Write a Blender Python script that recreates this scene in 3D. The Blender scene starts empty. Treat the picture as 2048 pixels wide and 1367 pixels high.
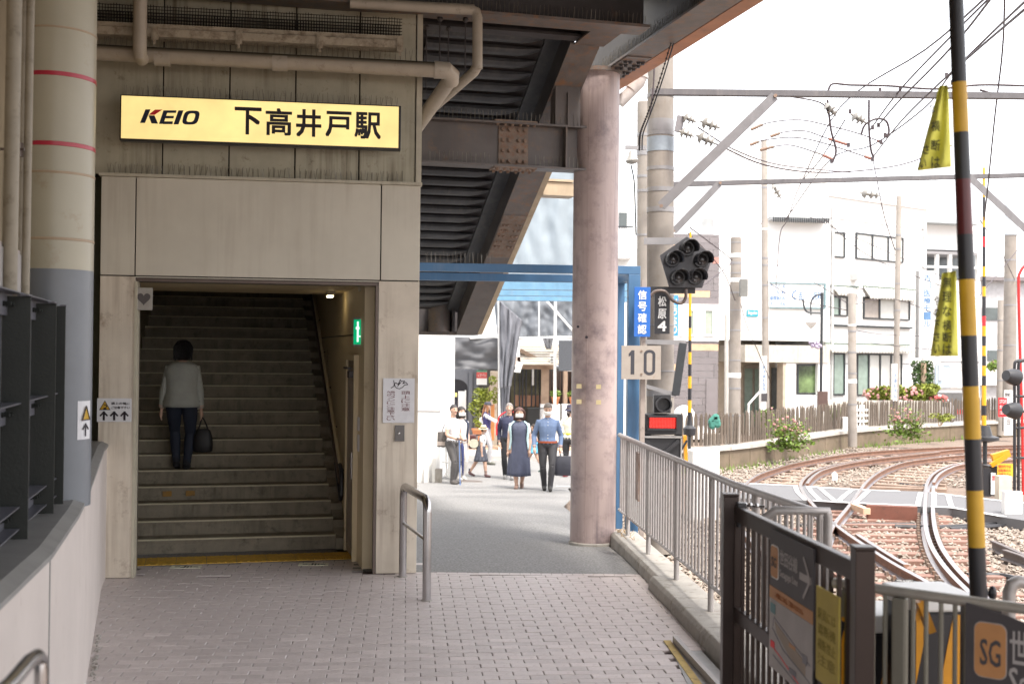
import bpy, math, random
import numpy as np
from mathutils import Vector, Matrix, noise
from mathutils.kdtree import KDTree
R=math.radians; PI=math.pi
rnd=random.Random(7)
S=bpy.context.scene; COL=S.collection
# ---------------------------------------------------------------- camera, sky, sun, exposure
FPX=2400.0; CAM=Vector((0,0,2.18)); PITCH=math.atan(21.5/FPX); ROLL=.0105
_f=Vector((0,math.cos(PITCH),math.sin(PITCH))); _u0=Vector((0,-math.sin(PITCH),math.cos(PITCH))); _r0=Vector((1,0,0))
_r=_r0*math.cos(ROLL)+_u0*math.sin(ROLL); _u=_u0*math.cos(ROLL)-_r0*math.sin(ROLL)
cd=bpy.data.cameras.new('camera'); cam=bpy.data.objects.new('camera',cd); COL.objects.link(cam)
cam.matrix_world=Matrix(((_r.x,_u.x,-_f.x,CAM.x),(_r.y,_u.y,-_f.y,CAM.y),(_r.z,_u.z,-_f.z,CAM.z),(0,0,0,1)))
cd.sensor_width=36; cd.lens=36*FPX/2048; cd.clip_end=2000; cd.clip_start=.05
cd.dof.use_dof=True; cd.dof.focus_distance=12.2; cd.dof.aperture_fstop=3.2
S.camera=cam
W=bpy.data.worlds.new("World"); S.world=W; W.use_nodes=True
nt=W.node_tree; bg=nt.nodes['Background']; sk=nt.nodes.new('ShaderNodeTexSky'); sk.sky_type='NISHITA'
SUN_EL,SUN_AZ=62,148      # azimuth clockwise from +Y
sk.sun_disc=False; sk.sun_elevation=R(SUN_EL); sk.sun_rotation=R(SUN_AZ); sk.air_density=1.0; sk.dust_density=6.0; sk.ozone_density=.6
# thin bright cloud veil over the clear sky
vm=nt.nodes.new('ShaderNodeMix'); vm.data_type='RGBA'; vm.inputs[0].default_value=.72; vm.inputs[7].default_value=(5.4,5.35,5.4,1)
nt.links.new(sk.outputs[0],vm.inputs[6]); nt.links.new(vm.outputs[2],bg.inputs[0]); bg.inputs[1].default_value=.15
sl=bpy.data.lights.new('sun','SUN'); sl.energy=1.5; sl.angle=R(10); sl.color=(1,.95,.88)
so=bpy.data.objects.new('sun',sl); COL.objects.link(so)
_sd=Vector((math.sin(R(SUN_AZ))*math.cos(R(SUN_EL)),math.cos(R(SUN_AZ))*math.cos(R(SUN_EL)),math.sin(R(SUN_EL))))
so.rotation_euler=_sd.to_track_quat('Z','Y').to_euler()
S.view_settings.view_transform='Standard'; S.view_settings.look='None'; S.view_settings.gamma=1
S.view_settings.use_curve_mapping=False; S.view_settings.exposure=1.95
# ---------------------------------------------------------------- measuring helpers (photograph pixel -> point of the place)
def ray(px,py): return _f+_r*((px-1024)/FPX)+_u*((683.5-py)/FPX)
def at(px,py,D):
    r=ray(px,py); return CAM+r*(D/r.y)
def gnd(px,py,z):
    r=ray(px,py); return CAM+r*((z-CAM.z)/r.z)
class Fr:
    def __init__(s,o,deg): s.o=Vector((o[0],o[1],0)); a=R(deg); s.u=Vector((math.cos(a),math.sin(a),0)); s.v=Vector((-math.sin(a),math.cos(a),0)); s.deg=deg
    def p(s,u,v,z): return s.o+s.u*u+s.v*v+Vector((0,0,z))
    def px(s,px,py,v=0):
        r=ray(px,py); q=s.o+s.v*v
        t=(q-CAM).dot(s.v)/r.dot(s.v); h=CAM+r*t
        return (h-s.o).dot(s.u),h.z
    def uv(s,w): d=w-s.o; return d.dot(s.u),d.dot(s.v)
ID=Fr((0,0),0)
# ---------------------------------------------------------------- materials
MC={}
def mat(name,col,rough=.7,metal=0,var=.12,scale=6,bump=.15,bscale=70,dirt=None,dcol=(.05,.04,.03),streak=0,emit=0,rnd_v=0,spec=.5,alpha=None,trans=0,top=None):
    if name in MC: return MC[name]
    m=bpy.data.materials.new(name); m.use_nodes=True; n=m.node_tree; N=n.nodes; L=n.links
    b=N['Principled BSDF']; b.inputs['Roughness'].default_value=rough; b.inputs['Metallic'].default_value=metal
    b.inputs['Specular IOR Level'].default_value=spec
    tc=N.new('ShaderNodeTexCoord')
    c=None
    def nz(sc,det=4,vec=None,ro=.6):
        t=N.new('ShaderNodeTexNoise'); t.inputs['Scale'].default_value=sc; t.inputs['Detail'].default_value=det; t.inputs['Roughness'].default_value=ro
        L.new(vec or tc.outputs['Object'],t.inputs['Vector']); return t.outputs['Fac']
    def mx(f,a,bb,bt='MIX'):
        x=N.new('ShaderNodeMix'); x.data_type='RGBA'; x.blend_type=bt
        for sck,val in ((x.inputs[0],f),(x.inputs[6],a),(x.inputs[7],bb)):
            if hasattr(val,'is_output'): L.new(val,sck)
            else: sck.default_value=val if isinstance(val,(int,float)) else (*val,1)
        return x.outputs[2]
    def rg(f,a,bb,o0=0,o1=1):
        x=N.new('ShaderNodeMapRange'); x.inputs[1].default_value=a; x.inputs[2].default_value=bb; x.inputs[3].default_value=o0; x.inputs[4].default_value=o1
        L.new(f,x.inputs[0]); return x.outputs[0]
    c=mx(rg(nz(scale),.3,.7),tuple(x*(1-var) for x in col),tuple(min(1,x*(1+var)) for x in col))
    if rnd_v:
        oi=N.new('ShaderNodeObjectInfo'); c=mx(1.0,c,mx(oi.outputs['Random'],(1-rnd_v,)*3,(1,1,1)),'MULTIPLY')
    if dirt:
        c=mx(rg(nz(scale*1.7,8,ro=.72),.62-dirt*.3,.78-dirt*.2,0,.85),c,dcol)
    if streak:
        mp=N.new('ShaderNodeMapping'); mp.inputs['Scale'].default_value=(14,14,.7); L.new(tc.outputs['Object'],mp.inputs[0])
        mp2=N.new('ShaderNodeMapping'); mp2.inputs['Scale'].default_value=(1.2,1.2,.5); L.new(tc.outputs['Object'],mp2.inputs[0])
        mm=N.new('ShaderNodeMath'); mm.operation='MULTIPLY'
        L.new(rg(nz(1,6,mp.outputs[0]),.46,.72),mm.inputs[0]); L.new(rg(nz(1.3,3,mp2.outputs[0]),.42,.62,0,streak),mm.inputs[1])
        c=mx(mm.outputs[0],c,dcol)
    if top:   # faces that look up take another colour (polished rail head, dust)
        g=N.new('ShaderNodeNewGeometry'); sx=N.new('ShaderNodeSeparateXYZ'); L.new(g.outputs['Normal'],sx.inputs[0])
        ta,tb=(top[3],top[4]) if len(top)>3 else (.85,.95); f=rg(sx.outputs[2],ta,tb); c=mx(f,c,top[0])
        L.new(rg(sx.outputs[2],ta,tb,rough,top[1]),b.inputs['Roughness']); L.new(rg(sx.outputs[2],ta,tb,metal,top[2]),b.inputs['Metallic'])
    L.new(c,b.inputs['Base Color'])
    if bump:
        bp=N.new('ShaderNodeBump'); bp.inputs['Strength'].default_value=bump; bp.inputs['Distance'].default_value=.01
        L.new(nz(bscale,5),bp.inputs['Height']); L.new(bp.outputs[0],b.inputs['Normal'])
    if emit:
        L.new(c,b.inputs['Emission Color']); b.inputs['Emission Strength'].default_value=emit
    if trans: b.inputs['Transmission Weight'].default_value=trans
    if alpha is not None: b.inputs['Alpha'].default_value=alpha
    MC[name]=m; return m
def flat(name,col,rough=.6,emit=0): return mat(name,col,rough,var=.03,bump=0,emit=emit)
# ---------------------------------------------------------------- mesh builder
ROOT={}
def rootloc(o):
    while o.parent: o=o.parent
    return ROOT.get(o.name,Vector((0,0,0)))
def link(name,me,parent=None,label=None,cat=None,group=None,kind=None):
    o=bpy.data.objects.new(name,me); COL.objects.link(o)
    if parent: o.parent=parent
    tag(o,label,cat,group,kind); return o
def tag(o,label=None,cat=None,group=None,kind=None):
    if label: o['label']=label
    if cat: o['category']=cat
    if group: o['group']=group
    if kind: o['kind']=kind
    return o
def thing(name,label,cat,loc=(0,0,0),group=None,kind=None):
    o=bpy.data.objects.new(name,None); o.empty_display_size=.1; COL.objects.link(o); o.location=loc
    ROOT[o.name]=Vector(loc); return tag(o,label,cat,group,kind)
class MB:
    def __init__(s,f=ID): s.V=[]; s.F=[]; s.f=f
    def face(s,pts,world=False):
        k=len(s.V); s.V+= [Vector(p) if world else s.f.p(*p) for p in pts]; s.F.append(tuple(range(k,k+len(pts)))); return s
    def mesh(s,V,F,world=False):
        k=len(s.V); s.V+=[Vector(p) if world else s.f.p(*p) for p in V]; s.F+=[tuple(i+k for i in f) for f in F]; return s
    def box(s,u0,u1,v0,v1,z0,z1):
        V=[(u0,v0,z0),(u1,v0,z0),(u1,v1,z0),(u0,v1,z0),(u0,v0,z1),(u1,v0,z1),(u1,v1,z1),(u0,v1,z1)]
        return s.mesh(V,[(0,3,2,1),(4,5,6,7),(0,1,5,4),(1,2,6,5),(2,3,7,6),(3,0,4,7)])
    def prism(s,pts,a,b,axis='v'):
        # pts: outline (p,q); axis v: (u,z) extruded a..b in v ; axis z: (u,v) extruded in z ; axis u: (v,z) in u
        n=len(pts)
        g={'v':lambda p,t:(p[0],t,p[1]),'z':lambda p,t:(p[0],p[1],t),'u':lambda p,t:(t,p[0],p[1])}[axis]
        V=[g(p,a) for p in pts]+[g(p,b) for p in pts]
        F=[tuple(range(n-1,-1,-1)),tuple(range(n,2*n))]+[(i,(i+1)%n,(i+1)%n+n,i+n) for i in range(n)]
        return s.mesh(V,F)
    def bar(s,a,b,w,h,world=True,up=Vector((0,0,1))):   # rectangular bar between two world points
        a=Vector(a);b=Vector(b)
        if not world: a=s.f.p(*a); b=s.f.p(*b)
        d=(b-a).normalized(); x=d.cross(up)
        if x.length<1e-3: x=Vector((1,0,0))
        x.normalize(); y=x.cross(d)
        V=[]
        for q in (a,b):
            for i,j in((-1,-1),(1,-1),(1,1),(-1,1)): V.append(q+x*(i*w/2)+y*(j*h/2))
        return s.mesh(V,[(0,3,2,1),(4,5,6,7),(0,1,5,4),(1,2,6,5),(2,3,7,6),(3,0,4,7)],True)
    def tube(s,pts,r,n=10,world=True,caps=True,ell=None):
        P=[Vector(p) if world else s.f.p(*p) for p in pts]; m=len(P)
        rr=r if isinstance(r,(list,tuple)) else [r]*m
        k=len(s.V); prev=None
        for i,p in enumerate(P):
            if i==0: d=P[1]-P[0]
            elif i==m-1: d=P[-1]-P[-2]
            else: d=(P[i+1]-P[i]).normalized()+(P[i]-P[i-1]).normalized()
            d.normalize()
            if prev is None:
                x=d.cross(Vector((0,0,1)))
                if x.length<1e-3: x=Vector((1,0,0))
            else: x=prev-d*prev.dot(d)
            x.normalize(); prev=x; y=d.cross(x)
            for j in range(n):
                a=2*PI*j/n; s.V.append(p+x*(math.cos(a)*rr[i])+y*(math.sin(a)*rr[i]*(ell or 1)))
        for i in range(m-1):
            for j in range(n): s.F.append((k+i*n+j,k+i*n+(j+1)%n,k+(i+1)*n+(j+1)%n,k+(i+1)*n+j))
        if caps: s.F.append(tuple(k+j for j in range(n-1,-1,-1))); s.F.append(tuple(k+(m-1)*n+j for j in range(n)))
        return s
    def lathe(s,c,prof,n=24,ax=None):   # prof [(r,h)] along axis ax (world), c world
        ax=Vector(ax or (0,0,1)).normalized(); x=ax.cross(Vector((0,0,1)));
        if x.length<1e-3: x=Vector((1,0,0))
        x.normalize(); y=ax.cross(x); c=Vector(c); k=len(s.V)
        for r,h in prof:
            for j in range(n):
                a=2*PI*j/n; s.V.append(c+ax*h+x*(r*math.cos(a))+y*(r*math.sin(a)))
        for i in range(len(prof)-1):
            for j in range(n): s.F.append((k+i*n+j,k+i*n+(j+1)%n,k+(i+1)*n+(j+1)%n,k+(i+1)*n+j))
        s.F.append(tuple(k+j for j in range(n-1,-1,-1))); s.F.append(tuple(k+(len(prof)-1)*n+j for j in range(n)))
        return s
    def ball(s,c,r,n=10,m=8,world=True):
        c=Vector(c) if world else s.f.p(*c); r=r if isinstance(r,(tuple,list)) else (r,)*3; k=len(s.V)
        s.V.append(c+Vector((0,0,r[2])))
        for i in range(1,m):
            t=PI*i/m
            for j in range(n):
                a=2*PI*j/n; s.V.append(c+Vector((r[0]*math.sin(t)*math.cos(a),r[1]*math.sin(t)*math.sin(a),r[2]*math.cos(t))))
        s.V.append(c-Vector((0,0,r[2]))); e=len(s.V)-1
        for j in range(n):
            s.F.append((k,k+1+j,k+1+(j+1)%n)); s.F.append((e,k+1+(m-2)*n+(j+1)%n,k+1+(m-2)*n+j))
        for i in range(m-2):
            for j in range(n):
                q=k+1+i*n; s.F.append((q+j,q+n+j,q+n+(j+1)%n,q+(j+1)%n))
        return s
    def data(s,name,m,org=Vector((0,0,0)),smooth=False):
        me=bpy.data.meshes.new(name); me.from_pydata([tuple(v-org) for v in s.V],[],s.F)
        if m: me.materials.append(m)
        if smooth: me.shade_smooth(); 
        me.update(); return me
    def build(s,name,m,parent=None,label=None,cat=None,group=None,kind=None,smooth=False,bevel=0):
        org=Vector((0,0,0)); loc=None
        if parent: org=rootloc(parent)
        else:
            A=np.array([tuple(v) for v in s.V]); mn,mxx=A.min(0),A.max(0); org=Vector(((mn[0]+mxx[0])/2,(mn[1]+mxx[1])/2,mn[2])); loc=org
        me=s.data(name,m,org,smooth); o=link(name,me,parent,label,cat,group,kind)
        if loc is not None: o.location=loc; ROOT[o.name]=loc
        if smooth:
            try:
                me.set_sharp_from_angle(angle=R(40))
            except Exception: pass
        if bevel:
            b=o.modifiers.new('bevel','BEVEL'); b.width=bevel; b.segments=2; b.limit_method='ANGLE'
        return o
def copy_tree(o,parent=None):
    c=o.copy(); COL.objects.link(c); c.parent=parent
    for ch in list(o.children): copy_tree(ch,c)
    return c
# text as mesh lying in a frame's u-z plane
def text(f,v,s,u0,u1,z0,z1,m,parent,name='lettering',bold=0,th=.003,shear=0,stretch=True,vertical=False,label=None):
    if vertical:
        n=len(s); mb=MB(f); h=(z1-z0)/n
        for i,ch in enumerate(s): _t(mb,f,v,ch,u0,u1,z1-(i+1)*h+h*.08,z1-i*h-h*.08,bold,th,0,True)
    else:
        mb=MB(f); _t(mb,f,v,s,u0,u1,z0,z1,bold,th,shear,stretch)
    return mb.build(name,m,parent,label=label)
def _t(mb,f,v,s,u0,u1,z0,z1,bold,th,shear,stretch):
    c=bpy.data.curves.new('t','FONT'); c.body=s; c.resolution_u=2; c.shear=shear; c.extrude=.5
    o=bpy.data.objects.new('t',c); COL.objects.link(o); bpy.context.view_layer.update()
    me=bpy.data.meshes.new_from_object(o.evaluated_get(bpy.context.evaluated_depsgraph_get()))
    A=np.array([tuple(q.co) for q in me.vertices])
    if len(A):
        x0,y0=A[:,0].min(),A[:,1].min(); x1,y1=A[:,0].max(),A[:,1].max()
        sx=(u1-u0)/max(x1-x0,1e-6); sy=(z1-z0)/max(y1-y0,1e-6)
        if not stretch: sx=sy=min(sx,sy)
        Fc=[tuple(p.vertices) for p in me.polygons]; bo=min(bold,.022)*1.0
        for i_,(bx_,by_) in enumerate(((0,0),(1,1),(-1,1),(1,-1),(-1,-1)) if bold else ((0,0),)):
            V=[(u0+(a[0]-x0+bx_*bo)*sx,v-th*(a[2]+.5)-.0002*i_,z0+(a[1]-y0+by_*bo)*sy) for a in A]
            mb.mesh(V,Fc)
    bpy.data.objects.remove(o); bpy.data.curves.remove(c); bpy.data.meshes.remove(me)
def strokes(f,v,lines,w,m,parent,name='mark',th=.003):
    mb=MB(f)
    for ln in lines:
        for (a,b),(c,d) in zip(ln,ln[1:]):
            L=math.hypot(c-a,d-b) or 1; nx,nz=-(d-b)/L*w/2,(c-a)/L*w/2; ex,ez=(c-a)/L*w*.3,(d-b)/L*w*.3
            mb.prism([(a+nx-ex,b+nz-ez),(c+nx+ex,d+nz+ez),(c-nx+ex,d-nz+ez),(a-nx-ex,b-nz-ez)][::-1],v-th,v)
    return mb.build(name,m,parent)
# ---------------------------------------------------------------- palette
m_panel=mat('green_grey_panel',(.44,.41,.31),.6,var=.08,streak=.85,dirt=.12,dcol=(.12,.09,.05),bump=.12,bscale=120)
m_lower=mat('cream_panel',(.61,.57,.48),.62,var=.07,scale=1.6,streak=.22,dcol=(.25,.17,.11),bump=.08,bscale=90)
m_pillar=mat('cream_pillar_panel',(.65,.58,.48),.62,var=.1,scale=2.2,dirt=.13,streak=.55,dcol=(.2,.12,.07),bump=.1,bscale=90)
m_gap=mat('dark_joint',(.03,.025,.02),.9)
m_trim=mat('cream_trim',(.5,.46,.36),.5,streak=.3,dcol=(.1,.07,.04))
m_dark=mat('dark_steel',(.055,.05,.052),.55,var=.25,scale=3,dirt=.12,dcol=(.14,.09,.06),bump=.1)
m_girder=mat('grey_brown_steel',(.11,.095,.09),.5,var=.18,scale=3,dirt=.22,dcol=(.2,.12,.07),bump=.12,streak=.3)
m_flange=mat('worn_flange_steel',(.15,.13,.12),.5,var=.2,scale=5,dirt=.42,dcol=(.28,.13,.05),bump=.25)
m_rust=mat('rusty_plate',(.20,.155,.125),.7,var=.25,scale=9,dirt=.5,dcol=(.22,.10,.045),bump=.4)
m_orange=mat('rusty_orange_fascia',(.42,.17,.07),.5,var=.2,scale=2,dirt=.3,dcol=(.2,.09,.05))
m_rib=mat('dark_sheet_steel',(.06,.062,.068),.45,var=.25,scale=4,streak=.5,dcol=(.16,.15,.13),bump=.1)
m_fascia=mat('cream_fascia',(.5,.4,.28),.6,streak=.4,dcol=(.3,.17,.08))
m_pink=mat('pink_column_paint',(.42,.33,.31),.42,var=.08,scale=1.5,dirt=.46,streak=.8,dcol=(.17,.13,.14),bump=.06,bscale=30)
m_col=mat('cream_column_paint',(.40,.37,.28),.35,var=.06,scale=2,dirt=.12,dcol=(.3,.22,.13),bump=.04)
m_colgrey=mat('grey_column_paint',(.17,.185,.205),.38,var=.05,bump=.03)
m_red=flat('red_tape',(.42,.02,.045),.3)
m_weld=mat('brown_weld_line',(.4,.3,.2),.5)
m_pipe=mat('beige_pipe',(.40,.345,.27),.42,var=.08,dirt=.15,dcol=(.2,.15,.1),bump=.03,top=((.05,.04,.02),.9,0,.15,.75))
m_pipe2=mat('beige_pipe_clean',(.42,.37,.30),.42,var=.08,dirt=.15,dcol=(.2,.15,.1),bump=.03)
m_tray=mat('cable_tray_steel',(.42,.36,.27),.6,dirt=.5,dcol=(.14,.1,.06))
m_mesh=mat('black_net',(.02,.017,.012),.8,var=.3)
m_spike=mat('spike_wire',(.22,.2,.17),.45,metal=.6,bump=0)
m_signb=flat('sign_case_black',(.02,.018,.02),.35)
m_yel=mat('lit_yellow_face',(.92,.70,.28),.4,var=.12,scale=1.6,bump=0,emit=.23)
m_ink=flat('dark_lettering',(.018,.012,.02),.5)
m_navy=flat('navy_lettering',(.012,.018,.05),.5)
m_redl=flat('red_lettering',(.75,.02,.03),.5)
m_white=flat('white_paint',(.72,.72,.70),.5)
m_paper=mat('white_paper',(.66,.66,.68),.7,var=.04,scale=20,bump=.03)
m_con=mat('concrete',(.33,.31,.28),.85,var=.14,scale=5,dirt=.3,dcol=(.14,.12,.09),bump=.4,bscale=60)
m_polec=mat('pole_concrete',(.25,.225,.20),.85,var=.14,scale=3,dirt=.2,streak=.35,dcol=(.2,.16,.12),bump=.3,bscale=60)
m_wallc=mat('retaining_wall_concrete',(.17,.13,.09),.9,var=.2,scale=2,dirt=.4,streak=.4,dcol=(.1,.09,.05),bump=.5,bscale=40)
m_step=mat('stair_stone',(.235,.205,.155),.85,var=.16,scale=5,dirt=.3,streak=.9,dcol=(.10,.09,.065),bump=.35,bscale=160)
m_nose=mat('step_nosing_stone',(.50,.46,.33),.7,var=.1,scale=30,bump=.3,bscale=200)
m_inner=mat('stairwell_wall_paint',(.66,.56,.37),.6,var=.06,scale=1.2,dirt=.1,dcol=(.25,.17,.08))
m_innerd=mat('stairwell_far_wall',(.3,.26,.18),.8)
m_door=mat('beige_door_paint',(.38,.32,.24),.45,var=.05)
m_jamb=mat('bronze_door_frame',(.13,.1,.085),.4,metal=.3)
m_tact=mat('yellow_tactile_tile',(.62,.38,.05),.65,var=.2,scale=10,dirt=.25,dcol=(.22,.15,.06))
m_steel=mat('stainless_steel',(.46,.45,.45),.24,metal=1,var=.05,bump=.02,bscale=300)
m_rail=mat('grey_galvanised_paint',(.37,.35,.34),.42,metal=.35,var=.1,scale=12,dirt=.18,dcol=(.25,.17,.13),bump=.08)
m_coping=mat('grey_coping',(.24,.235,.225),.55,var=.1,scale=6,bump=.1)
m_lwall=mat('pink_beige_wall',(.59,.53,.49),.7,var=.05,scale=2,dirt=.1,dcol=(.42,.35,.3),bump=.12,bscale=160)
m_fence=mat('dark_fence_steel',(.022,.025,.022),.45,metal=.2,var=.1)
m_fpanel=mat('grey_fence_panel',(.12,.12,.14),.42,metal=.2,var=.08,scale=2)
m_brown=mat('brown_gate_paint',(.038,.025,.021),.36,metal=.35,var=.08,bump=.03)
m_blue=mat('blue_steel_paint',(.06,.15,.28),.45,var=.1,scale=3,streak=.5,dcol=(.13,.2,.3),bump=.05)
m_black=mat('black_equipment',(.022,.022,.025),.42,var=.1,bump=.05)
m_lens=mat('smoked_lens',(.035,.033,.035),.12,bump=0)
m_yb=mat('yellow_boom_paint',(.62,.33,.012),.4,bump=.03)
m_kb=mat('black_boom_paint',(.018,.018,.022),.4,bump=.03)
m_flagy=mat('yellow_banner_cloth',(.72,.70,.12),.8,var=.05)
m_asph=mat('asphalt',(.215,.213,.21),.8,var=.42,scale=42,dirt=.16,dcol=(.11,.105,.10),bump=.5,bscale=350)
m_asph2=mat('pale_road_asphalt',(.13,.13,.135),.85,var=.12,scale=90,bump=.3,bscale=200)
m_grout=mat('tile_grout',(.17,.13,.13),.95,var=.2,scale=60)
m_tile=mat('pinkish_paver',(.60,.535,.515),.46,var=.06,scale=14,bump=.22,bscale=260,rnd_v=.2,dirt=.2,dcol=(.33,.28,.26))
m_ball=mat('ballast_ground',(.19,.145,.115),.95,var=.4,scale=34,dirt=.3,dcol=(.12,.08,.055),bump=1,bscale=42)
m_stone=mat('ballast_stone',(.30,.255,.215),.9,var=.35,scale=9,bump=.3,bscale=80)
m_railr=mat('rail_steel',(.22,.12,.08),.8,var=.3,scale=14,bump=.2,top=((.42,.40,.42),.28,.9))
m_sleep=mat('rusty_brown_sleeper',(.27,.155,.12),.85,var=.2,scale=6,rnd_v=.25,bump=.4,bscale=50)
m_bw=mat('white_building_render',(.8,.8,.79),.8,var=.02,scale=1,streak=.06,dcol=(.5,.5,.48),bump=.05)
m_siding=mat('grey_brown_siding',(.20,.18,.185),.7,var=.06,rnd_v=.15)
m_sidp=mat('pink_siding',(.42,.2,.17),.7); m_sidc=mat('peach_siding',(.55,.38,.25),.7)
m_glass=mat('window_glass',(.06,.075,.075),.06,var=.3,scale=1.5,bump=0,spec=.9)
m_glassb=mat('blind_behind_glass',(.6,.6,.57),.25,var=.06,scale=3,bump=0)
m_frame=mat('dark_window_frame',(.05,.055,.06),.4,metal=.5,bump=0)
m_sheet=mat('pale_scaffold_sheet',(.24,.28,.31),.75,var=.06,scale=2)
m_sheetg=mat('grey_scaffold_sheet',(.11,.112,.12),.7,var=.1,scale=2)
m_wood=mat('weathered_timber',(.35,.25,.18),.8,var=.2,scale=5,bump=.3)
m_picket=mat('weathered_picket',(.125,.098,.075),.85,var=.2,scale=8,rnd_v=.3)
m_leaf=mat('bright_leaf',(.12,.19,.025),.6,var=.5,scale=7,bump=0)
m_leafy=mat('yellow_green_leaf',(.20,.23,.03),.6,var=.4,scale=7,bump=0)
m_leafd=mat('deep_leaf',(.045,.09,.02),.6,var=.5,scale=7,bump=0)
m_flow=mat('pink_flower',(.50,.25,.24),.6,var=.3,scale=20,bump=0)
m_flowr=mat('red_flower',(.50,.12,.11),.6,var=.3,scale=20,bump=0)
m_beam=mat('dull_beam_steel',(.10,.095,.10),.6,var=.1,streak=.3,dcol=(.25,.22,.2))
m_wire=mat('catenary_wire',(.05,.035,.04),.6,metal=0,bump=0)
m_ins=mat('grey_insulator',(.26,.25,.23),.3,bump=0)
m_galv=mat('galvanised_steel',(.24,.235,.24),.5,metal=.1,var=.08,streak=.3,dcol=(.25,.22,.2))
m_sgrey=mat('sign_dark_grey',(.055,.05,.054),.5,bump=0); m_sor=mat('sign_orange',(.45,.22,.085),.5,bump=0)
m_slight=mat('sign_pale_grey',(.36,.34,.33),.5,bump=0)
m_mach=mat('orange_machine_paint',(.62,.27,.01),.4,bump=.03)
m_offw=mat('off_white_sign',(.36,.32,.28),.5,var=.08,dirt=.15,dcol=(.3,.22,.15),bump=.03)
# ---------------------------------------------------------------- frames of the place
FA=Fr((-.92,11.84),8.5)        # facade: u along it, v into the building
FS=Fr((-3.90,12.75),14.3)      # stairs
FO=Fr((0,0),14.5)              # footbridge
FT=Fr((-.92,11.84),5.0)        # floor tiling
def gz(y): return -.48*min(1,max(0,(y-13)/12))
# ---------------------------------------------------------------- ground
MB().face([(-300,-60,-.6),(500,-60,-.6),(500,900,-.6),(-300,900,-.6)]).build('ground',m_ball,kind='structure')
mb=MB(); ys=[11.93,13,15,17,19,21,23,25,30,45,90]
xr=lambda y: 1.34+.07*(13.66-y)-.12 if y<20 else (1.1 if y<24 else 2.6)
for y0,y1 in zip(ys,ys[1:]):
    mb.face([(-60,y0,gz(y0)-.002),(xr(y0+.001),y0,gz(y0)-.002),(xr(y1-.001),y1,gz(y1)-.002),(-60,y1,gz(y1)-.002)])
st=mb.build('street',m_asph,kind='structure')
MB().face([(-9,-3,-.022),(1.62,-3,-.022),(1.43,8,-.022),(1.38,11.93,-.022),(-9,11.93,-.022)]).build('station_floor',m_grout,kind='structure')
floor=bpy.data.objects['station_floor']
# pavers 200 x 100 on the station floor, each a slab with its own edges
def inside(x,y):
    if y<4.6 or (y>11.80 and x>-.93): return False
    if x>1.34+.07*(13.66-y)-.09: return False
    if y<8.85 and x>1.24: return False
    xl=np.interp(y,[4.3,5.3,6.6,7.35,7.8,10.9,11.4],[-1.82,-2.04,-2.38,-2.60,-2.76,-3.72,-3.88]); return x>xl-.09
tiles=[]
for j in range(-82,8):
    for i in range(-22,22):
        off=.105*(j%2)
        u=i*.21+off; v=j*.1035-.09
        w=FT.p(u,v,0)
        if not inside(w.x,w.y): continue
        uu,vv=FA.uv(w)
        if vv>.02 and uu<.03: 
            continue
        tiles.append((w.y if w.y>7.72 else w.y+50,u,v))
tiles.sort()
def tile_mesh(name):
    b=.004; a,c=.1026,.0508
    V=[(-a,-c,-.02),(a,-c,-.02),(a,c,-.02),(-a,c,-.02),(-a,-c,-.004),(a,-c,-.004),(a,c,-.004),(-a,c,-.004),(-a+b,-c+b,0),(a-b,-c+b,0),(a-b,c-b,0),(-a+b,c-b,0)]
    F=[(0,1,5,4),(1,2,6,5),(2,3,7,6),(3,0,4,7),(4,5,9,8),(5,6,10,9),(6,7,11,10),(7,4,8,11),(8,9,10,11)]
    me=bpy.data.meshes.new(name); me.from_pydata(V,[],F); me.materials.append(m_tile); return me,V,F
tme,TV,TF=tile_mesh('paver')
FRL=ROOT['station_floor']
far=MB()
for k,(yy,u,v) in enumerate(tiles):
    dz=rnd.uniform(-.0022,.0015); du=rnd.uniform(-.0012,.0012)
    if k<300:
        o=link('paver',tme,floor); o.location=FT.p(u+du,v,dz)-FRL; o.rotation_euler=(rnd.uniform(-.004,.004),rnd.uniform(-.004,.004),R(FT.deg))
    else:
        sh=Matrix.Rotation(R(FT.deg),3,'Z'); q=FT.p(u+du,v,dz)
        far.mesh([q+sh@Vector(a) for a in TV],TF,True)
# border course along the asphalt, laid the other way
x=-.88
while x<1.36:
    w=Vector((x,11.865,rnd.uniform(-.002,.001)))
    uu,vv=FA.uv(w)
    if not(uu<.03 and vv>-.08):
        far.mesh([w+Vector((a[1]*1,a[0]*.5,a[2])) for a in TV],[f[::-1] for f in TF],True)
    x+=.1035
# pavers inside the doorway up to the tactile strip
for j in range(-9,15):
    for i in range(-16,8):
        u=i*.21+.105*(j%2); v=j*.1035
        w=FT.p(u,v,0); uu,vv=FA.uv(w); su,sv=FS.uv(w)
        if vv>.02 and -2.72<uu<-.42 and sv<-.73 and su<2.15: 
            sh=Matrix.Rotation(R(FT.deg),3,'Z'); far.mesh([w+sh@Vector(a) for a in TV],TF,True)
far.build('paver_field',m_tile,floor,kind='stuff')
MB().face([FA.p(-3.2,-.1,-.014),FA.p(.0,-.1,-.014),FA.p(.0,4,-.014),FA.p(-3.2,4,-.014)],True).build('doorway_floor',m_grout,kind='structure')
# tactile strip
ts=thing('tactile_strip','yellow ridged tactile paving strip at the foot of the station stairs','tactile paving',tuple(FS.p(.8,-.4,0)))
for i in range(10):
    mb=MB(FS); u0=-.85+i*.303
    if u0+.3>2.30: break
    mb.box(u0,u0+.298,-.68,-.24,-.013,.004)
    for k in range(4): mb.box(u0+.03+k*.075,u0+.05+k*.075,-.67,-.25,.004,.009)
    mb.build('tile',m_tact,ts)
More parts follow.
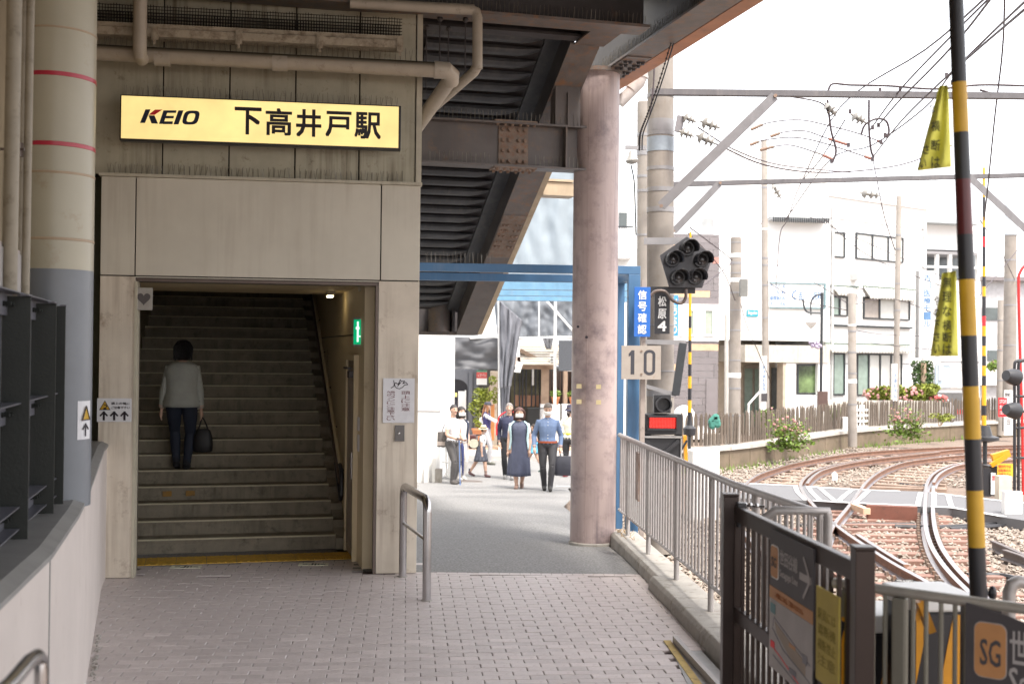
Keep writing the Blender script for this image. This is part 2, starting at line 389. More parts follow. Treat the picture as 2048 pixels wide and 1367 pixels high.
# floor stickers with a walking figure
for px,py,lab in((372,1134,'white keep-left floor sticker left of the doorway centre'),(627,1129,'white keep-left floor sticker at the right end of the tactile strip')):
    c=gnd(px,py,.0); u,v=FT.uv(c); t=thing('floor_sticker',lab,'floor sticker',tuple(c),'floor stickers in front of the stairs')
    MB(FT).box(u-.15,u+.15,v-.07,v+.07,.004,.008).build('sheet',mat('sticker_cream',(.82,.82,.66),.5,dirt=.2,dcol=(.3,.25,.2)),t)
    mb=MB(FT)
    for a,b,c2,d in((-.05,-.01,-.045,-.02),(-.02,.0,-.05,.05),(.01,.03,-.05,.04),(.04,.06,-.03,.03),(-.11,-.06,-.01,.02),(.07,.12,-.02,.01)): mb.box(u+a,u+b,v+c2,v+d,.0082,.0095)
    mb.build('figure',m_ink,t)
# ---------------------------------------------------------------- station building
sb=thing('station_building','cream and grey-green panelled station entrance with dark stairway opening','building',tuple(FA.p(-1.5,0,0)))
def fa_uz(px,py,v=0): return FA.px(px,py,v)
zl=3.03; # placeholder joint height refined below
_,z_top=fa_uz(848,372); _,z_j=fa_uz(846,562.4); _,z_lin=fa_uz(500,566)
uL=fa_uz(197,800)[0]; uo0=fa_uz(266,900)[0]; uo1=fa_uz(754,900)[0]
uj0=fa_uz(271,450)[0]; uj1=fa_uz(762,450)[0]
g=.006
# backing
MB(FA).box(uL,-.01,.02,.30,z_lin+.03,z_top-.01).build('backing_wall',m_gap,sb)
MB(FA).box(uL+.01,uo0-.012,.02,.42,0,z_lin).build('pillar_core',m_jamb,sb)
MB(FA).box(uo1+.012,-.01,.02,.42,0,z_lin).build('pillar_core',m_jamb,sb)
for a,b,c,d,mm in((uL,uo0,0,z_j-g,m_pillar),(uo1,0,0,z_j-g,m_pillar)):
    MB(FA).box(a,b,0,.02,c+.004,d).build('cladding_panel',mm,sb,bevel=.003)
for a,b,c,d in((uL,uj0-g,z_j+g,z_top),(uj0+g,uj1-g,z_j+g,z_top),(uj1+g,0,z_j+g,z_top)):
    MB(FA).box(a,b,0,.02,c,d).build('cladding_panel',m_lower,sb,bevel=.003)
MB(FA).box(uo0+.002,uo1-.002,.0,.02,z_lin+.035,z_j-g).build('lintel_trim',m_lower,sb)
MB(FA).box(uo0,uo1,.03,.26,z_lin,z_lin+.03).build('lintel_soffit',m_jamb,sb)
# cap flashing on top of the lower facade
MB(FA).box(uL-.02,.015,-.03,.12,z_top+.002,z_top+.03).build('cap_flashing',m_trim,sb)
# door jamb strips
MB(FA).box(uo0-.004,uo0+.02,-.006,.16,.0,z_lin-.002).build('door_jamb',m_trim,sb)
MB(FA).box(uo1-.028,uo1-.002,-.004,.3,.0,z_lin-.002).build('door_jamb',m_jamb,sb)
# right return of the pillar and side wall of the building
MB(FA).box(-.012,.0,.024,.42,0,z_top-.01).build('side_panel',m_pillar,sb)
MB(FA).box(-.25,-.03,.43,5.2,-.3,6.05).build('side_wall',m_bw,sb)
# upper facade: tall narrow panels
vU=.08
uj=[fa_uz(x,300,vU)[0] for x in (186,325,458,590,718,831)]
zu0=z_top+.034
MB(FA).box(uj[0]-2.4,uj[-1]-.01,vU+.021,vU+.25,zu0-.0,6.1).build('backing_wall',m_gap,sb)
uu=[uj[0]-2.3,uj[0]-1.7,uj[0]-1.1,uj[0]-.56]+uj
for a,b in zip(uu,uu[1:]):
    MB(FA).box(a+.007,b-.007,vU,vU+.02,zu0,6.1).build('facade_panel',m_panel,sb,bevel=.003)
ut=fa_uz(843,300,vU)[0]
MB(FA).box(uj[-1]+.004,ut,vU-.015,vU+.25,zu0-.02,5.62).build('corner_trim',m_trim,sb)
MB(FA).box(-.2,ut-.01,vU+.26,5,z_top,6.05).build('side_panel',m_panel,sb)
# inside: right wall, ceiling, far wall, left wall
u_rw=2.17
MB(FS).box(u_rw,u_rw+.1,-1.28,8.6,0,8).build('stairwell_wall',m_inner,sb)
MB(FS).box(-1.5,-1.4,-1.9,8.6,0,8).build('stairwell_wall',m_inner,sb)
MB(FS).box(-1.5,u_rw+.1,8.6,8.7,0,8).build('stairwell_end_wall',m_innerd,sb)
MB(FS).prism([(-.95,z_lin+.03),(1.2,z_lin+.03),(8.6,z_lin+.03+4.0),(8.6,z_lin+4.2),(1.0,z_lin+.3),(-.95,z_lin+.2)],-1.5,u_rw,'u').build('stairwell_ceiling',m_inner,sb)
MB(FA).box(uL-.6,.0,.31,5.2,6.05,6.2).build('roof_slab',m_con,sb)
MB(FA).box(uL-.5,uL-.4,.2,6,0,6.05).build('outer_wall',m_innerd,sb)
MB(FA).box(uL-.4,uL-.02,.35,.42,0,6.05).build('gap_wall',mat('dark_olive_gap_wall',(.10,.10,.06),.8,dirt=.3),sb)  # dark olive infill closing the narrow gap left of the facade
# wall joint line
MB(FS).box(u_rw-.004,u_rw,-.5,7,2.35,2.362).build('wall_joint',m_jamb,sb)
# service door in the right wall
dv0,dv1=-.80,-.12
dr=MB(FS).box(u_rw-.03,u_rw-.002,dv0,dv1,.02,2.08).build('service_door',m_door,sb,label='beige service door in the side wall')
for a,b,c,d in((dv0-.05,dv0,0,2.14),(dv1,dv1+.05,0,2.14),(dv0,dv1,2.082,2.14)):
    MB(FS).box(u_rw-.05,u_rw-.001,a,b,c,d).build('door_frame',m_inner,dr)
for k in range(5): MB(FS).box(u_rw-.034,u_rw-.03,dv0+.1+k*.12,dv0+.105+k*.12,.1,2).build('door_groove',m_jamb,dr)
mb=MB(FS).box(u_rw-.09,u_rw-.035,dv0+.02,dv0+.22,1.9,1.97); mb.box(u_rw-.10,u_rw-.06,dv0+.1,dv0+.5,1.99,2.01); mb.build('door_closer',m_dark,dr)
MB(FS).box(u_rw-.06,u_rw-.032,dv0+.03,dv0+.06,.85,1.12).build('door_handle',m_steel,dr)
for z0,z1 in((1.36,1.5),(1.15,1.32)):
    MB(FS).box(u_rw-.012,u_rw-.002,dv0-.19,dv0-.07,z0,z1).build('notice',m_paper,sb)
# staircase
sc=thing('staircase','dark worn stone stairs rising into the station','stairs',tuple(FS.p(.8,0,0)))
T,RS=.28,.156; u_s0,u_s1=-1.4,2.04
for k in range(1,25):
    z=k*RS; v=(k-1)*T
    mb=MB(FS); mb.prism([(v+.012,z-RS-.0),(v+.0,z-.05),(v-.012,z-.012),(v-.008,z-.003),(v,z),(v+T+.02,z),(v+T+.02,z-RS)],u_s0,u_s1,'u')
    s_=mb.build('step',m_step,sc,smooth=False)
    MB(FS).box(u_s0,u_s1,v-.0125,v+.035,z-.012,z+.0025).build('nosing',m_nose,s_)
MB(FS).prism([(-.2,0),(0,.0),(0,.06),(24*T,24*RS+.06),(24*T,0)],u_s1+.002,u_rw-.001,'u').build('side_gutter',m_step,sc)
mb=MB(FS)
for k in range(1,25): mb.box(u_s1+.001,u_rw-.002,(k-1)*T-.02,(k-1)*T+.2,(k-1)*RS,k*RS-.03)
mb.build('gutter_block',m_step,sc)
# yellow foot marks on the riser
for k,(pxs) in((4,(335,381)),):
    for px in pxs:
        c=at(px,958,13.7); u,v=FS.uv(c); MB(FS).box(u-.05,u+.05,(k-1)*T-.02,(k-1)*T+.0-.012,k*RS-.11,k*RS-.05).build('foot_mark',mat('worn_orange_mark',(.3,.16,.03),.7,dirt=.5,dcol=(.1,.09,.07)),sc)
# stair handrail on the right wall
hr=thing('stair_handrail','double dark handrail climbing the right wall of the stairway','handrail',tuple(FS.p(2.2,0,0)))
sl_=RS/T
def rl(v,h): return (2.09,v,h+sl_*max(0,v))
MB(FS).tube([rl(.1,.86),rl(6.6,.86)],.02,10,False).build('upper_rail',mat('worn_pale_rail',(.5,.42,.28),.4),hr,smooth=True)
MB(FS).tube([rl(.1,.66),rl(6.6,.66)],.02,10,False).build('lower_rail',m_jamb,hr,smooth=True)
MB(FS).tube([rl(.1,.86),(2.09,-.02,.88),(2.09,-.08,.82),(2.09,-.08,.6),(2.09,-.02,.55),rl(.12,.58),rl(.5,.62)],.024,10,False).build('end_bend',m_black,hr,smooth=True)
for k in range(8):
    v=.4+k*.8; MB(FS).tube([(2.09,v,.84+sl_*v),(2.09,v,.62+sl_*v),(u_rw,v,.6+sl_*v)],.009,6,False).build('bracket',m_jamb,hr)
# exit sign
ex=thing('exit_sign','lit green emergency exit sign on the stairway wall','exit sign',tuple(at(718,662,12.4)))
u,z=FA.px(712,662,.62); 
E1=Fr(tuple(FA.p(u+.02,.62,0))[:2],-38)
MB(E1).box(-.075,.075,.004,.06,z-.155,z+.145).build('case',m_slight,ex,bevel=.004)
MB(E1).box(-.062,.062,-.001,.003,z-.135,z+.12).build('lit_face',mat('exit_green',(.0,.55,.22),.4,var=.05,bump=0,emit=.16),ex)
MB(E1).box(-.012,.012,-.004,-.0015,z-.11,z+.10).build('running_figure',mat('exit_white',(.7,1,.8),.4,bump=0,emit=.35),ex)
MB(E1).box(-.028,.022,-.004,-.0015,z+.02,z+.045).build('running_figure',MC['exit_white'],ex)
MB(E1).box(.018,.04,-.004,-.0015,z-.06,z-.045).build('running_figure',MC['exit_white'],ex)
MB(E1).tube([(.02,.03,z+.145),(.02,.03,z_lin+.03)],.008,6,False).build('conduit',m_trim,ex)
MB(E1).box(-.015,.055,.01,.06,z_lin-.03,z_lin+.028).build('junction_box',m_trim,ex)
# small fluorescent lamp glimpsed under the stair ceiling
lp=at(662,590,13.6); fu,fv=FS.uv(lp)
lt=thing('stairwell_lamp','small lit lamp just under the stairway ceiling','lamp',tuple(lp))
MB(FS).box(fu-.04,fu+.04,fv,fv+.2,lp.z-.0,lp.z+.04).build('housing',m_trim,lt)
MB(FS).box(fu-.03,fu+.03,fv+.02,fv+.18,lp.z-.02,lp.z-.002).build('tube_light',mat('lamp_glow',(1,.75,.42),.5,bump=0,emit=3.0),lt)
# heart notice in the opening
h0,h1=fa_uz(270,575,.02),fa_uz(305,620,.02)
hs=thing('heart_notice','small square notice with a grey heart at the top left of the stairway','notice',tuple(FA.p(h0[0],.02,h1[1])))
MB(FA).box(h0[0],h1[0],.02,.028,h1[1],h0[1]).build('board',mat('notice_grey',(.34,.32,.29),.5,bump=0),hs)
cx,cz,w=(h0[0]+h1[0])/2,(h0[1]+h1[1])/2+.005,(h1[0]-h0[0])*.40
pts=[]
for i in range(28):
    t=2*PI*i/28; pts.append((cx+w*.95*math.sin(t)**3, cz+w/17*1.05*(13*math.cos(t)-5*math.cos(2*t)-2*math.cos(3*t)-math.cos(4*t))))
MB(FA).prism(pts,.016,.0195).build('heart',mat('heart_grey',(.09,.08,.08),.6,bump=0),hs)
# ---- notices on the pillars
def panel(name,lab,cat,f,px0,py0,px1,py1,v,m,th=.006,part='board'):
    a=f.px(px0,(py0+py1)/2,v); b=f.px(px1,(py0+py1)/2,v); c=f.px((px0+px1)/2,py0,v); d=f.px((px0+px1)/2,py1,v)
    t=thing(name,lab,cat,tuple(f.p((a[0]+b[0])/2,v,d[1])))
    MB(f).box(a[0],b[0],v,v+th,d[1],c[1]).build(part,m,t)
    U=lambda s_:a[0]+(b[0]-a[0])*s_; Z=lambda s_:d[1]+(c[1]-d[1])*s_
    return t,U,Z
t,U,Z=panel('pigeon_notice','white sign with yellow warning triangle and three up arrows on the left pillar','sign',FA,194,796,263,843,-.012,m_paper)
def tri_arrows(t,f,U,Z,v,n,x0,dx):
    MB(f).prism([(U(.06),Z(.50)),(U(.39),Z(.50)),(U(.225),Z(.91))],v-.002,v).build('triangle_border',m_ink,t)
    MB(f).prism([(U(.09),Z(.53)),(U(.36),Z(.53)),(U(.225),Z(.86))],v-.004,v-.002).build('triangle',mat('warning_yellow',(.5,.3,.02),.6,bump=0),t)
    MB(f).prism([(U(.18),Z(.53)),(U(.29),Z(.53)),(U(.25),Z(.6)),(U(.2),Z(.6))],v-.006,v-.004).build('bird_mark',m_ink,t)
    strokes(f,v-.004,[[(U(.2),Z(.73)),(U(.26),Z(.72)),(U(.285),Z(.66)),(U(.26),Z(.61))]],.008,m_ink,t,'bird_mark')
    for k in range(n):
        x=x0+k*dx; strokes(f,v,[[(U(x),Z(.09)),(U(x),Z(.42))]],.02,m_ink,t,'arrow'); strokes(f,v-.0031,[[(U(x-.10),Z(.26)),(U(x),Z(.41)),(U(x+.10),Z(.26))]],.015,m_ink,t,'arrow')
tri_arrows(t,FA,U,Z,-.012,3,.2,.3)
text(FA,-.012,'頭上の鳩に',U(.41),U(.95),Z(.73),Z(.84),m_ink,t,bold=.01,th=.002); text(FA,-.012,'ご注意下さい',U(.41),U(.95),Z(.55),Z(.66),m_ink,t,bold=.01,th=.002)
t,U,Z=panel('dove_poster','white paper poster with a dove drawing and vertical lettering on the right pillar','poster',FA,766,756,829,845,-.014,m_paper,.004)
mr=mat('maroon_print',(.16,.04,.05),.6,bump=0)
text(FA,-.014,'頭上に注意',U(.58),U(.86),Z(.26),Z(.72),mr,t,vertical=True,th=.002)
text(FA,-.014,'鳩のフンにご注意下さい',U(.12),U(.38),Z(.05),Z(.72),mr,t,vertical=True,th=.002)
dv=[[(.36,.88),(.40,.90),(.44,.88),(.47,.87),(.50,.90),(.54,.97),(.57,.93),(.68,.94),(.62,.88),(.72,.91),(.78,.86),(.68,.85),(.62,.80),(.52,.765),(.42,.78),(.37,.83),(.36,.88)],[(.33,.95),(.35,.88),(.34,.82),(.25,.78)],[(.46,.82),(.52,.90)],[(.48,.84),(.56,.91)]]
strokes(FA,-.014,[[(U(a),Z(b)) for a,b in l] for l in dv],.007,m_ink,t,'dove_drawing',.002)
t,U,Z=panel('call_box','small dark grey metal key plate below the dove poster','metal plate',FA,790,850,809,882,-.02,mat('grey_plate',(.14,.13,.125),.4,metal=.4,bump=.02),.02)
MB().lathe(FA.p(U(.4),-.02,Z(.5)),[(.012,0),(.012,.01),(.006,.012)],10,tuple(-FA.v)).build('keyhole',m_steel,t)
# ---- illuminated station sign
vs=-.22
q=[FA.px(243,192,vs),FA.px(800,213,vs),FA.px(243,277.5,vs),FA.px(800,297,vs)]
su0,su1=q[0][0],q[1][0]; sz0=(q[2][1]+q[3][1])/2; sz1=(q[0][1]+q[1][1])/2
sg=thing('station_sign','long lit yellow box sign with dark station name over the entrance','sign',tuple(FA.p(su0,vs,sz0)))
MB(FA).box(su0-.015,su1+.012,vs+.01,vs+.11,sz0-.015,sz1+.012).build('case',m_signb,sg,bevel=.004)
MB(FA).box(su0,su1-.012,vs,vs+.012,sz0+.006,sz1).build('lit_face',m_yel,sg)
def SP(x,y): return FA.px(x,y,vs)
a=SP(470,215); b=SP(762,276)
chars='下高井戸駅'; xs=[(470,522,217,267),(532,583,219,269),(593,642,221,272),(652,702,225,272),(710,761,227,276)]
for ch,(x0,x1,y0,y1) in zip(chars,xs):
    p0=SP(x0,y1); p1=SP(x1,y0); text(FA,vs,ch,p0[0],p1[0],p0[1],p1[1],m_ink,sg,bold=.022,th=.002)
# company letters: slanted bars
def para(px0,px1,py0,py1,sh,m=m_navy):   # slanted quad (top shifted by sh px)
    P=[SP(px0,py1),SP(px1,py1),SP(px1+sh,py0),SP(px0+sh,py0)]; MB(FA).prism(P,vs-.002,vs).build('letter_stroke',m,sg)
para(280,290,219,246,11); 
MB(FA).prism([SP(297,230),SP(310,219.5),SP(325,219.5),SP(309,230)][::-1],vs-.0025,vs-.0005).build('letter_stroke',m_redl,sg)
MB(FA).prism([SP(303,247),SP(316,247.5),SP(309,231),SP(297,231)],vs-.002,vs).build('letter_stroke',m_navy,sg)
para(318,327,221,248,9)
for y0,y1,x0,x1 in((221,226,334,352),(232,237,331,347),(243,248.5,326,345)): para(x0,x1,y0,y1,1)
para(347,357,221,249,10)
mb=MB(FA); 
def ring(outer,inner):
    V=[(p[0],vs-.002,p[1]) for p in outer]+[(p[0],vs-.002,p[1]) for p in inner]; n=len(outer)
    mb.mesh(V,[(i,(i+1)%n,(i+1)%n+n,i+n) for i in range(n)])
O=[];I=[]
for i in range(28):
    t=2*PI*i/28; ex_=lambda a_,p_: math.copysign(abs(a_)**p_,a_)
    dx,dy=ex_(math.cos(t),.6),ex_(math.sin(t),.6)
    O.append(SP(382+16*dx-3.5*(-dy),235.5-14*dy)); I.append(SP(382+7.5*dx-2.5*(-dy),235.5-8.5*dy))
ring(O[::1],I[::1]); mb.build('letter_stroke',m_navy,sg)
# ---- pipes, tray and lamps over the facade
vp=-.25
mb=MB(); P=[FA.p(-4.6,vp,5.17)]
a=FA.px(190,104,vp); b=FA.px(893,146,vp)
zp=(a[1]+b[1])/2
pp=thing('drain_pipe','long horizontal beige drain pipe above the station sign bending back at the corner','pipe',tuple(FA.p(-1.5,vp,zp)))
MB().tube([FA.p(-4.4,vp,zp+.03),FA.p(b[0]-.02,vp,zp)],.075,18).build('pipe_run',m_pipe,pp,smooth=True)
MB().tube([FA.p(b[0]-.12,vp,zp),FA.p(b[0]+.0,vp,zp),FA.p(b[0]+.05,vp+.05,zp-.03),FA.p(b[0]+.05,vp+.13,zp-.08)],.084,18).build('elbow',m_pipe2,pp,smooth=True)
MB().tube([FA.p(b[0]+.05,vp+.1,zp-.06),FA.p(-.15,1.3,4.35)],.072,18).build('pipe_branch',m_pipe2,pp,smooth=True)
for px in (325,560):
    u=FA.px(px,120,vp)[0]; MB().tube([FA.p(u-.07,vp,zp),FA.p(u+.07,vp,zp)],.081,18).build('socket',m_pipe2,pp,smooth=True)
v2=vp-.18; a=FA.px(280,60,v2); b2=FA.px(277,112,v2)
dp=thing('drop_pipe','short vertical beige pipe hanging from the ceiling above the sign','pipe',tuple(FA.p(a[0],v2,b2[1])))
MB().tube([FA.p(a[0],v2,6.1),FA.p(a[0],v2,b2[1]+.1),FA.p(a[0],v2+.03,b2[1]+.02),FA.p(a[0],v2+.14,b2[1])],.062,16).build('pipe_run',m_pipe2,dp,smooth=True)
# upper pipe that drops and bends at the right
q1=at(700,6,11.5); q2=at(948,20,11.7); q3=at(955,138,11.7); q4=at(848,232,12.9)
up=thing('corner_pipe','beige pipe running under the ceiling then dropping at the right corner','pipe',tuple(q3))
MB().tube([q1,q2],.052,14).build('pipe_run',m_pipe2,up,smooth=True)
MB().tube([q2+Vector((-.03,0,0)),q2+Vector((.02,0,-.02)),q2+Vector((.035,0,-.08)),q3],.05,14).build('pipe_drop',m_pipe2,up,smooth=True)
MB().tube([q3+Vector((0,0,.03)),q3+(q4-q3)*.06,q4],.05,14).build('pipe_branch',m_pipe2,up,smooth=True)
# lamp trough and net above
vt=-.35
a=FA.px(188,66,vt); b=FA.px(805,92,vt); za,zb=a[1],b[1]
tr=thing('light_trough','grimy beige cable and light trough under the ceiling','cable tray',tuple(FA.p(-1.5,vt,za)))
MB(FA).box(a[0]-1,b[0],vt,vt+.2,zb-.02,zb+.055).build('tray',m_tray,tr,bevel=.006)
MB(FA).box(a[0]-1,b[0]+.01,vt+.02,vt+.34,zb+.06,zb+.10).build('upper_channel',m_tray,tr)
for px in (310,478,640,800):
    u=FA.px(px,80,vt)[0]; mb=MB(FA).box(u-.03,u+.03,vt-.02,vt+.0-.001,zb-.06,zb+.07); mb.box(u-.012,u+.012,vt-.03,vt-.02,zb-.1,zb+.03); mb.build('clamp',m_tray,tr)
mb=MB(FA); r_=random.Random(3)
n=150; L=(b[0]-a[0]+1)
for i in range(n):
    u=a[0]-1+L*i/n
    mb.box(u,u+.006,vt+.1,vt+.106,zb+.10,zb+.29+.01*math.sin(i)); mb.box(u,u+.006,vt+.3,vt+.306,zb+.10,zb+.27)
for k in range(6): mb.box(a[0]-1,b[0],vt+.1,vt+.106,zb+.13+k*.03,zb+.136+k*.03); mb.box(a[0]-1,b[0],vt+.3,vt+.306,zb+.12+k*.03,zb+.126+k*.03)
mb.build('pigeon_net',m_mesh,tr,kind='stuff')
def spikes(f,u0,u1,v,z,h,parent,step=.05,m=m_spike,axis='u',splay=.02):
    mb=MB(f); n=int(abs(u1-u0)/step); r_=random.Random(int(abs(u0*100+z*1000)))
    for i in range(n):
        u=u0+(u1-u0)*(i+.5)/n
        for s_ in(-1,1):
            du=r_.uniform(-.012,.012)+s_*splay*.4
            a=(u,v+s_*.004,z) ; b=(u+du,v+s_*splay,z+h*r_.uniform(.8,1.1))
            if axis=='v': a=(v+s_*.004,u,z); b=(v+s_*splay,u+du,b[2])
            mb.tube([a,b],.0022,3,False,caps=False)
    mb.build('bird_spikes',m,parent,kind='stuff')
spikes(FA,-3.0,-.15,vU-.02,z_top+.03,.11,sb)
spikes(FA,su0,su1,vs+.1,sz1+.012,.11,sg)
spikes(FA,-3.2,-.1,vp,zp+.07,.12,pp)
# ---------------------------------------------------------------- footbridge overhead
fb=thing('footbridge','dark steel footbridge and its descending flight seen from below','footbridge',tuple(FO.p(3,12,4)))
MB(FO).box(-9,4.9,-7,12.5,6.1,6.35).build('deck',m_dark,fb)
# cross girder under the deck (bottom flange + web)
MB(FO).box(-2,4.42,11.55,11.87,5.53,5.56).build('cross_girder_flange',m_flange,fb)
MB(FO).box(-2,4.4,11.70,11.73,5.56,6.1).build('cross_girder_web',m_dark,fb)
MB(FO).box(-2,4.2,12.35,12.55,5.60,5.63).build('cross_girder_flange',m_dark,fb)
MB(FO).box(-2,4.2,12.44,12.46,5.63,6.1).build('cross_girder_web',m_dark,fb)
spikes(FO,2.1,4.4,11.6,5.56,.12,fb,.045)
# stair carriage: sloping underside
ZS=lambda v:4.95-.524*(v-13.77)
v0,v1=12.58,18.54
def slope_box(u0,u1,a,b,h0,h1,name,m,**k):
    return MB(FO).prism([(a,ZS(a)+h0),(b,ZS(b)+h0),(b,ZS(b)+h1),(a,ZS(a)+h1)],u0,u1,'u').build(name,m,fb,**k)
slope_box(3.88,4.22,v0,15.55,0,.02,'stringer_flange',m_flange)
slope_box(3.88,4.22,15.55,16.5,-.004,.02,'stringer_flange',m_flange)
slope_box(3.88,4.22,16.5,v1,0,.02,'stringer_flange',m_girder)
slope_box(3.90,3.93,v0,v1,.02,.42,'stringer_web',m_dark)
slope_box(3.72,3.90,v0,v1,.40,.42,'stringer_ledge',m_rib)
slope_box(4.225,4.30,v0+1.4,v1,.01,.5,'outer_fascia',m_fascia)
MB(FO).box(4.31,4.75,15.1,15.4,ZS(15.2)+.05,ZS(15.2)+.22).build('lamp_bracket_box',m_fascia,fb)
MB(FO).box(4.31,4.72,15.08,15.42,ZS(15.2)+.23,ZS(15.2)+.26).build('bracket_cap',m_fascia,fb)
# level stringer part from the kink back to the cross girder
MB(FO).box(3.92,4.26,11.90,v0-.02,5.565,5.585).build('stringer_flange',m_flange,fb)
MB(FO).box(3.95,3.97,11.90,v0,5.59,6.1).build('stringer_web',m_dark,fb)
# landing beam at the lower end
MB(FO).box(2.6,4.25,v1,v1+.5,ZS(v1)-.0,ZS(v1)+.05).build('landing_flange',m_girder,fb)
MB(FO).box(2.6,4.2,v1+.2,v1+.25,ZS(v1)+.05,ZS(v1)+.7).build('landing_beam',m_dark,fb)
MB().tube([FO.p(3.62,v1+.05,ZS(v1)+.05),FO.p(3.62,v1+.05,ZS(v1)+.62)],.17,16).build('bearing_drum',m_girder,fb,smooth=True)
MB(FO).box(3.80,3.84,v1-.1,v1+.2,ZS(v1)+.05,ZS(v1)+.75).build('end_plate',m_dark,fb)
# ribs: folded sheet risers and treads
stp=.19; k=0; v=v0+.05
while v<v1-.1:
    z=ZS(v)+.40; ul=2.35+.10*(v-13)
    # soft channel: front lip, round belly; tapers at its right end
    prof=[(-.075,.0),(-.085,-.035),(-.05,-.075),(0,-.088),(.05,-.085),(.075,-.07),(.075,0)]
    ends=[(ul,1),(3.45,1),(3.58,.72),(3.70,.25)]
    V=[];n=len(prof)
    for uu_,sc_ in ends:
        for a_,b_ in prof: V.append((uu_,v+a_,z+b_*sc_))
    F=[(i*n+j,i*n+j+1,(i+1)*n+j+1,(i+1)*n+j) for i in range(len(ends)-1) for j in range(n-1)]
    MB(FO).mesh(V,F).build('soffit_rib',m_rib,fb,smooth=True)
    v+=stp; k+=1
slope_box(2.2,3.9,v0-.1,v1,.40,.43,'soffit_sheet',m_dark)
slope_box(3.715,3.9,v0-.1,v1,.36,.39,'soffit_edge',m_rib)
# bolted splices on the stringer
def bolts(f,pts,parent,m=m_rust,r=.016,h=.022,ax=(0,0,-1)):
    b=MB().lathe((0,0,0),[(r*1.35,0),(r*1.35,h*.25),(r,h*.25),(r*.95,h)],6,ax); me=b.data('bolt',m)
    for q in pts:
        o=link('bolt',me,parent); o.location=Vector(q)-rootloc(parent)
MB(FO).prism([(15.55,ZS(15.55)-.02),(16.45,ZS(16.45)-.02),(16.45,ZS(16.45)-.005),(15.55,ZS(15.55)-.005)],3.89,4.21,'u').build('splice_plate',m_rust,fb)
bolts(FO,[FO.p(u,v,ZS(v)-.02) for u in(3.93,3.99,4.11,4.17) for v in(15.72,15.84,15.96,16.08,16.2)],fb)
# I girder from the building to the column
vg=13.3; zg0,zg1=4.29,4.80
MB(FO).box(.2,4.32,vg-.13,vg+.13,zg1-.022,zg1).build('girder_flange',m_girder,fb)
MB(FO).box(.2,4.32,vg-.13,vg+.13,zg0,zg0+.022).build('girder_flange',m_girder,fb)
MB(FO).box(.2,4.32,vg-.008,vg+.008,zg0+.023,zg1-.023).build('girder_web',m_girder,fb)
ug=lambda px:FO.px(px,290,vg-.02)[0]
ug_=ug(1128); MB(FO).box(ug_-.01,ug_+.01,vg-.125,vg-.009,zg0+.024,zg1-.024).build('stiffener',m_girder,fb)
a,b=ug(997),ug(1056)
MB(FO).box(a,b,vg-.024,vg-.009,zg0+.03,zg1-.03).build('splice_plate',m_rust,fb,label='rusty bolted splice plate on the girder')
zz=[zg0+.075+i*(zg1-zg0-.15)/3 for i in range(4)]
bolts(FO,[FO.p(a+(b-a)*s_,vg-.024,z) for s_ in(.14,.36,.68,.88) for z in zz],fb,r=.021,h=.03,ax=tuple(-FO.v))
for z0,z1 in((zg0-.018,zg0-.001),(zg1+.001,zg1+.018)):
    MB(FO).box(a-.07,b+.08,vg-.135,vg+.135,z0,z1).build('splice_plate',m_rust,fb)
bolts(FO,[FO.p(a-.03+(b-a+.08)*s_,vg+w,zg0-.018) for s_ in(0,.2,.4,.62,.82,1) for w in(-.09,.09)],fb,r=.018,h=.026)
bolts(FO,[FO.p(a-.03+(b-a+.08)*s_,vg-.1,zg1-.023) for s_ in(0,.2,.4,.62,.82,1)],fb,r=.016,h=.022)
spikes(FO,2.42,a-.1,vg-.1,zg0+.022,.12,fb,.05); spikes(FO,b+.05,4.3,vg-.1,zg0+.022,.12,fb,.05)
spikes(FO,2.42,4.25,vg-.1,zg1,.12,fb,.05)
# short post from the girder up to the stringer
MB(FO).box(3.90,4.2,vg-.1,vg+.1,zg1+.002,ZS(vg)+.1).build('stub_post',m_girder,fb)
MB(FO).box(4.04,4.06,vg-.13,vg-.101,zg1+.002,ZS(vg)-.02).build('stiffener',m_girder,fb)
# edge beam of the deck, over the column and on towards the camera
MB(FO).box(4.53,4.86,-7,14.35,5.50,5.525).build('edge_beam_flange',m_flange,fb)
MB(FO).box(4.60,4.62,-7,14.3,5.526,6.1).build('edge_beam_web',m_dark,fb)
MB(FO).box(4.865,5.05,-7,14.25,5.495,5.52).build('outer_fascia_plate',m_orange,fb)
MB(FO).box(5.03,5.055,-7,14.25,5.521,6.5).build('outer_fascia_web',m_orange,fb)
MB(FO).box(4.90,5.05,-7,12.5,6.1,6.13).build('deck_edge',m_dark,fb)
MB(FO).box(4.55,4.84,12.6,13.7,5.488,5.499).build('splice_plate',m_flange,fb)
bolts(FO,[FO.p(u,v,5.488) for u in(4.60,4.66,4.76,4.81) for v in(12.8,12.95,13.1,13.3,13.45)],fb,m=m_dark,r=.02,h=.03)
spikes(FO,8,14,4.57,5.525,.14,fb,.05,axis='v')
spikes(FO,12.6,v0,3.95,5.58,.12,fb,.06,axis='v')
# hanging rods over the pipes
for px,y0,y1,D in((853,55,180,12.3),(880,38,150,12.0),(897,58,160,12.3),(931,40,150,12.0)):
    a=at(px,y0,D);b=at(px-1,y1,D); t=MB().tube([a,b],.007,6).ball(a,.03,8,6).build('hanger_rod',m_dark,fb)
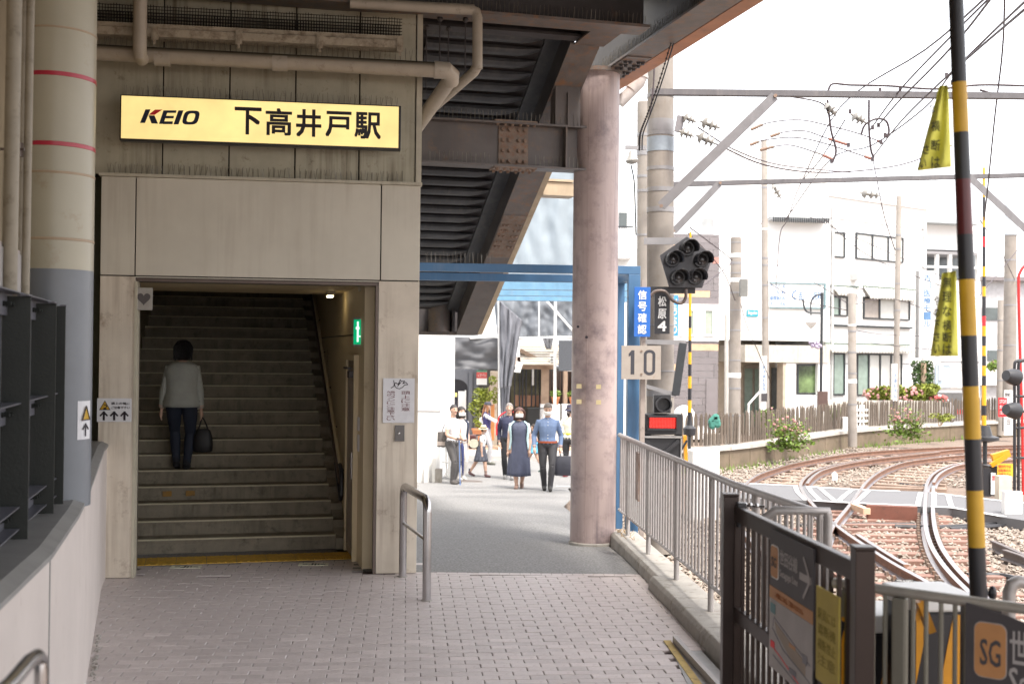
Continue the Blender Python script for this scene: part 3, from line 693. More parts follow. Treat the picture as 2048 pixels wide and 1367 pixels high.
# ---------------------------------------------------------------- support column (pink) and left column
def column(name,lab,c,r,z0,z1,m,rings=()):
    t=thing(name,lab,'column',(c[0],c[1],z0))
    MB().lathe((c[0],c[1],0),[(r,z0),(r,z1)],48).build('shaft',m,t,smooth=True); return t
cp=at(1189,700,14.05); rc=.265
t=column('support_column','tall pink-painted steel column with grey scuffs carrying the footbridge',cp,rc,-.08,5.485,m_pink)
MB().lathe((cp.x,cp.y,0),[(rc+.02,-.06),(rc+.015,-.01),(rc,.0)],48).build('base_grout',m_con,t,smooth=True)
MB().lathe((cp.x,cp.y,0),[(rc+.03,5.44),(rc+.03,5.487)],48).build('cap_plate',m_flange,t,smooth=True)
MB().tube([(cp.x-rc*.38,cp.y-rc*.925,0),(cp.x-rc*.38,cp.y-rc*.925,5.4)],.0035,5).build('weld_seam',m_pink,t)
for px,py in((1158,772),(1197,773),(1158,803),(1197,804)):
    q=at(px,py,cp.y-rc*.97); MB().box(q.x-.028,q.x+.028,cp.y-rc-.0,cp.y-rc+.05,q.z-.025,q.z+.025).build('tape_scrap',mat('cream_tape',(.6,.5,.28),.6),t)
for px,py in((1156,653),(1173,674)):
    q=at(px,py,cp.y-rc); MB().lathe((q.x,q.y+.02,q.z),[(.016,0),(.016,.03)],10,(0,-1,0)).build('bolt_hole',m_ink,t)
cl=at(106,700,7.12); rl_=.222
t=thing('left_column','thick cream and grey round column with two red stripes beside the left wall','column',(cl.x,cl.y,1.25))
zb_=at(130,537,7.12-rl_*.9).z
MB().lathe((cl.x,cl.y,0),[(rl_,zb_),(rl_,6.1)],56).build('upper_shaft',m_col,t,smooth=True)
MB().lathe((cl.x,cl.y,0),[(rl_+.0005,1.25),(rl_+.0005,zb_-.0005)],56).build('lower_shaft',m_colgrey,t,smooth=True)
for y_,hh,mm,nm in((147,.011,m_red,'red_stripe'),(287,.011,m_red,'red_stripe'),(54,.004,m_weld,'weld_ring'),(344,.005,m_weld,'weld_ring'),(477,.006,m_weld,'weld_ring')):
    z=at(150,y_,7.12-rl_*.9).z; MB().lathe((cl.x,cl.y,0),[(rl_,z-hh-.002),(rl_+.0025,z-hh),(rl_+.0025,z+hh),(rl_,z+hh+.002)],56).build(nm,mm,t,smooth=True)
# sticker wrapped on the left column
q=at(167,845,cl.y-.12); ang0,ang1=-31,0
V=[];n=8; zt,zbm=q.z+.125,q.z-.10
mb=MB()
for i in range(n+1):
    a=R(ang0+(ang1-ang0)*i/n); x,y=cl.x+(rl_+.003)*math.cos(a),cl.y+(rl_+.003)*math.sin(a); V+=[(x,y,zbm),(x,y,zt)]
mb.mesh(V,[(2*i,2*i+2,2*i+3,2*i+1) for i in range(n)],True)
ps=thing('column_sticker','curved white pigeon warning sticker wrapped on the left column','sign',(cl.x+rl_,cl.y-.1,zbm)); mb.build('sheet',m_paper,ps)
a=R(-15); FC=Fr((cl.x+(rl_+.006)*math.cos(a),cl.y+(rl_+.006)*math.sin(a)),75)
MB(FC).prism([(-.035,zt-.11),(.035,zt-.11),(0,zt-.03)],-.003,0).build('triangle',MC['warning_yellow'],ps)
strokes(FC,-.0035,[[(-.035,zt-.11),(.035,zt-.11),(0,zt-.03),(-.035,zt-.11)]],.006,m_ink,ps,'triangle_border')
strokes(FC,0,[[(0,zbm+.02),(0,zbm+.09)],[(-.025,zbm+.06),(0,zbm+.09),(.025,zbm+.06)]],.008,m_ink,ps,'arrow')
# ---------------------------------------------------------------- left parapet wall, coping and steel screen
WT=[(-.95,-.5),(-1.35,2.2),(-1.82,4.27),(-2.04,5.33),(-2.38,6.6),(-2.60,7.35),(-3.70,10.9),(-3.86,11.5)]
ZW=1.30
lw=thing('parapet_wall','low pinkish beige parapet wall with grey coping along the left side','wall',(-2.4,6,0))
V=[];n=len(WT)
def off(i,d):
    a=Vector((*WT[max(i-1,0)],0)); b=Vector((*WT[min(i+1,n-1)],0)); t=(b-a).normalized(); nn=Vector((-t.y,t.x,0)); q=Vector((*WT[i],0))+nn*d; return q
for i in range(n):
    for d,z in((0,-.05),(0,ZW-.055),(.5,ZW-.055),(.5,-.05)):
        q=off(i,d); V.append((q.x,q.y,z))
F=[(i*4+j,(i+1)*4+j,(i+1)*4+(j+1)%4,i*4+(j+1)%4) for i in range(n-1) for j in range(4)]+[(0,1,2,3),tuple((n-1)*4+j for j in(3,2,1,0))]
MB().mesh(V,F).build('wall_face',m_lwall,lw)
V=[]
for i in range(n):
    for d,z in((-.012,ZW-.053),(-.012,ZW-.03),(.045,ZW),(.52,ZW),(.52,ZW-.053)):
        q=off(i,d); V.append((q.x,q.y,z))
F=[(i*5+j,(i+1)*5+j,(i+1)*5+(j+1)%5,i*5+(j+1)%5) for i in range(n-1) for j in range(5)]+[tuple(range(5)),tuple((n-1)*5+j for j in(4,3,2,1,0))]
MB().mesh(V,F).build('coping',m_coping,lw)
for i,th in((3,.006),(2,.005)):
    q=off(i,-.001); MB().box(q.x-.003,q.x+.003,q.y-.004,q.y+.004,0,ZW-.06).build('wall_joint',m_coping,lw)
# slender vertical groove and end batten near the pillar
MB().tube([(-3.23,9.3,.35),(-3.23,9.3,1.05)],.012,6).build('grab_slot',m_dark,lw)
# rubble in the gap along the foot of the wall
mb=MB(); 
for i in range(60):
    y=rnd.uniform(7.6,9.2); x=np.interp(y,[7.35,10.9],[-2.60,-3.70])+.02+rnd.uniform(0,.035); mb.ball((x,y,.0),(rnd.uniform(.006,.014),)*3,5,4)
mb.build('foot_rubble',m_con,lw,kind='stuff')
# steel screen
FF=Fr((-2.50,6.72),13.7)
sf=thing('steel_screen','dark grey steel screen fence with fins and flanges on top of the left wall','fence',(-2.6,5.5,ZW))
zt_=2.425
MB(FF).box(-.13,-.125,-6,.0,1.42,zt_-.005).build('panel_sheet',m_fpanel,sf)
for v in(0,-.40,-1.28,-2.16,-3.04,-3.9):
    f_=MB(FF).box(-.122,.0,v-.012,v,1.31,zt_-.012).build('fin',m_fence,sf)
    MB(FF).box(-.03,.004,v-.10 if v<-.1 else v-.03,v+.012,zt_-.012,zt_-.004).build('fin_cap',m_fpanel,f_)
for z in (1.36,1.46,1.93):
    MB(FF).box(-.123,-.035,-6,-.013,z-.006,z).build('ledge',m_fpanel,sf)
    MB(FF).box(-.120,-.10,-6,-.013,z-.10,z-.007).build('ledge_angle',m_fpanel,sf)
MB(FF).box(-.123,-.04,-6,.0,zt_,zt_+.006).build('top_flange',m_fpanel,sf)
MB(FF).box(-.120,-.10,-6,-.013,zt_-.10,zt_-.001).build('ledge_angle',m_fpanel,sf)
bl=[]
for v in(-.40,-1.28,-2.16,-3.04):
    for z in(zt_-.05,1.88,1.41,1.33): bl+=[FF.p(-.10,v-.05,z),FF.p(-.10,v-.12,z),FF.p(-.10,v+.08,z)]
bolts(FF,bl,sf,m=m_fence,r=.010,h=.035,ax=tuple(FF.u))
# further screen beyond the column
FF2=Fr((-2.80,7.75),18)
s2=thing('steel_screen','narrow dark steel screen fence between the left column and the doorway pillar','fence',(-3,8.5,ZW))
MB(FF2).box(-.13,-.12,0,3.1,1.38,2.36).build('panel_sheet',m_fpanel,s2)
for v in(.0,.8,1.6,2.4,3.1): MB(FF2).box(-.119,.0,v,v+.012,1.31,2.37).build('fin',m_fence,s2)
for z in(1.40,1.75,2.37): MB(FF2).box(-.118,-.02,.013,3.09,z,z+.006).build('ledge',m_fpanel,s2)
# wall, pipes and box at the far left
FL=Fr((-2.50,6.72),13.7)
wl=thing('side_wall','grimy beige wall behind the pipes at the far left','wall',(-3.3,5.5,0))
MB(FL).box(-.62,-.50,-8,1.2,0,6.1).build('wall_face',mat('grimy_beige_wall',(.32,.26,.17),.7,streak=.6,dcol=(.1,.07,.04)),wl)
MB(FL).box(-.62,-.50,1.2,6,0,6.1).build('wall_face',MC['grimy_beige_wall'],wl)
for px,D,r in((12,5.6,.035),(33,6.1,.024),(44,6.1,.022)):
    a=at(px,600,D); t=MB().tube([(a.x+.01,a.y,1.31),(a.x+.03,a.y,6.1)],r,14).build('wall_pipe',mat('grimy_wall_pipe',(.27,.235,.175),.5,dirt=.3,dcol=(.13,.1,.06),streak=.5,bump=.05),None,{12:'leftmost grimy vertical pipe at the picture edge',33:'middle of the three vertical pipes left of the striped column',44:'vertical pipe touching the left column edge, right of its twin'}[px],'pipe','vertical pipes left of the column',smooth=True)
q=at(33,300,6.07)
MB().box(q.x-.0,q.x+.03,q.y-.05,q.y+.02,q.z-.035,q.z+.035).box(q.x-.07,q.x+.05,q.y-.03,q.y-.02,q.z-.006,q.z+.006).build('pipe_clamp',m_jamb,bpy.data.objects['side_wall'])
t=thing('meter_box','pale metal box standing behind the steel screen at the left edge','box',tuple(at(20,590,5.6)))
a=FL.px(3,520,-.55); b=FL.px(45,520,-.55)
MB(FL).box(-.42,b[0]+.0,-1.5,-.55,1.6,at(44,498,6.0).z).build('cabinet',mat('pale_cabinet',(.42,.37,.35),.45,var=.04),t,bevel=.008)
MB(FL).box(b[0]+.001,b[0]+.006,-1.48,-.57,1.65,at(44,500,6.0).z-.02).build('door_edge',m_slight,t)
# stainless handrail at the bottom left
t=thing('wall_handrail','stainless handrail end in the bottom left corner by the wall','handrail',tuple(at(70,1340,3.1)))
MB().tube([at(-60,1440,2.5),at(20,1368,2.8),at(58,1322,3.05),at(74,1311,3.15),at(82,1318,3.2),at(83,1345,3.2),at(80,1450,3.2)],.019,14).build('rail',m_steel,t,smooth=True)
# ---------------------------------------------------------------- stainless U barrier
g1=gnd(805,1152,0); g2=gnd(853,1200,0); hh=.88
t=thing('hoop_barrier','stainless steel hoop barrier standing in front of the right pillar','barrier',tuple((g1+g2)/2))
d=(g2-g1); L=d.length; d.normalize(); P=[g1]
for k in range(7):
    a=R(90*k/6); P.append(g1+d*(.11-.11*math.cos(a))+Vector((0,0,hh-.11+.11*math.sin(a))))
for k in range(7):
    a=R(90*k/6); P.append(g2-d*(.11-.11*math.sin(a))+Vector((0,0,hh-.11+.11*math.cos(a))))
P.append(g2)
MB().tube(P,.0375,20).build('hoop',m_steel,t,smooth=True)
MB().tube([g1+Vector((0,0,.52)),g2+Vector((0,0,.52))],.015,10).build('cross_bar',m_steel,t,smooth=True)
for g_ in(g1,g2): MB().lathe(g_,[(.05,0),(.048,.006),(.038,.008)],20).build('foot_collar',m_con,t)
# ---------------------------------------------------------------- kerb and long railing
KX=lambda y:1.34+.07*(13.66-y)
kb=thing('kerb','rough concrete kerb carrying the grey railing','kerb',(1.6,10,0))
ys=[6.9,8.0,9.1,10.2,11.2,12.05,13.0,14.0]
for a,b in zip(ys,ys[1:]):
    V=[]
    for y in(a+.006,b-.006):
        j=.02*noise.noise(Vector((y*2,0,0)))
        w=-.16-.05*(y<11.2); zt2=.12
        V+=[(KX(y)+w+j-.02,y,-.1),(KX(y)+w+j,y,.085+j*.3),(KX(y)+w+.03+j,y,zt2),(KX(y)+.15,y,zt2),(KX(y)+.17,y,-.55)]
    MB().mesh(V,[(0,1,6,5),(1,2,7,6),(2,3,8,7),(3,4,9,8),(4,3,2,1,0),(5,6,7,8,9)]).build('kerb_block',m_con,kb,bevel=.01)
mb=MB(); 
for i in range(26):
    y=rnd.uniform(13.3,14.0); x=KX(y)+rnd.uniform(-.1,.05)
    mb.tube([(x,y,.12),(x+rnd.uniform(-.06,.06),y+rnd.uniform(-.1,.1),.12+rnd.uniform(.02,.06))],.003,3)
mb.build('dry_leaves',mat('dry_straw',(.35,.24,.12),.9),kb,kind='stuff')
ra=thing('railing','long grey steel pedestrian railing with vertical bars on the kerb','railing',(KX(10),10,.12))
zR,zB=1.215,.33
top=[(KX(y),y,zR+(.05*max(0,(9-y))/2.2)) for y in(14.3,13,12,11,10,9,8.2,7.5,6.95)]
MB().tube(top,.027,14).build('top_rail',m_rail,ra,smooth=True)
MB().tube([(KX(y),y,zB) for y in(14.3,12,10,8,6.95)],.017,10).build('bottom_rail',m_rail,ra,smooth=True)
y=14.2; k=0
posts=[13.66,12.4,11.0,9.67,8.35,6.98]
while y>7.0:
    if min(abs(y-p) for p in posts)>.05:
        MB().tube([(KX(y),y,zB-.012),(KX(y),y,zR+.03*max(0,(9-y))/2.2)],.0115,8).build('bar',m_rail,ra,smooth=True)
    y-=.128
for p in posts: MB().tube([(KX(p),p,.121),(KX(p),p,zR+.03*max(0,(9-p))/2.2)],.024,12).build('post',m_rail,ra,smooth=True)
q=at(1287,922,12.9); MB().box(KX(12.8)-.05,KX(12.8)-.028,12.72,12.95,.62,1.13).build('worn_plate',mat('worn_pink_plate',(.4,.32,.28),.8,dirt=.5,dcol=(.3,.2,.15)),ra)
# return rail at the near end
rr=thing('return_railing','short grey return railing with rounded top at the end of the long railing','railing',(1.6,6.6,0))
zt3=1.33
MB().tube([(1.40,6.62,zt3-.05),(1.46,6.6,zt3),(1.74,6.6,zt3),(1.745,6.6,zt3-.03),(1.745,6.6,-.5)],.026,12).build('top_rail',m_rail,rr,smooth=True)
for x in(1.46,1.52,1.58,1.64,1.70): MB().tube([(x,6.6,.3),(x,6.6,zt3-.02)],.009,8).build('bar',m_rail,rr,smooth=True)
MB().tube([(1.40,6.6,.3),(1.74,6.6,.3)],.015,8).build('bottom_rail',m_rail,rr,smooth=True)
# concrete apron and yellow edge strip at the lower right of the floor
a=gnd(1345,1275,.02); b=gnd(1440,1367,.02)
t=thing('slab_edge','pale concrete slab with a raised dark edge beside the brown gate','slab',(1.35,8,0))
MB().prism([(1.20,8.85),(1.42,8.85),(1.62,6.0),(1.15,6.0)],-.05,.005,'z').build('slab',mat('pale_concrete',(.36,.36,.36),.8,dirt=.2,dcol=(.25,.24,.22)),t)
p0,p1=gnd(1350,1277,.03),gnd(1432,1367,.03)
MB().bar(p0,p0+(p1-p0)*2.2,.035,.05).build('raised_edge',m_slight,t)
p0,p1=gnd(1334,1280,.006),gnd(1396,1367,.006)
MB().bar(p0,p0+(p1-p0)*2.2,.055,.006).build('yellow_strip',mat('worn_yellow_strip',(.5,.36,.12),.7,dirt=.3),t)
# ---------------------------------------------------------------- brown gate
G0=Vector((1.13,6.02,0)); G1=Vector((1.275,4.42,0)); gd=(G1-G0); gl=gd.length; gd.normalize()
FG=Fr((G0.x,G0.y),math.degrees(math.atan2(gd.y,gd.x)))
bg_=thing('brown_gate','dark brown barred gate carrying the line sign at the lower right','gate',(1.2,5.2,-.05))
ptop=at(1460,987,6.0).z
gp=thing('gate_post','square dark brown gate post left of the barred gate','post',(1.09,6.02,-.05))
pm=at(1460,987,6.02); MB().box(pm.x-.037,pm.x+.037,5.98,6.055,-.05,ptop-.012).build('post',m_brown,gp,bevel=.003)
MB().box(pm.x-.040,pm.x+.040,5.977,6.058,ptop-.0115,ptop+.002).build('cap',m_brown,gp,bevel=.004)
zc=1.43
MB(FG).box(0,gl,-.02,.02,zc-.075,zc).build('top_rail',m_brown,bg_,bevel=.006)
MB(FG).box(.052,gl,-.018,.018,.86,.93).build('mid_rail',m_brown,bg_,bevel=.004)
MB(FG).box(.052,gl,-.018,.018,.06,.12).build('bottom_rail',m_brown,bg_,bevel=.004)
MB(FG).box(0,.05,-.019,.019,.05,zc-.076).build('stile',m_brown,bg_,bevel=.004)
nb=18
for i in range(1,nb):
    u=.05+(gl-.05)*i/nb
    MB(FG).box(u-.008,u+.008,-.008,.008,.121,zc-.076).build('bar',m_brown,bg_)
e=at(1725,1092,4.40); MB().box(e.x-.036,e.x+.036,4.36,4.432,-.05,e.z-.01).build('end_post',m_brown,bg_,bevel=.003)
MB().box(e.x-.039,e.x+.039,4.357,4.435,e.z-.0095,e.z+.004).build('end_cap',m_brown,bg_,bevel=.004)
# latch chain between post and gate
mb=MB(); a=Vector((pm.x+.04,6.0,ptop-.05)); b=Vector((G0.x+.13,5.95,ptop-.055)); mb.tube([a,(a+b)/2+Vector((0,0,-.004)),b],.007,6)
for s_ in(.25,.45,.7): mb.ball(a+(b-a)*s_,.013,8,6)
mb.build('latch',m_steel,bg_); MB().box(G0.x-.005,G0.x+.035,5.93,5.99,1.33,1.45).build('latch_block',m_black,bg_)
# line sign on the gate
zs1,zs0=1.33,.66
s0=FG.px(1540,1150,-.03)[0]; s1=FG.px(1627,1150,-.03)[0]
ls=thing('line_sign','grey and orange tram line direction sign with route map hung on the brown gate','sign',tuple(FG.p((s0+s1)/2,-.03,zs0)))
vz=-.03
def LZ(py): return FG.px(1583,py,vz)[1]
z_a=FG.px(1540,1055,vz)[1]; z_d=FG.px(1540,1330,vz)[1]; z_b=FG.px(1540,1168,vz)[1]; z_c=FG.px(1540,1192,vz)[1]
MB(FG).box(s0,s1,vz,vz+.008,z_d,z_a).build('board',m_sgrey,ls)
MB(FG).box(s0,s1,vz-.002,vz-.0002,z_c+.001,z_b).build('orange_band',m_sor,ls)
MB(FG).box(s0,s1,vz-.002,vz-.0002,z_d,z_c).build('map_panel',m_slight,ls)
U=lambda s_:s0+(s1-s0)*s_
def rrect(f,v,u0,u1,z0,z1,r,m,parent,nm,th=.002):
    P=[]
    for cx_,cz_,a0 in((u1-r,z1-r,0),(u0+r,z1-r,90),(u0+r,z0+r,180),(u1-r,z0+r,270)):
        for k in range(5): a=R(a0+k*22.5); P.append((cx_+r*math.cos(a),cz_+r*math.sin(a)))
    return MB(f).prism(P,v-th,v).build(nm,m,parent)
H=z_a-z_b
rrect(FG,vz-.0002,U(.03),U(.22),z_b+H*.16,z_b+H*.74,.02,m_white,ls,'logo_border')
rrect(FG,vz-.0025,U(.04),U(.21),z_b+H*.18,z_b+H*.72,.018,m_sor,ls,'logo')
text(FG,vz-.005,'SG',U(.065),U(.185),z_b+H*.36,z_b+H*.53,m_sgrey,ls,bold=.01,th=.001)
text(FG,vz-.0002,'世田谷線',U(.25),U(.66),z_b+H*.46,z_b+H*.72,m_slight,ls,bold=.01,th=.001)
text(FG,vz-.0002,'Setagaya Line',U(.25),U(.67),z_b+H*.22,z_b+H*.38,m_slight,ls,bold=.008,th=.001)
strokes(FG,vz-.0002,[[(U(.72),z_b+H*.46),(U(.94),z_b+H*.46)]],.03,m_slight,ls,'arrow',.001); strokes(FG,vz-.0015,[[(U(.80),z_b+H*.78),(U(.94),z_b+H*.46),(U(.80),z_b+H*.14)]],.016,m_slight,ls,'arrow',.001)
text(FG,vz-.0022,'この階段は工事の為、ご利用いただけません',U(.14),U(.80),z_c+(z_b-z_c)*.25,z_c+(z_b-z_c)*.72,mat('sign_brown',(.3,.1,.03),.6,bump=0),ls,th=.001)
Zm=lambda t_:z_d+(z_c-z_d)*t_; mg=mat('map_grey',(.2,.2,.22),.6,bump=0)
strokes(FG,vz-.0022,[[(U(.10),Zm(.62)),(U(.12),Zm(.75)),(U(.95),Zm(.45))],[(U(.08),Zm(.58)),(U(.35),Zm(.38)),(U(.95),Zm(.22))],[(U(.1),Zm(.2)),(U(.85),Zm(.02))]],.006,mg,ls,'map_line',.001)
strokes(FG,vz-.0022,[[(U(.08),Zm(.32)),(U(.3),Zm(.25)),(U(.8),Zm(.05))]],.006,m_redl,ls,'map_route',.001)
MB(FG).prism([(U(.14),Zm(.70)),(U(.86),Zm(.44)),(U(.86),Zm(.26)),(U(.5),Zm(.36)),(U(.2),Zm(.55))][::-1],vz-.0032,vz-.0022).build('map_platform',mat('map_tan',(.3,.25,.2),.6,bump=0),ls)
for a,b,c,dd,mm in((.04,.16,.80,.94,mat('map_teal',(.12,.24,.25),.6,bump=0)),(.5,.64,.50,.55,m_sor),(.8,.9,.42,.54,mg),(.5,.66,.14,.22,mg),(.05,.15,.30,.40,m_redl)):
    MB(FG).box(U(a),U(b),vz-.0045,vz-.0034,Zm(c),Zm(dd)).build('map_box',mm,ls)
# yellow notice on the gate
s0,s1=FG.px(1634,1250,-.03)[0],FG.px(1679,1250,-.03)[0]; za,zb2=FG.px(1636,1170,-.03)[1],FG.px(1634,1355,-.03)[1]
yn=thing('yellow_notice','tall yellow notice hung on the brown gate right of the line sign','notice',tuple(FG.p(s0,-.03,zb2)))
myn=mat('notice_yellow',(.42,.33,.06),.6,bump=.02)
MB(FG).box(s0,s1,-.034,-.026,zb2,za).build('board',myn,yn)
for k,(s_,a) in enumerate((('駅員には',.72),('遮断機',.56),('横断禁止',.40),('注意',.24))): text(FG,-.034,s_,s0+.02,s1-.03,zb2+(za-zb2)*(a-.06),zb2+(za-zb2)*(a+.06),mat('dull_olive',(.2,.16,.02),.7,bump=0),yn,th=.001)
# ---------------------------------------------------------------- pale foreground fence
N0=at(1668,1170,4.66); N1=at(2110,1219,4.15); nd=(N1-N0); nl=Vector((nd.x,nd.y,0)).length
FN=Fr((N0.x,N0.y),math.degrees(math.atan2(nd.y,nd.x))); zN=(N0.z+N1.z)/2
nf=thing('pale_fence','out-of-focus pale green-grey barred fence in the lower right foreground','fence',(N0.x,N0.y,-.05))
mpf=mat('pale_fence_paint',(.20,.19,.155),.42,metal=.2,var=.05)
MB(FN).tube([(-.0,0,zN),(nl+.4,0,zN)],.020,12,False).build('top_rail',mat('pale_rail_top',(.36,.34,.30),.35,metal=.3),nf,smooth=True)
for px in(1695,1800): u=FN.px(px,1260,0)[0]; MB(FN).box(u-.026,u+.026,-.02,.02,-.05,zN-.02).build('post',mpf,nf,bevel=.006)
for px in(1720,1746,1770,1826,1852,1882,1910,1932,1958): u=FN.px(px,1260,0)[0]; MB(FN).tube([(u,0,.1),(u,0,zN-.018)],.009,8,False).build('bar',mpf,nf,smooth=True)
MB(FN).box(-.0,nl+.4,-.012,.012,.08,.12).build('bottom_rail',mpf,nf)
# second line sign on this fence
s0=FN.px(1932,1260,-.03)[0]; s1=s0+.46; z1_=FN.px(1932,1204,-.03)[1]; z0_=z1_-.62
l2=thing('line_sign','cropped dark grey tram line sign with orange letter badge in the bottom right corner','sign',tuple(FN.p(s0,-.03,z0_)))
MB(FN).prism([(s0,z0_),(s1,z0_),(s1,z1_-.11),(s0+.12,z1_-.02),(s0,z1_)],-.034,-.026).build('board',m_sgrey,l2)
p=[FN.px(1950,1241,-.034),FN.px(2012,1359,-.034)]
rrect(FN,-.034,p[0][0]-.003,p[1][0]+.003,p[1][1]-.003,p[0][1]+.003,.028,m_slight,l2,'logo_border'); rrect(FN,-.0362,p[0][0],p[1][0],p[1][1],p[0][1],.026,m_sor,l2,'logo')
a=FN.px(1960,1327,-.04); b=FN.px(2001,1282,-.04); text(FN,-.0385,'SG',a[0],b[0],a[1],b[1],m_sgrey,l2,bold=.012,th=.001)
a=FN.px(2019,1325,-.04); b=FN.px(2056,1265,-.04); text(FN,-.0345,'世',a[0],b[0],a[1],b[1],m_slight,l2,bold=.01,th=.001)
a=FN.px(2017,1385,-.04); b=FN.px(2056,1340,-.04); text(FN,-.0345,'Se',a[0],b[0],a[1],b[1],m_slight,l2,bold=.01,th=.001)
# ---------------------------------------------------------------- crossing machine and boom in the foreground
D=5.35
def stripes(f,u0,u1,v,z0,z1,parent,wid=.16,lean=.2,ma=m_mach,mbk=m_kb):
    base=MB(f).box(u0,u1,v,v+.01,z0,z1).build('stripe_panel',mbk,parent)
    t_=-lean-wid*2; k=0
    while t_<(u1-u0)+lean:
        # diagonal band clipped to the panel
        P=[(t_,z0),(t_+wid,z0),(t_+wid+lean*2.4,z1),(t_+lean*2.4,z1)]
        out=[]
        def clip(P,ax,lim,sg):
            o=[]
            for i in range(len(P)):
                a,b=P[i],P[(i+1)%len(P)]; ia=(a[ax]-lim)*sg>=0; ib=(b[ax]-lim)*sg>=0
                if ia: o.append(a)
                if ia!=ib:
                    s_=(lim-a[ax])/(b[ax]-a[ax]); o.append((a[0]+(b[0]-a[0])*s_,a[1]+(b[1]-a[1])*s_))
            return o
        P=[(p_[0]+u0,p_[1]) for p_ in P]
        P=clip(P,0,u0,1); P=clip(P,0,u1,-1) if len(P)>2 else P
        if len(P)>2: MB(f).prism(P,v-.003,v-.0005).build('stripe',ma,parent)
        t_+=wid*2
def cabinet(name,lab,px0,px1,py_t,py_b,D,depth=.35):
    f=Fr((0,D),6); a=f.px(px0,py_t+30,0); b=f.px(px1,py_t+30,0); zt=f.px((px0+px1)/2,py_t,0)[1]; zm=f.px((px0+px1)/2,py_b,0)[1]
    t=thing(name,lab,'gate machine',tuple(f.p((a[0]+b[0])/2,.1,-.5)))
    MB(f).box(a[0],b[0],0,depth,zm,zt).build('white_hood',m_white,t,bevel=.012)
    MB(f).box(a[0]+.01,b[0]-.01,.012,depth-.02,-.5,zm-.002).build('body',m_kb,t)
    stripes(f,a[0]+.01,b[0]-.01,.001,-.4,zm-.01,t,.11,.12)
    return t
cabinet('gate_machine','white topped gate cabinet with orange and black stripes behind the pale fence',1707,1838,1231,1266,5.3)
g2_=cabinet('gate_machine','dark crossing gate machine with white hood at the foot of the striped boom',1828,1960,1192,1224,5.0)
mb=MB(); mb.bar(at(1838,1200,4.9),at(1862,1262,4.9),.05,.03); mb.bar(at(1846,1192,4.9),at(1832,1240,4.9),.02,.02); mb.build('orange_arm',m_mach,g2_)
f=Fr((0,4.75),4)
sp=thing('striped_board','slanted orange and black striped board partly hidden by the pale fence post','striped board',tuple(at(1665,1340,4.62)))
fb2=Fr(tuple(at(1676,1300,4.62))[:2],-30); zt4=at(1680,1232,4.62).z
MB(fb2).box(-.02,.08,0,.012,.2,zt4).build('board',m_mach,sp); MB(fb2).prism([(-.02,zt4-.22),(.03,zt4-.02),(-.02,zt4)],-.004,-.001).build('stripe',m_kb,sp); MB(fb2).prism([(-.02,.3),(.08,.52),(.08,.65),(-.02,.45)],-.004,-.001).build('stripe',m_kb,sp)
# boom
base=at(1957,1195,4.8); topb=at(1911,-30,4.8)
bm=thing('crossing_boom','raised black and yellow striped crossing boom in the right foreground','crossing boom',tuple(base))
segs=[(-30,166,'k'),(166,266,'y'),(266,360,'k'),(360,470,'r'),(470,560,'k'),(560,672,'y'),(672,773,'k'),(773,878,'y'),(878,980,'k'),(980,1093,'y'),(1093,1215,'k')]
def BP(py): s_=(py+30)/1225; return topb+(base-topb)*s_
for a,b,c_ in segs:
    r0=.029+.005*(a+30)/1225 ; A,B=BP(a),BP(b)
    mm={'k':m_kb,'y':mat('yellow_boom_band',(.55,.32,.02),.45,bump=.03),'r':mat('red_reflector_band',(.10,.012,.015),.35,bump=.02)}[c_]
    MB().tube([A,B],[r0,r0+.0004],18,caps=True).build({'k':'black_band','y':'yellow_band','r':'red_reflector'}[c_],mm,bm,smooth=True)
mb=MB()
for px in(1968,1985): p=at(px,1185,4.8); mb.ball(p,(.018,.018,.03),8,6)
mb.box(base.x-.05,base.x+.06,4.72,4.86,.2,base.z-.02); mb.build('boom_mount',m_kb,bm)
def flag(lab,pts,lines,tx):
    t=thing('warning_banner',lab,'banner',tuple(at(*pts[2],4.74)),'yellow banners tied to the crossing boom')
    # cloth as a grid hanging from the boom with folds
    n,m_=14,12; V=[]
    (x0,y0),(x1,y1),(x2,y2),(x3,y3)=pts   # tl,tr,br,bl
    for j in range(m_+1):
        s_=j/m_
        for i in range(n+1):
            q_=i/n; x=(x0+(x1-x0)*q_)*(1-s_)+(x3+(x2-x3)*q_)*s_; y=(y0+(y1-y0)*q_)*(1-s_)+(y3+(y2-y3)*q_)*s_
            V.append(tuple(at(x,y,4.74+.013*math.sin(q_*11+s_*3)+.009*math.sin(s_*7+q_*5))))
    F=[(j*(n+1)+i,j*(n+1)+i+1,(j+1)*(n+1)+i+1,(j+1)*(n+1)+i) for j in range(m_) for i in range(n)]
    o=MB().mesh(V,F,True).build('cloth',m_flagy,t,smooth=True); so_=o.modifiers.new('s','SOLIDIFY'); so_.thickness=.0015
    f=Fr((0,4.705),0)
    for ch,xx,ya,yb,w in tx:
        a=f.px(xx-w/2,yb,0); b=f.px(xx+w/2,ya,0); text(f,0,ch,a[0],b[0],a[1],b[1],mat('banner_print',(.05,.05,.012),.8,bump=0),t,bold=.015,th=.001)
flag('upper yellow triangular warning banner tied to the striped boom',[(1878,172),(1896,170),(1902,334),(1834,342)],0,[(c,1871-2*0,y,y+21,17) for c,y in zip('横断は',(241,280,314))]+[(c,x,y,y+18,12) for c,x,y in zip('なさい',(1864,1852,1846),(208,290,318))])
flag('lower yellow warning banner with two columns of lettering tied to the striped boom',[(1884,546),(1912,541),(1916,712),(1861,712)],0,[(c,1894,y,y+20,17) for c,y in zip('無理な横断は',(554,583,612,640,664,688))]+[(c,1873,y,y+18,12) for c,y in zip('おやめ下さい',(568,592,615,640,664,688))][1:])
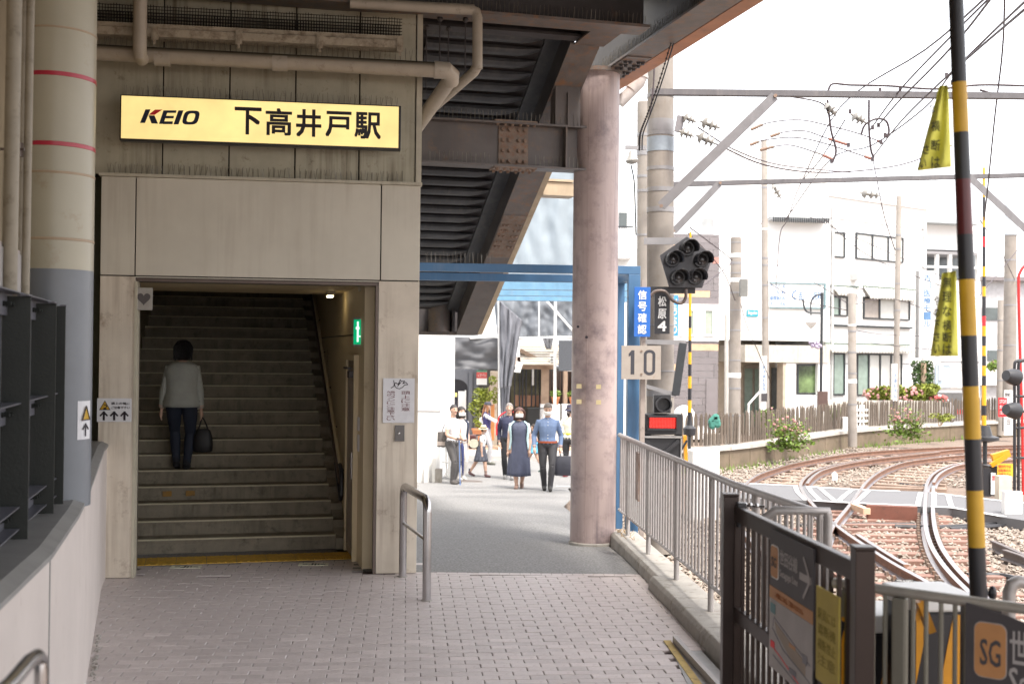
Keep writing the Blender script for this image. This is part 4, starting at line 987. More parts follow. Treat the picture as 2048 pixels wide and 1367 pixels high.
# dark bollard tube right of the boom
t=thing('bent_tube','dark bent steel tube at the right edge behind the pale fence','barrier',tuple(at(2020,1200,5.2)))
MB().tube([at(2018,1260,5.2),at(2018,1185,5.2),at(2024,1168,5.2),at(2036,1162,5.2),at(2070,1168,5.2)],.028,12).build('tube',m_rail,t,smooth=True)
# ---------------------------------------------------------------- railway
ZT=-.40     # top of rail
ZB=-.583    # ballast
def catmull(P,n=8):
    P=[Vector(p) for p in P]; P=[P[0]*2-P[1]]+P+[P[-1]*2-P[-2]]; o=[]
    for i in range(1,len(P)-2):
        for k in range(n):
            t=k/n; a,b,c,d=P[i-1:i+3]
            o.append(.5*((2*b)+(c-a)*t+(2*a-5*b+4*c-d)*t*t+(3*b-a-3*c+d)*t**3))
    return o+[P[-2]]
RP=[(-.032,0),(.032,0),(.034,-.014),(.028,-.032),(.008,-.038),(.008,-.110),(.060,-.126),(.060,-.136),(-.060,-.136),(-.060,-.126),(-.008,-.110),(-.008,-.038),(-.028,-.032),(-.034,-.014)]
def sweep(P,prof,parent,name,m,off=0,dz=0,**k):
    V=[];n=len(prof)
    for i,p in enumerate(P):
        t=(P[min(i+1,len(P)-1)]-P[max(i-1,0)]); t.z=0; t.normalize(); s_=Vector((t.y,-t.x,0))
        for a,b in prof: V.append(p+s_*(a+off)+Vector((0,0,b+dz)))
    F=[(i*n+j,i*n+(j+1)%n,(i+1)*n+(j+1)%n,(i+1)*n+j) for i in range(len(P)-1) for j in range(n)]+[tuple(range(n-1,-1,-1)),tuple((len(P)-1)*n+j for j in range(n))]
    return MB().mesh(V,F,True).build(name,m,parent,**k)
R1=[(2120,886),(2000,890),(1900,893),(1800,898),(1700,906),(1600,923),(1545,938),(1505,955),(1478,985),(1470,1020),(1490,1066),(1560,1125),(1690,1215),(1800,1290)]
R2=[(2120,892),(2000,895),(1926,897),(1871,902),(1760,914),(1697,923),(1648,934),(1622,945),(1602,965),(1607,985),(1622,1003),(1645,1028),(1676,1052),(1708,1075),(1778,1120),(1845,1157),(1893,1186),(1990,1250),(2080,1310)]
R3=[(2120,902),(2040,903),(1926,909),(1834,919),(1793,928),(1760,942),(1737,959),(1722,977),(1700,1008),(1670,1045),(1655,1075),(1642,1115),(1640,1180),(1660,1260)]
R4=[(2120,910),(2040,915),(1926,925),(1889,934),(1865,948),(1854,966),(1852,985),(1850,1008),(1850,1035),(1854,1065),(1866,1097),(1893,1136),(1937,1181),(1990,1225),(2080,1300)]
def rp(L): return catmull([gnd(x,y,ZT) for x,y in L],6)
tk=thing('railway_track','rusty curved tram rails and switch crossing in pale ballast','track',(6,22,ZB),kind='structure')
C=[rp(L) for L in(R1,R2,R3,R4)]
for c in C: sweep(c,RP,tk,'rail',m_railr)
# check rails beside the running rails
def sub(c,ya,yb): return [p for p in c if ya<p.y<yb]
sweep(sub(C[3],12.0,24.5),RP,tk,'check_rail',m_railr,off=.13 if False else -.13,dz=-.004)
sweep(sub(C[1],24.2,33),RP,tk,'check_rail',m_railr,off=-.12,dz=-.004)
sweep(sub(C[3],24.6,33),RP,tk,'check_rail',m_railr,off=-.12,dz=-.004)
sweep(sub(C[1],14.9,17.6),RP,tk,'check_rail',m_railr,off=-.14,dz=-.004)
# sleepers between inner rails near, and along both curves
sl_me={}
def sleeper(a,b,ext,w=.2,m=m_sleep,zt=ZT-.137,h=.12):
    d=(b-a); d.z=0; L=d.length+2*ext; d.normalize(); c=(a+b)/2
    key=(round(L,1),m.name)
    if key not in sl_me: sl_me[key]=MB().box(-key[0]/2,key[0]/2,-w/2,w/2,-h,0).data('sleeper',m)
    o=link('sleeper',sl_me[key],tk); o.location=Vector((c.x,c.y,zt+rnd.uniform(-.006,.004)))-rootloc(tk); o.rotation_euler=(0,0,math.atan2(d.y,d.x))
def xat(c,y):
    for p,q in zip(c,c[1:]):
        if (p.y-y)*(q.y-y)<=0 and p.y!=q.y: return p+(q-p)*((y-p.y)/(q.y-p.y))
y=12.2
while y<21.6:
    a,b=xat(C[1] if y<19.2 else C[2],y),xat(C[3],y)
    if a and b: sleeper(a,b,.75 if y<19 else .45,.19)
    a0=xat([p for p in C[0] if p.y<26],y)
    y+=.56
m_sleepc=mat('dusty_sleeper',(.36,.26,.2),.9,var=.2,rnd_v=.3,bump=.3)
def along(cA,cB,m,step=.7,y0=24.6):
    # sleepers square to the curve
    acc=0; last=None
    for p,q in zip(cA,cA[1:]):
        seg=(q-p).length; t=0
        while acc+seg-t*1>=step-1e-6 and seg>0:
            r_=(step-acc)/seg if last is None or True else 0
            break
        acc+=seg
        if acc>=step:
            acc=0; d=(q-p).normalized(); nrm=Vector((d.y,-d.x,0))
            if p.y>y0 and p.y<36: 
                best=min(cB,key=lambda z:(z-p).length); 
                if (best-p).length<4: sleeper(p,best,.35,.2,m)
along(C[0],C[1],m_sleepc,.6); along(C[2],C[3],m_sleepc,.6,25)
# fastenings along rail 4 near
bolt_pts=[]; mb=MB()
for c,ya,yb in((C[3],12.5,21.5),(C[1],13,19)):
    y=ya
    while y<yb:
        p=xat([q for q in c if q.y<23],y)
        if p:
            for s_ in(-.11,.10,.2): mb.box(p.x+s_-.02,p.x+s_+.02,p.y-.03,p.y+.03,ZT-.15,ZT-.09)
        y+=.28
mb.build('rail_fastenings',m_rust,tk,kind='stuff')
mb=MB()
for i in range(60):
    c=at(1815+rnd.uniform(-22,14),1152+rnd.uniform(-8,12),14.2); mb.ball((c.x,c.y,ZT-.1+rnd.uniform(-.02,.03)),.03,6,5)
mb.build('switch_rod_links',mat('oily_black',(.02,.02,.02),.3),tk,kind='stuff')
# timber and steel at the edge of the crossing road
a,b=gnd(1733,1022,ZT-.02),gnd(1834,1026,ZT-.02); MB().bar(a,b,.14,.22).build('check_beam',mat('red_brown_beam',(.16,.06,.04),.7,dirt=.2),tk)
a,b=gnd(1708,1012,ZT),gnd(1734,1022,ZT); MB().bar(a,b,.12,.10).build('timber_block',mat('fresh_timber',(.55,.38,.26),.8),tk)
# crossing road
cr=MB()
T_=[(1380,958),(1440,961),(1522,967),(1600,971),(1722,978),(1843,982),(1937,992),(2048,1003),(2200,1020)]
B_=[(1380,992),(1440,994),(1522,997),(1626,1001),(1719,1006),(1834,1012),(1904,1016),(2008,1034),(2200,1062)]
for (a,b),(c,d) in zip(zip(T_,T_[1:]),zip(B_,B_[1:])):
    cr.face([gnd(*c,ZT-.012),gnd(*d,ZT-.012),gnd(*b,ZT-.012),gnd(*a,ZT-.012)],True)
    q=[gnd(*c,ZT-.012),gnd(*d,ZT-.012)]; cr.face([q[0]-Vector((0,0,.16)),q[1]-Vector((0,0,.16)),q[1],q[0]],True)
cr.build('crossing_road',m_asph2,kind='structure')
wm=mat('worn_white_marking',(.6,.6,.6),.7,dirt=.15,dcol=(.3,.3,.3))
def strip(px,w,z,name,parent=None,m=wm,th=.005,**k):
    P=[gnd(x,y,z) for x,y in px]
    return sweep(catmull(P,3) if len(P)>2 else P,[(-w/2,0),(w/2,0),(w/2,-th),(-w/2,-th)],parent,name,m,**k)
mk=thing('crossing_markings','white edge lines painted on the level crossing road','road marking',tuple(gnd(1780,990,ZT)),kind='structure')
strip([(1500,966),(1522,967),(1590,970)],.12,ZT-.002,'edge_line',mk); strip([(1612,972),(1722,978),(1800,981)],.12,ZT-.002,'edge_line',mk); strip([(1862,984),(1937,993),(2048,1005)],.12,ZT-.002,'edge_line',mk)
strip([(1626,1000),(1719,1005),(1834,1010)],.12,ZT-.002,'edge_line',mk); strip([(1862,1012),(1904,1014),(2008,1032)],.12,ZT-.002,'edge_line',mk)
for L in([(1616,972),(1624,984),(1640,999)],[(1640,975),(1652,986),(1672,1002)],[(1590,969),(1596,984),(1612,999)],[(1704,978),(1684,994),(1676,1004)],[(1737,980),(1722,994),(1708,1006)],[(1842,983),(1838,997),(1835,1011)],[(1868,985),(1868,998),(1868,1012)],[(1896,988),(1899,1000),(1904,1015)]):
    strip(L,.09,ZT-.0015,'rail_side_plate',mk,mat('pale_plate',(.42,.42,.42),.5))
# cables on the ballast and rail pieces on the right
for L,r_ in(([(1790,1052),(1860,1054),(1960,1050),(2048,1040),(2120,1030)],.04),([(1900,1058),(1990,1052),(2060,1046)],.04),([(1935,1150),(2000,1150),(2048,1160),(2090,1166)],.035),([(1800,966),(1840,972),(1850,968)],.02),([(1600,1049),(1680,1047),(1845,1046)],.02)):
    MB().tube(catmull([gnd(x,y,ZB+.04) for x,y in L],5),r_,6).build('track_cable',m_black,tk)
for L in([(1985,1080),(2020,1095),(2090,1125)],[(2008,1098),(2040,1108),(2100,1135)]): sweep([gnd(x,y,ZT-.02) for x,y in L],RP,tk,'stock_rail',mat('dull_rail',(.14,.12,.115),.6,metal=.3))
# little white marker posts
def post_marker(name,lab,px0,py0,px1,py1,z,m=m_white,txt=None):
    g_=gnd((px0+px1)/2,py1,z); D=g_.y; a=at(px0,py0,D); b=at(px1,py1,D)
    t=thing(name,lab,'marker',tuple(g_)); w=b.x-a.x; h=a.z-z
    if txt:
        MB().box(a.x,b.x,D-.01,D+.01,z+h*.55,a.z).build('plate',m,t); MB().box(a.x+w*.35,b.x-w*.35,D+.011,D+.05,z,z+h*.6).build('post',m,t)
        text(Fr((0,D-.011),0),0,txt,a.x+w*.3,b.x-w*.3,z+h*.62,z+h*.93,m_ink,t,bold=.01)
    else: MB().prism([(a.x,z),(b.x,z),(b.x,z+h*.75),((a.x+b.x)/2,z+h),(a.x,z+h*.75)],D,D+.06).build('post',m,t)
post_marker('marker_post','small white pointed marker stake between the curved tracks',1665,942,1675,964,ZB)
post_marker('distance_marker','small white track marker with the number 2',1490,886,1505,927,ZB,txt='2')
# ballast stones
def stones(name,regions,n,parent=None,seed=5,smin=.02,smax=.05):
    r_=np.random.default_rng(seed); oct_=np.array([(1,0,0),(-1,0,0),(0,1,0),(0,-1,0),(0,0,1),(0,0,-1)],float)
    fc=[(0,2,4),(2,1,4),(1,3,4),(3,0,4),(2,0,5),(1,2,5),(3,1,5),(0,3,5)]
    V=[];F=[]
    for i in range(n):
        x,y=regions(r_)
        s_=r_.uniform(smin,smax); o=oct_*r_.uniform(.6,1.2,(6,3))*s_*np.array([1,1,.7]); a=r_.uniform(0,6.28); c,s2_=math.cos(a),math.sin(a)
        o=o@np.array([[c,-s2_,0],[s2_,c,0],[0,0,1]])+r_.uniform(-.2,.2,(6,3))*s_
        z=ZB+r_.uniform(-.3,.9)*s_
        k=len(V); V+= [tuple(q) for q in (o+np.array([x,y,z]))]; F+=[tuple(k+j for j in f) for f in fc]
    me=bpy.data.meshes.new(name); me.from_pydata(V,[],F); me.materials.append(m_stone); return link(name,me,parent,'pale angular ballast stones around the tram rails','ballast',None,'stuff')
def reg(r_):
    while True:
        y=8.0+ (r_.random()**1.25)*28; x=r_.uniform(.085,.52)*y
        if x>KX(y)+.25 and not(21.0<y<25.3 and False): 
            q=Vector((x,y,0)); 
            if 20.9<y<25.6 and x>.14*y:
                continue
            return x,y
stones('ballast',reg,36000)
# ---------------------------------------------------------------- retaining wall, picket fence and plants
WB=[(1340,945),(1420,941),(1500,932),(1600,914),(1700,896),(1800,886),(1900,879),(2000,873),(2120,868)]
WP=catmull([gnd(x,y,ZB) for x,y in WB],4)
rw=thing('retaining_wall','low stained concrete retaining wall curving behind the tracks','wall',tuple(WP[len(WP)//2]))
hW=.46
for i in range(0,len(WP)-1,2):
    a=WP[i];b=WP[min(i+2,len(WP)-1)]; d=(b-a).normalized(); a2=a+d*.01; b2=b-d*.01; nn=Vector((-d.y,d.x,0))
    V=[]
    for p in(a2,b2):
        for o_,z in((0,ZB),(0,ZB+hW),(.3,ZB+hW),(.3,ZB)): q=p+nn*o_; V.append((q.x,q.y,z))
    MB().mesh(V,[(0,1,5,4),(1,2,6,5),(2,3,7,6),(0,3,2,1),(4,5,6,7)],True).build('wall_block',m_wallc,rw)
    V=[]
    for p in(a2,b2):
        for o_,z in((-.05,ZB+hW+.001),(-.05,ZB+hW+.09),(.33,ZB+hW+.09),(.33,ZB+hW+.001)): q=p+nn*o_; V.append((q.x,q.y,z))
    MB().mesh(V,[(0,1,5,4),(1,2,6,5),(2,3,7,6),(0,3,2,1),(4,5,6,7)],True).build('coping',mat('pale_coping',(.45,.42,.38),.8,dirt=.2,dcol=(.3,.25,.2)),rw)
pf=thing('picket_fence','weathered brown picket fence along the retaining wall','fence',tuple(WP[len(WP)//2]+Vector((0,0,hW))))
pme=MB().prism([(-.045,0),(.045,0),(.045,.66),(.025,.74),(0,.77),(-.025,.74),(-.045,.66)],-.012,.012).data('picket',m_picket)
FB_=[(1355,892),(1420,889),(1500,884),(1600,868),(1700,856),(1800,851),(1900,847),(1990,846)]
def proj(p):
    d=p-CAM; z=d.dot(_f); return 1024+FPX*d.dot(_r)/z, 683.5-FPX*d.dot(_u)/z
P=[]
for i in range(len(WP)-1):
    a,b=WP[i],WP[i+1]; nn=(b-a).normalized(); nn=Vector((-nn.y,nn.x,0)); P.append(a+nn*.22)
acc=0; cnt=0
zf=ZB+hW+.10
for a,b in zip(P,P[1:]):
    L=(b-a).length; d=(b-a).normalized(); t=(-acc)%.15 if False else 0
    while acc<L:
        q=a+d*acc; x,_=proj(q)
        if x<1995:
            o=link('picket',pme,pf); o.location=Vector((q.x,q.y,zf+.03))-rootloc(pf)+Vector((0,0,0)); o.rotation_euler=(rnd.uniform(-.03,.03),rnd.uniform(-.03,.03),math.atan2(d.y,d.x)); o.scale=(1,1,rnd.uniform(.94,1.05)); cnt+=1
        acc+=.152
    acc-=L
for h in(.22,.52):
    for a,b in zip(P[::3],P[3::3]): MB().bar(a+Vector((0,0,zf+h)),b+Vector((0,0,zf+h)),.04,.07).build('fence_rail',m_picket,pf)
# white section of fence
wf=thing('white_trellis','short white painted trellis piece standing against the picket fence','trellis',tuple(gnd(1720,868,ZB+hW)))
q=min(P,key=lambda p:abs(proj(p)[0]-1722)); f=Fr((q.x-.3,q.y-.35),35)
for i in range(5): MB(f).box(i*.16,i*.16+.06,0,.02,zf-.1,zf+.72).build('slat',m_white,wf)
for i in range(4): MB(f).box(-.1,.85,-.02,-.001,zf+.02+i*.17,zf+.08+i*.17).build('slat',m_white,wf)
def leaves(mb,c,r,n,s_,rg_,flatten=0):
    for i in range(n):
        while True:
            v=Vector((rg_.uniform(-1,1),rg_.uniform(-1,1),rg_.uniform(-1,1)))
            if .25<v.length<1: break
        if rg_.random()<.6: v=v.normalized()*rg_.uniform(.75,1)
        q=Vector(c)+Vector((v.x*r[0],v.y*r[1],v.z*r[2]))
        a=Vector((rg_.gauss(0,1),rg_.gauss(0,1),rg_.gauss(0,.6))).normalized(); b=a.cross(Vector((rg_.gauss(0,1),rg_.gauss(0,1),rg_.gauss(0,1)))).normalized()
        k=s_*rg_.uniform(.6,1.3)
        mb.face([q-a*k,q+b*k*.45,q+a*k,q-b*k*.45],True)
def shrub(name,lab,c,r,n,s_,m,cat='shrub',flowers=0,fm=None,group=None,clumps=5,seed=1):
    rg_=random.Random(seed); t=thing(name,lab,cat,(c[0],c[1],c[2]-r[2]),group)
    mb=MB()
    for k in range(clumps):
        cc=(c[0]+rg_.uniform(-.55,.55)*r[0],c[1]+rg_.uniform(-.5,.5)*r[1],c[2]+rg_.uniform(-.45,.45)*r[2]); q=rg_.uniform(.45,.7)
        leaves(mb,cc,(r[0]*q,r[1]*q,r[2]*q),n//clumps,s_,rg_)
    mb.build('foliage',m,t)
    mb=MB()
    for k in range(5): mb.tube([(c[0]+rg_.uniform(-.1,.1)*r[0],c[1],c[2]-r[2]-.1),(c[0]+rg_.uniform(-.6,.6)*r[0],c[1]+rg_.uniform(-.4,.4)*r[1],c[2]+rg_.uniform(-.2,.6)*r[2])],.012,4)
    mb.build('stem',m_wood,t)
    if flowers:
        mb=MB()
        for k in range(flowers):
            a=rg_.uniform(0,2*PI); e=rg_.uniform(-.8,.9); q=(c[0]+r[0]*.95*math.cos(a)*math.cos(e),c[1]-abs(r[1]*math.sin(a)*math.cos(e)),c[2]+r[2]*.95*math.sin(e)); mb.ball(q,rg_.uniform(.5,1.0)*s_,5,4)
        mb.build('flowers',fm or m_flow,t,kind='stuff')
    return t
def SH(name,lab,px,py,D,rx,rz,n,s_,m,**k): 
    c=at(px,py,D); return shrub(name,lab,tuple(c),(rx*D/FPX,rx*D/FPX*.8,rz*D/FPX),n,s_,m,**k)
def hollyhock(lab,px,pyb,pyt,D,wpx,n,seed,nf):
    r_=random.Random(seed); b=at(px,pyb,D); t=thing('hollyhock',lab,'plant',tuple(b)); mb=MB(); ms=MB(); mf=MB(); k_=D/FPX
    for i in range(n):
        dx=r_.uniform(-1,1)*wpx*k_; H_=(pyb-pyt)*k_*r_.uniform(.45,1)
        top_=Vector((b.x+dx*1.3,b.y-r_.uniform(0,.3),b.z+H_)); root_=Vector((b.x+dx*.4,b.y,b.z))
        ms.tube([root_,root_.lerp(top_,.5)+Vector((dx*.15,0,0)),top_],[.014,.010,.004],4)
        for q in range(34):
            s_=r_.random()**1.15; c=root_.lerp(top_,s_); sp=.20*(1-s_)+.05
            c+=Vector((r_.gauss(0,sp),r_.gauss(0,.08)-.05,r_.gauss(0,.06)-(.10 if s_<.3 else 0)))
            a=Vector((r_.gauss(0,1),r_.gauss(0,1),r_.gauss(0,.5))).normalized(); e=a.cross(Vector((r_.gauss(0,1),r_.gauss(0,1),r_.gauss(0,1)))).normalized(); kk=r_.uniform(.03,.085)*(1.15-s_*.7)
            mb.face([c-a*kk,c+e*kk*.6,c+a*kk,c-e*kk*.6],True)
        for q in range(nf//n):
            c=root_.lerp(top_,r_.uniform(.5,1))+Vector((r_.gauss(0,.04),-.06,0)); mf.ball(c,r_.uniform(.018,.04),6,4)
    mb.build('foliage',m_leaf,t); ms.build('stem',m_wood,t); mf.build('flowers',m_flow,t,kind='stuff')
hollyhock('tall leafy hollyhock spilling over the left part of the retaining wall',1570,888,812,30.7,24,16,11,32)
hollyhock('pink flowering hollyhock before the narrow labelled utility pole',1795,862,806,36.6,15,9,12,27)
hollyhock('hollyhock with drooping leaves over the wall right of the labelled utility pole',1823,866,812,36.3,15,11,13,11)
hollyhock('thin straggly hollyhock by the left end of the picket fence',1600,880,838,31.6,12,5,14,5)
SH('garden_bush','yellow-green bush just behind the picket fence by the clinic steps',1530,835,33.5,22,18,220,.06,m_leaf,seed=14)
SH('garden_bush','small bush behind the picket fence below the lamp post',1668,830,37,18,22,200,.07,m_leaf,seed=15)
for k,(px,py,rx,rz,fm,lab) in enumerate(((1752,788,30,19,m_flow,'clipped yellow-green hedge clump with pink azalea flowers, leftmost before the clinic window'),(1790,786,26,19,None,'clipped hedge clump just left of the labelled pole'),(1822,788,26,19,m_flow,'hedge clump with salmon azaleas right of the labelled pole'),(1858,783,28,20,None,'taller bright hedge clump below the ivy column'),(1874,797,20,8,m_flowr,'low bank of red azalea flowers beside the white car'))):
    SH('hedge_shrub',lab,px,py,41,rx,rz,1100,.07,m_leafy if k<4 else m_leaf,flowers=30 if fm else 0,fm=fm,group='clinic hedge',seed=20+k)
iv=thing('ivy_column','dark clipped ivy column beside the tall vertical clinic sign','shrub',tuple(at(1846,795,41.6))); mb=MB(); r_=random.Random(31)
for py in range(728,800,9):
    for px in (1834,1846,1858): leaves(mb,tuple(at(px+r_.uniform(-2,2),py,41.6)),(.17,.14,.14),90,.06,r_)
mb.build('foliage',m_leafd,iv); MB().tube([at(1846,800,41.6),at(1846,725,41.6)],.12,8).build('stem',m_wood,iv)
for k,(px,py) in enumerate(((1620,842),(1700,840),(1880,835),(1540,845))):
    SH('garden_bush','patch of low greenery seen through the picket fence, '+('below the clinic entrance','left of the white trellis','near the white car','behind the tall hollyhock')[k],px,py,38,26,10,200,.06,m_leafy,seed=40+k)
# weeds at the wall foot
mb=MB(); rg_=random.Random(9)
for p in WP[:26]:
    if rg_.random()<.75:
        for k in range(22):
            q=p+Vector((rg_.uniform(-.5,.5),rg_.uniform(-.45,.05),.0)); q.z=ZB; a=Vector((rg_.uniform(-.05,.05),rg_.uniform(-.05,.05),rg_.uniform(.06,.2))); mb.face([q,q+Vector((.03,0,0)),q+a],True)
mb.build('weeds',m_leaf,None,'bright green weeds along the foot of the retaining wall','weeds',kind='stuff')
# planter wall of the clinic
pw=[gnd(x,y,ZB) for x,y in((1655,838),(1760,832),(1885,826))]
q0=at(1655,825,40.2); 
MB(Fr((q0.x,40.2),8)).box(0,at(1882,800,41).x-q0.x,0,.25,-.5,at(1750,801,40.2).z).build('planter_wall',mat('planter_concrete',(.5,.47,.42),.8),None,'low pale planter wall below the clinic hedge','wall')
# ---------------------------------------------------------------- clinic and neighbours
FCl=Fr(tuple(at(1655,600,42))[:2],38)
cl_=thing('clinic_building','white three storey clinic with awnings and dark framed windows','building',tuple(FCl.p(0,0,ZB)))
zt5=at(1655,392,42).z
def cu(px,py): return FCl.px(px,py,0)
uR=cu(1852,600)[0]; uLf=cu(1640,600)[0]
# left wing facade is square to the viewer: from x 1440 to 1655
FCw=Fr(tuple(at(1655,600,41.8))[:2],9)
uW=FCw.px(1440,600,0)[0]
zw=at(1540,432,41).z
MB(FCl).box(0,uR,.0,6,ZB,zt5).build('wall',m_bw,cl_)
MB(FCw).box(uW,-.02,0,6,FCw.px(1500,680,0)[1],FCw.px(1540,300,0)[1]).build('wall',m_bw,cl_)
MB(FCw).box(uW,-.02,2.2,6,ZB,FCw.px(1500,680,0)[1]-.01).build('wall',mat('porch_beige',(.45,.38,.3),.8),cl_)
def win(f,par,px0,py0,px1,py1,panes,v=0,glass=m_glassb,fm=m_frame,label=None,sill=True):
    a=f.px(px0,(py0+py1)/2,v)[0]; b=f.px(px1,(py0+py1)/2,v)[0]; z1=f.px((px0+px1)/2,py0,v)[1]; z0=f.px((px0+px1)/2,py1,v)[1]
    w=MB(f).box(a,b,v-.06,v-.001,z0,z0+.05).box(a,b,v-.06,v-.001,z1-.05,z1).box(a,a+.06,v-.06,v-.001,z0+.051,z1-.051).box(b-.06,b,v-.06,v-.001,z0+.051,z1-.051).build('window',fm,par,label=label)
    for i in range(panes):
        p0=a+(b-a)*i/panes; p1=a+(b-a)*(i+1)/panes
        g_=glass[i%len(glass)] if isinstance(glass,(list,tuple)) else glass
        MB(f).box(p0+.065,p1-.005,v-.02,v-.002,z0+.055,z1-.055).build('pane',g_,w)
        if i: MB(f).box(p0-.02,p0+.06,v-.055,v-.021,z0+.052,z1-.052).build('mullion',fm,w)
    return a,b,z0,z1
G,Bl=m_glass,m_glassb
win(FCl,cl_,1663,464,1688,515,1,glass=Bl); win(FCl,cl_,1710,470,1805,522,3,glass=Bl)
win(FCl,cl_,1660,592,1694,632,2,glass=(mat('greenish_glass',(.25,.32,.28),.1,bump=0),Bl)); win(FCl,cl_,1725,596,1818,639,3,glass=(mat('curtain_grey',(.35,.31,.28),.4),Bl,Bl))
win(FCl,cl_,1664,706,1688,790,1,glass=MC['greenish_glass']); win(FCl,cl_,1712,707,1802,790,4,glass=(MC['greenish_glass'],Bl,Bl,Bl))
def awning(f,par,px0,py0,px1,py1,v=0):
    a=f.px(px0,(py0+py1)/2,v)[0]; b=f.px(px1,(py0+py1)/2,v)[0]; z1=f.px(px0,py0,v)[1]; z0=f.px(px0,py1,v)[1]
    n=max(8,int((b-a)/.17)); aw=MB(f).box(a,b,v-.06,v-.002,z1,z1+.06).build('awning',mat('green_grey_rail',(.12,.16,.13),.5),par)
    for i in range(n):
        p0=a+(b-a)*i/n; p1=a+(b-a)*(i+.62)/n
        MB(f).prism([(v-.06,z1),(v-.35,z0+.08),(v-.35,z0),(v-.34,z0),(v-.05,z1)],p0,p1,'u').build('slat',mat('awning_cream',(.62,.6,.55),.8),aw)
    MB(f).prism([(v-.04,z1-.01),(v-.32,z0+.05),(v-.30,z0+.05),(v-.02,z1-.01)],a,b,'u').build('cloth',mat('awning_shade_grey',(.3,.3,.29),.8),aw)
awning(FCl,cl_,1661,572,1716,590); awning(FCl,cl_,1725,574,1829,597); awning(FCl,cl_,1648,688,1818,704)
MB(FCl).box(cu(1661,650)[0],cu(1820,650)[0],-.12,-.002,cu(1661,652)[1],cu(1661,648)[1]).build('ledge',m_frame,cl_)
MB(FCl).box(-.2,uR+.1,-.1,.001-.002,zt5,zt5+.15).build('parapet',m_bw,cl_)
# wing roof edge (corrugated), sign, porch, door and display window
a=FCw.px(1535,440,0)[0]; b=FCw.px(1648,440,0)[0]; z=FCw.px(1590,443,0)[1]
re=MB(FCw).box(a,b,-.5,-.02,z,z+.10).build('roof_edge',mat('grey_roof_edge',(.32,.33,.33),.6),cl_)
for i in range(26): u=a+(b-a)*i/26; MB(FCw).box(u,u+.05,-.52,-.501,z-.09,z+.08).build('rib',m_frame,re)
cs=thing('clinic_sign','large white clinic signboard with blue lettering beside the tall pole','sign',tuple(FCw.p(FCw.px(1590,600,-.1)[0],-.1,FCw.px(1590,600,-.1)[1])))
A=FCw.px(1539,567,-.1); B=FCw.px(1651,615,-.1)
MB(FCw).box(A[0],B[0],-.1,-.02,B[1],A[1]).build('board',m_white,cs)
for a_,b_,c_,d_ in((A[0],B[0],A[1]+.002,A[1]+.05),(A[0],B[0],B[1]-.05,B[1]-.002),(B[0]-.07,B[0],B[1],A[1])): MB(FCw).box(a_,b_,-.13,-.101,c_,d_).build('frame',mat('teal_grey_frame',(.12,.2,.22),.5),cs)
mbl=mat('sign_blue',(.03,.13,.32),.6,bump=0)
def tx(f,par,s_,x0,y0,x1,y1,v,m,**k):
    a=f.px(x0,y1,v); b=f.px(x1,y0,v); text(f,v,s_,a[0],b[0],a[1],b[1],m,par,th=.004,**k)
tx(FCw,cs,'吉川小児科',1597,584,1644,599,-.1,mbl,bold=.02)
for k,s_ in enumerate(('アレルギー科','小 児 科','循環器内科','吉川小児科')): tx(FCw,cs,s_,1540,567+k*11.5+2,1571,575+k*11.5+2,-.1,mbl,bold=.012)
lg=[FCw.px(1594+9*math.cos(R(t)),590-9*math.sin(R(t)),-.1) for t in range(100,270,17)]; strokes(FCw,-.1,[lg],.04,mbl,cs,'logo_arc')
zc_=FCw.px(1550,690,0)[1]; zc0=FCw.px(1550,724,0)[1]
MB(FCw).box(FCw.px(1490,700,-.6)[0],FCw.px(1660,700,-.6)[0],-.6,2.2,zc0,zc_).build('porch_canopy',mat('porch_concrete',(.5,.46,.4),.85,streak=.5,dcol=(.2,.17,.14)),cl_)
for x0,x1,mm in((1566,1572,mat('porch_beige',(.45,.38,.3),.8)),(1572,1592,m_bw),(1636,1660,m_bw)): MB(FCw).box(FCw.px(x0,750,-.55)[0],FCw.px(x1,750,-.55)[0],-.55,0,ZB,zc0-.01).build('porch_pier',mm,cl_)
MB(FCw).box(FCw.px(1592,750,-.5)[0],FCw.px(1636,750,-.5)[0],-.5,-.3,FCw.px(1610,726,-.5)[1],zc0-.01).build('display_surround',m_bw,cl_); MB(FCw).box(FCw.px(1592,750,-.5)[0],FCw.px(1636,750,-.5)[0],-.5,-.3,ZB,FCw.px(1610,790,-.5)[1]).build('display_surround',m_bw,cl_)
win(FCw,cl_,1593,728,1635,788,1,v=-.3,glass=mat('green_display_glass',(.13,.19,.08),.12,var=.7,scale=2,bump=0),fm=m_frame)
dr_=MB(FCw).box(FCw.px(1488,760,2.1)[0],FCw.px(1524,760,2.1)[0],2.1,2.19,ZB,FCw.px(1500,730,2.1)[1]).build('entrance_door',mat('door_beige',(.3,.26,.22),.6),cl_)
for x0,x1 in((1489,1504),(1509,1523)): MB(FCw).box(FCw.px(x0,760,2.09)[0],FCw.px(x1,760,2.09)[0],2.05,2.09,ZB+.2,FCw.px(1500,737,2.09)[1]).build('glass_leaf',MC['greenish_glass'],dr_)
MB(FCw).box(FCw.px(1544,760,2.1)[0],FCw.px(1562,760,2.1)[0],2.1,2.19,ZB,FCw.px(1550,735,2.1)[1]).build('side_glass',mat('grey_shop_glass',(.12,.13,.13),.15,bump=0),cl_)
MB(FCw).box(FCw.px(1555,760,2.05)[0],FCw.px(1561,760,2.05)[0],2.04,2.08,FCw.px(1550,755,2.05)[1],FCw.px(1550,742,2.05)[1]).build('door_notice',m_paper,cl_)
hl=[at(1497,870,38),at(1497,808,38),at(1522,780,40)]
MB().tube(hl,.035,8).build('step_handrail',m_white,None,'white slanted handrail by the clinic entrance steps','handrail')
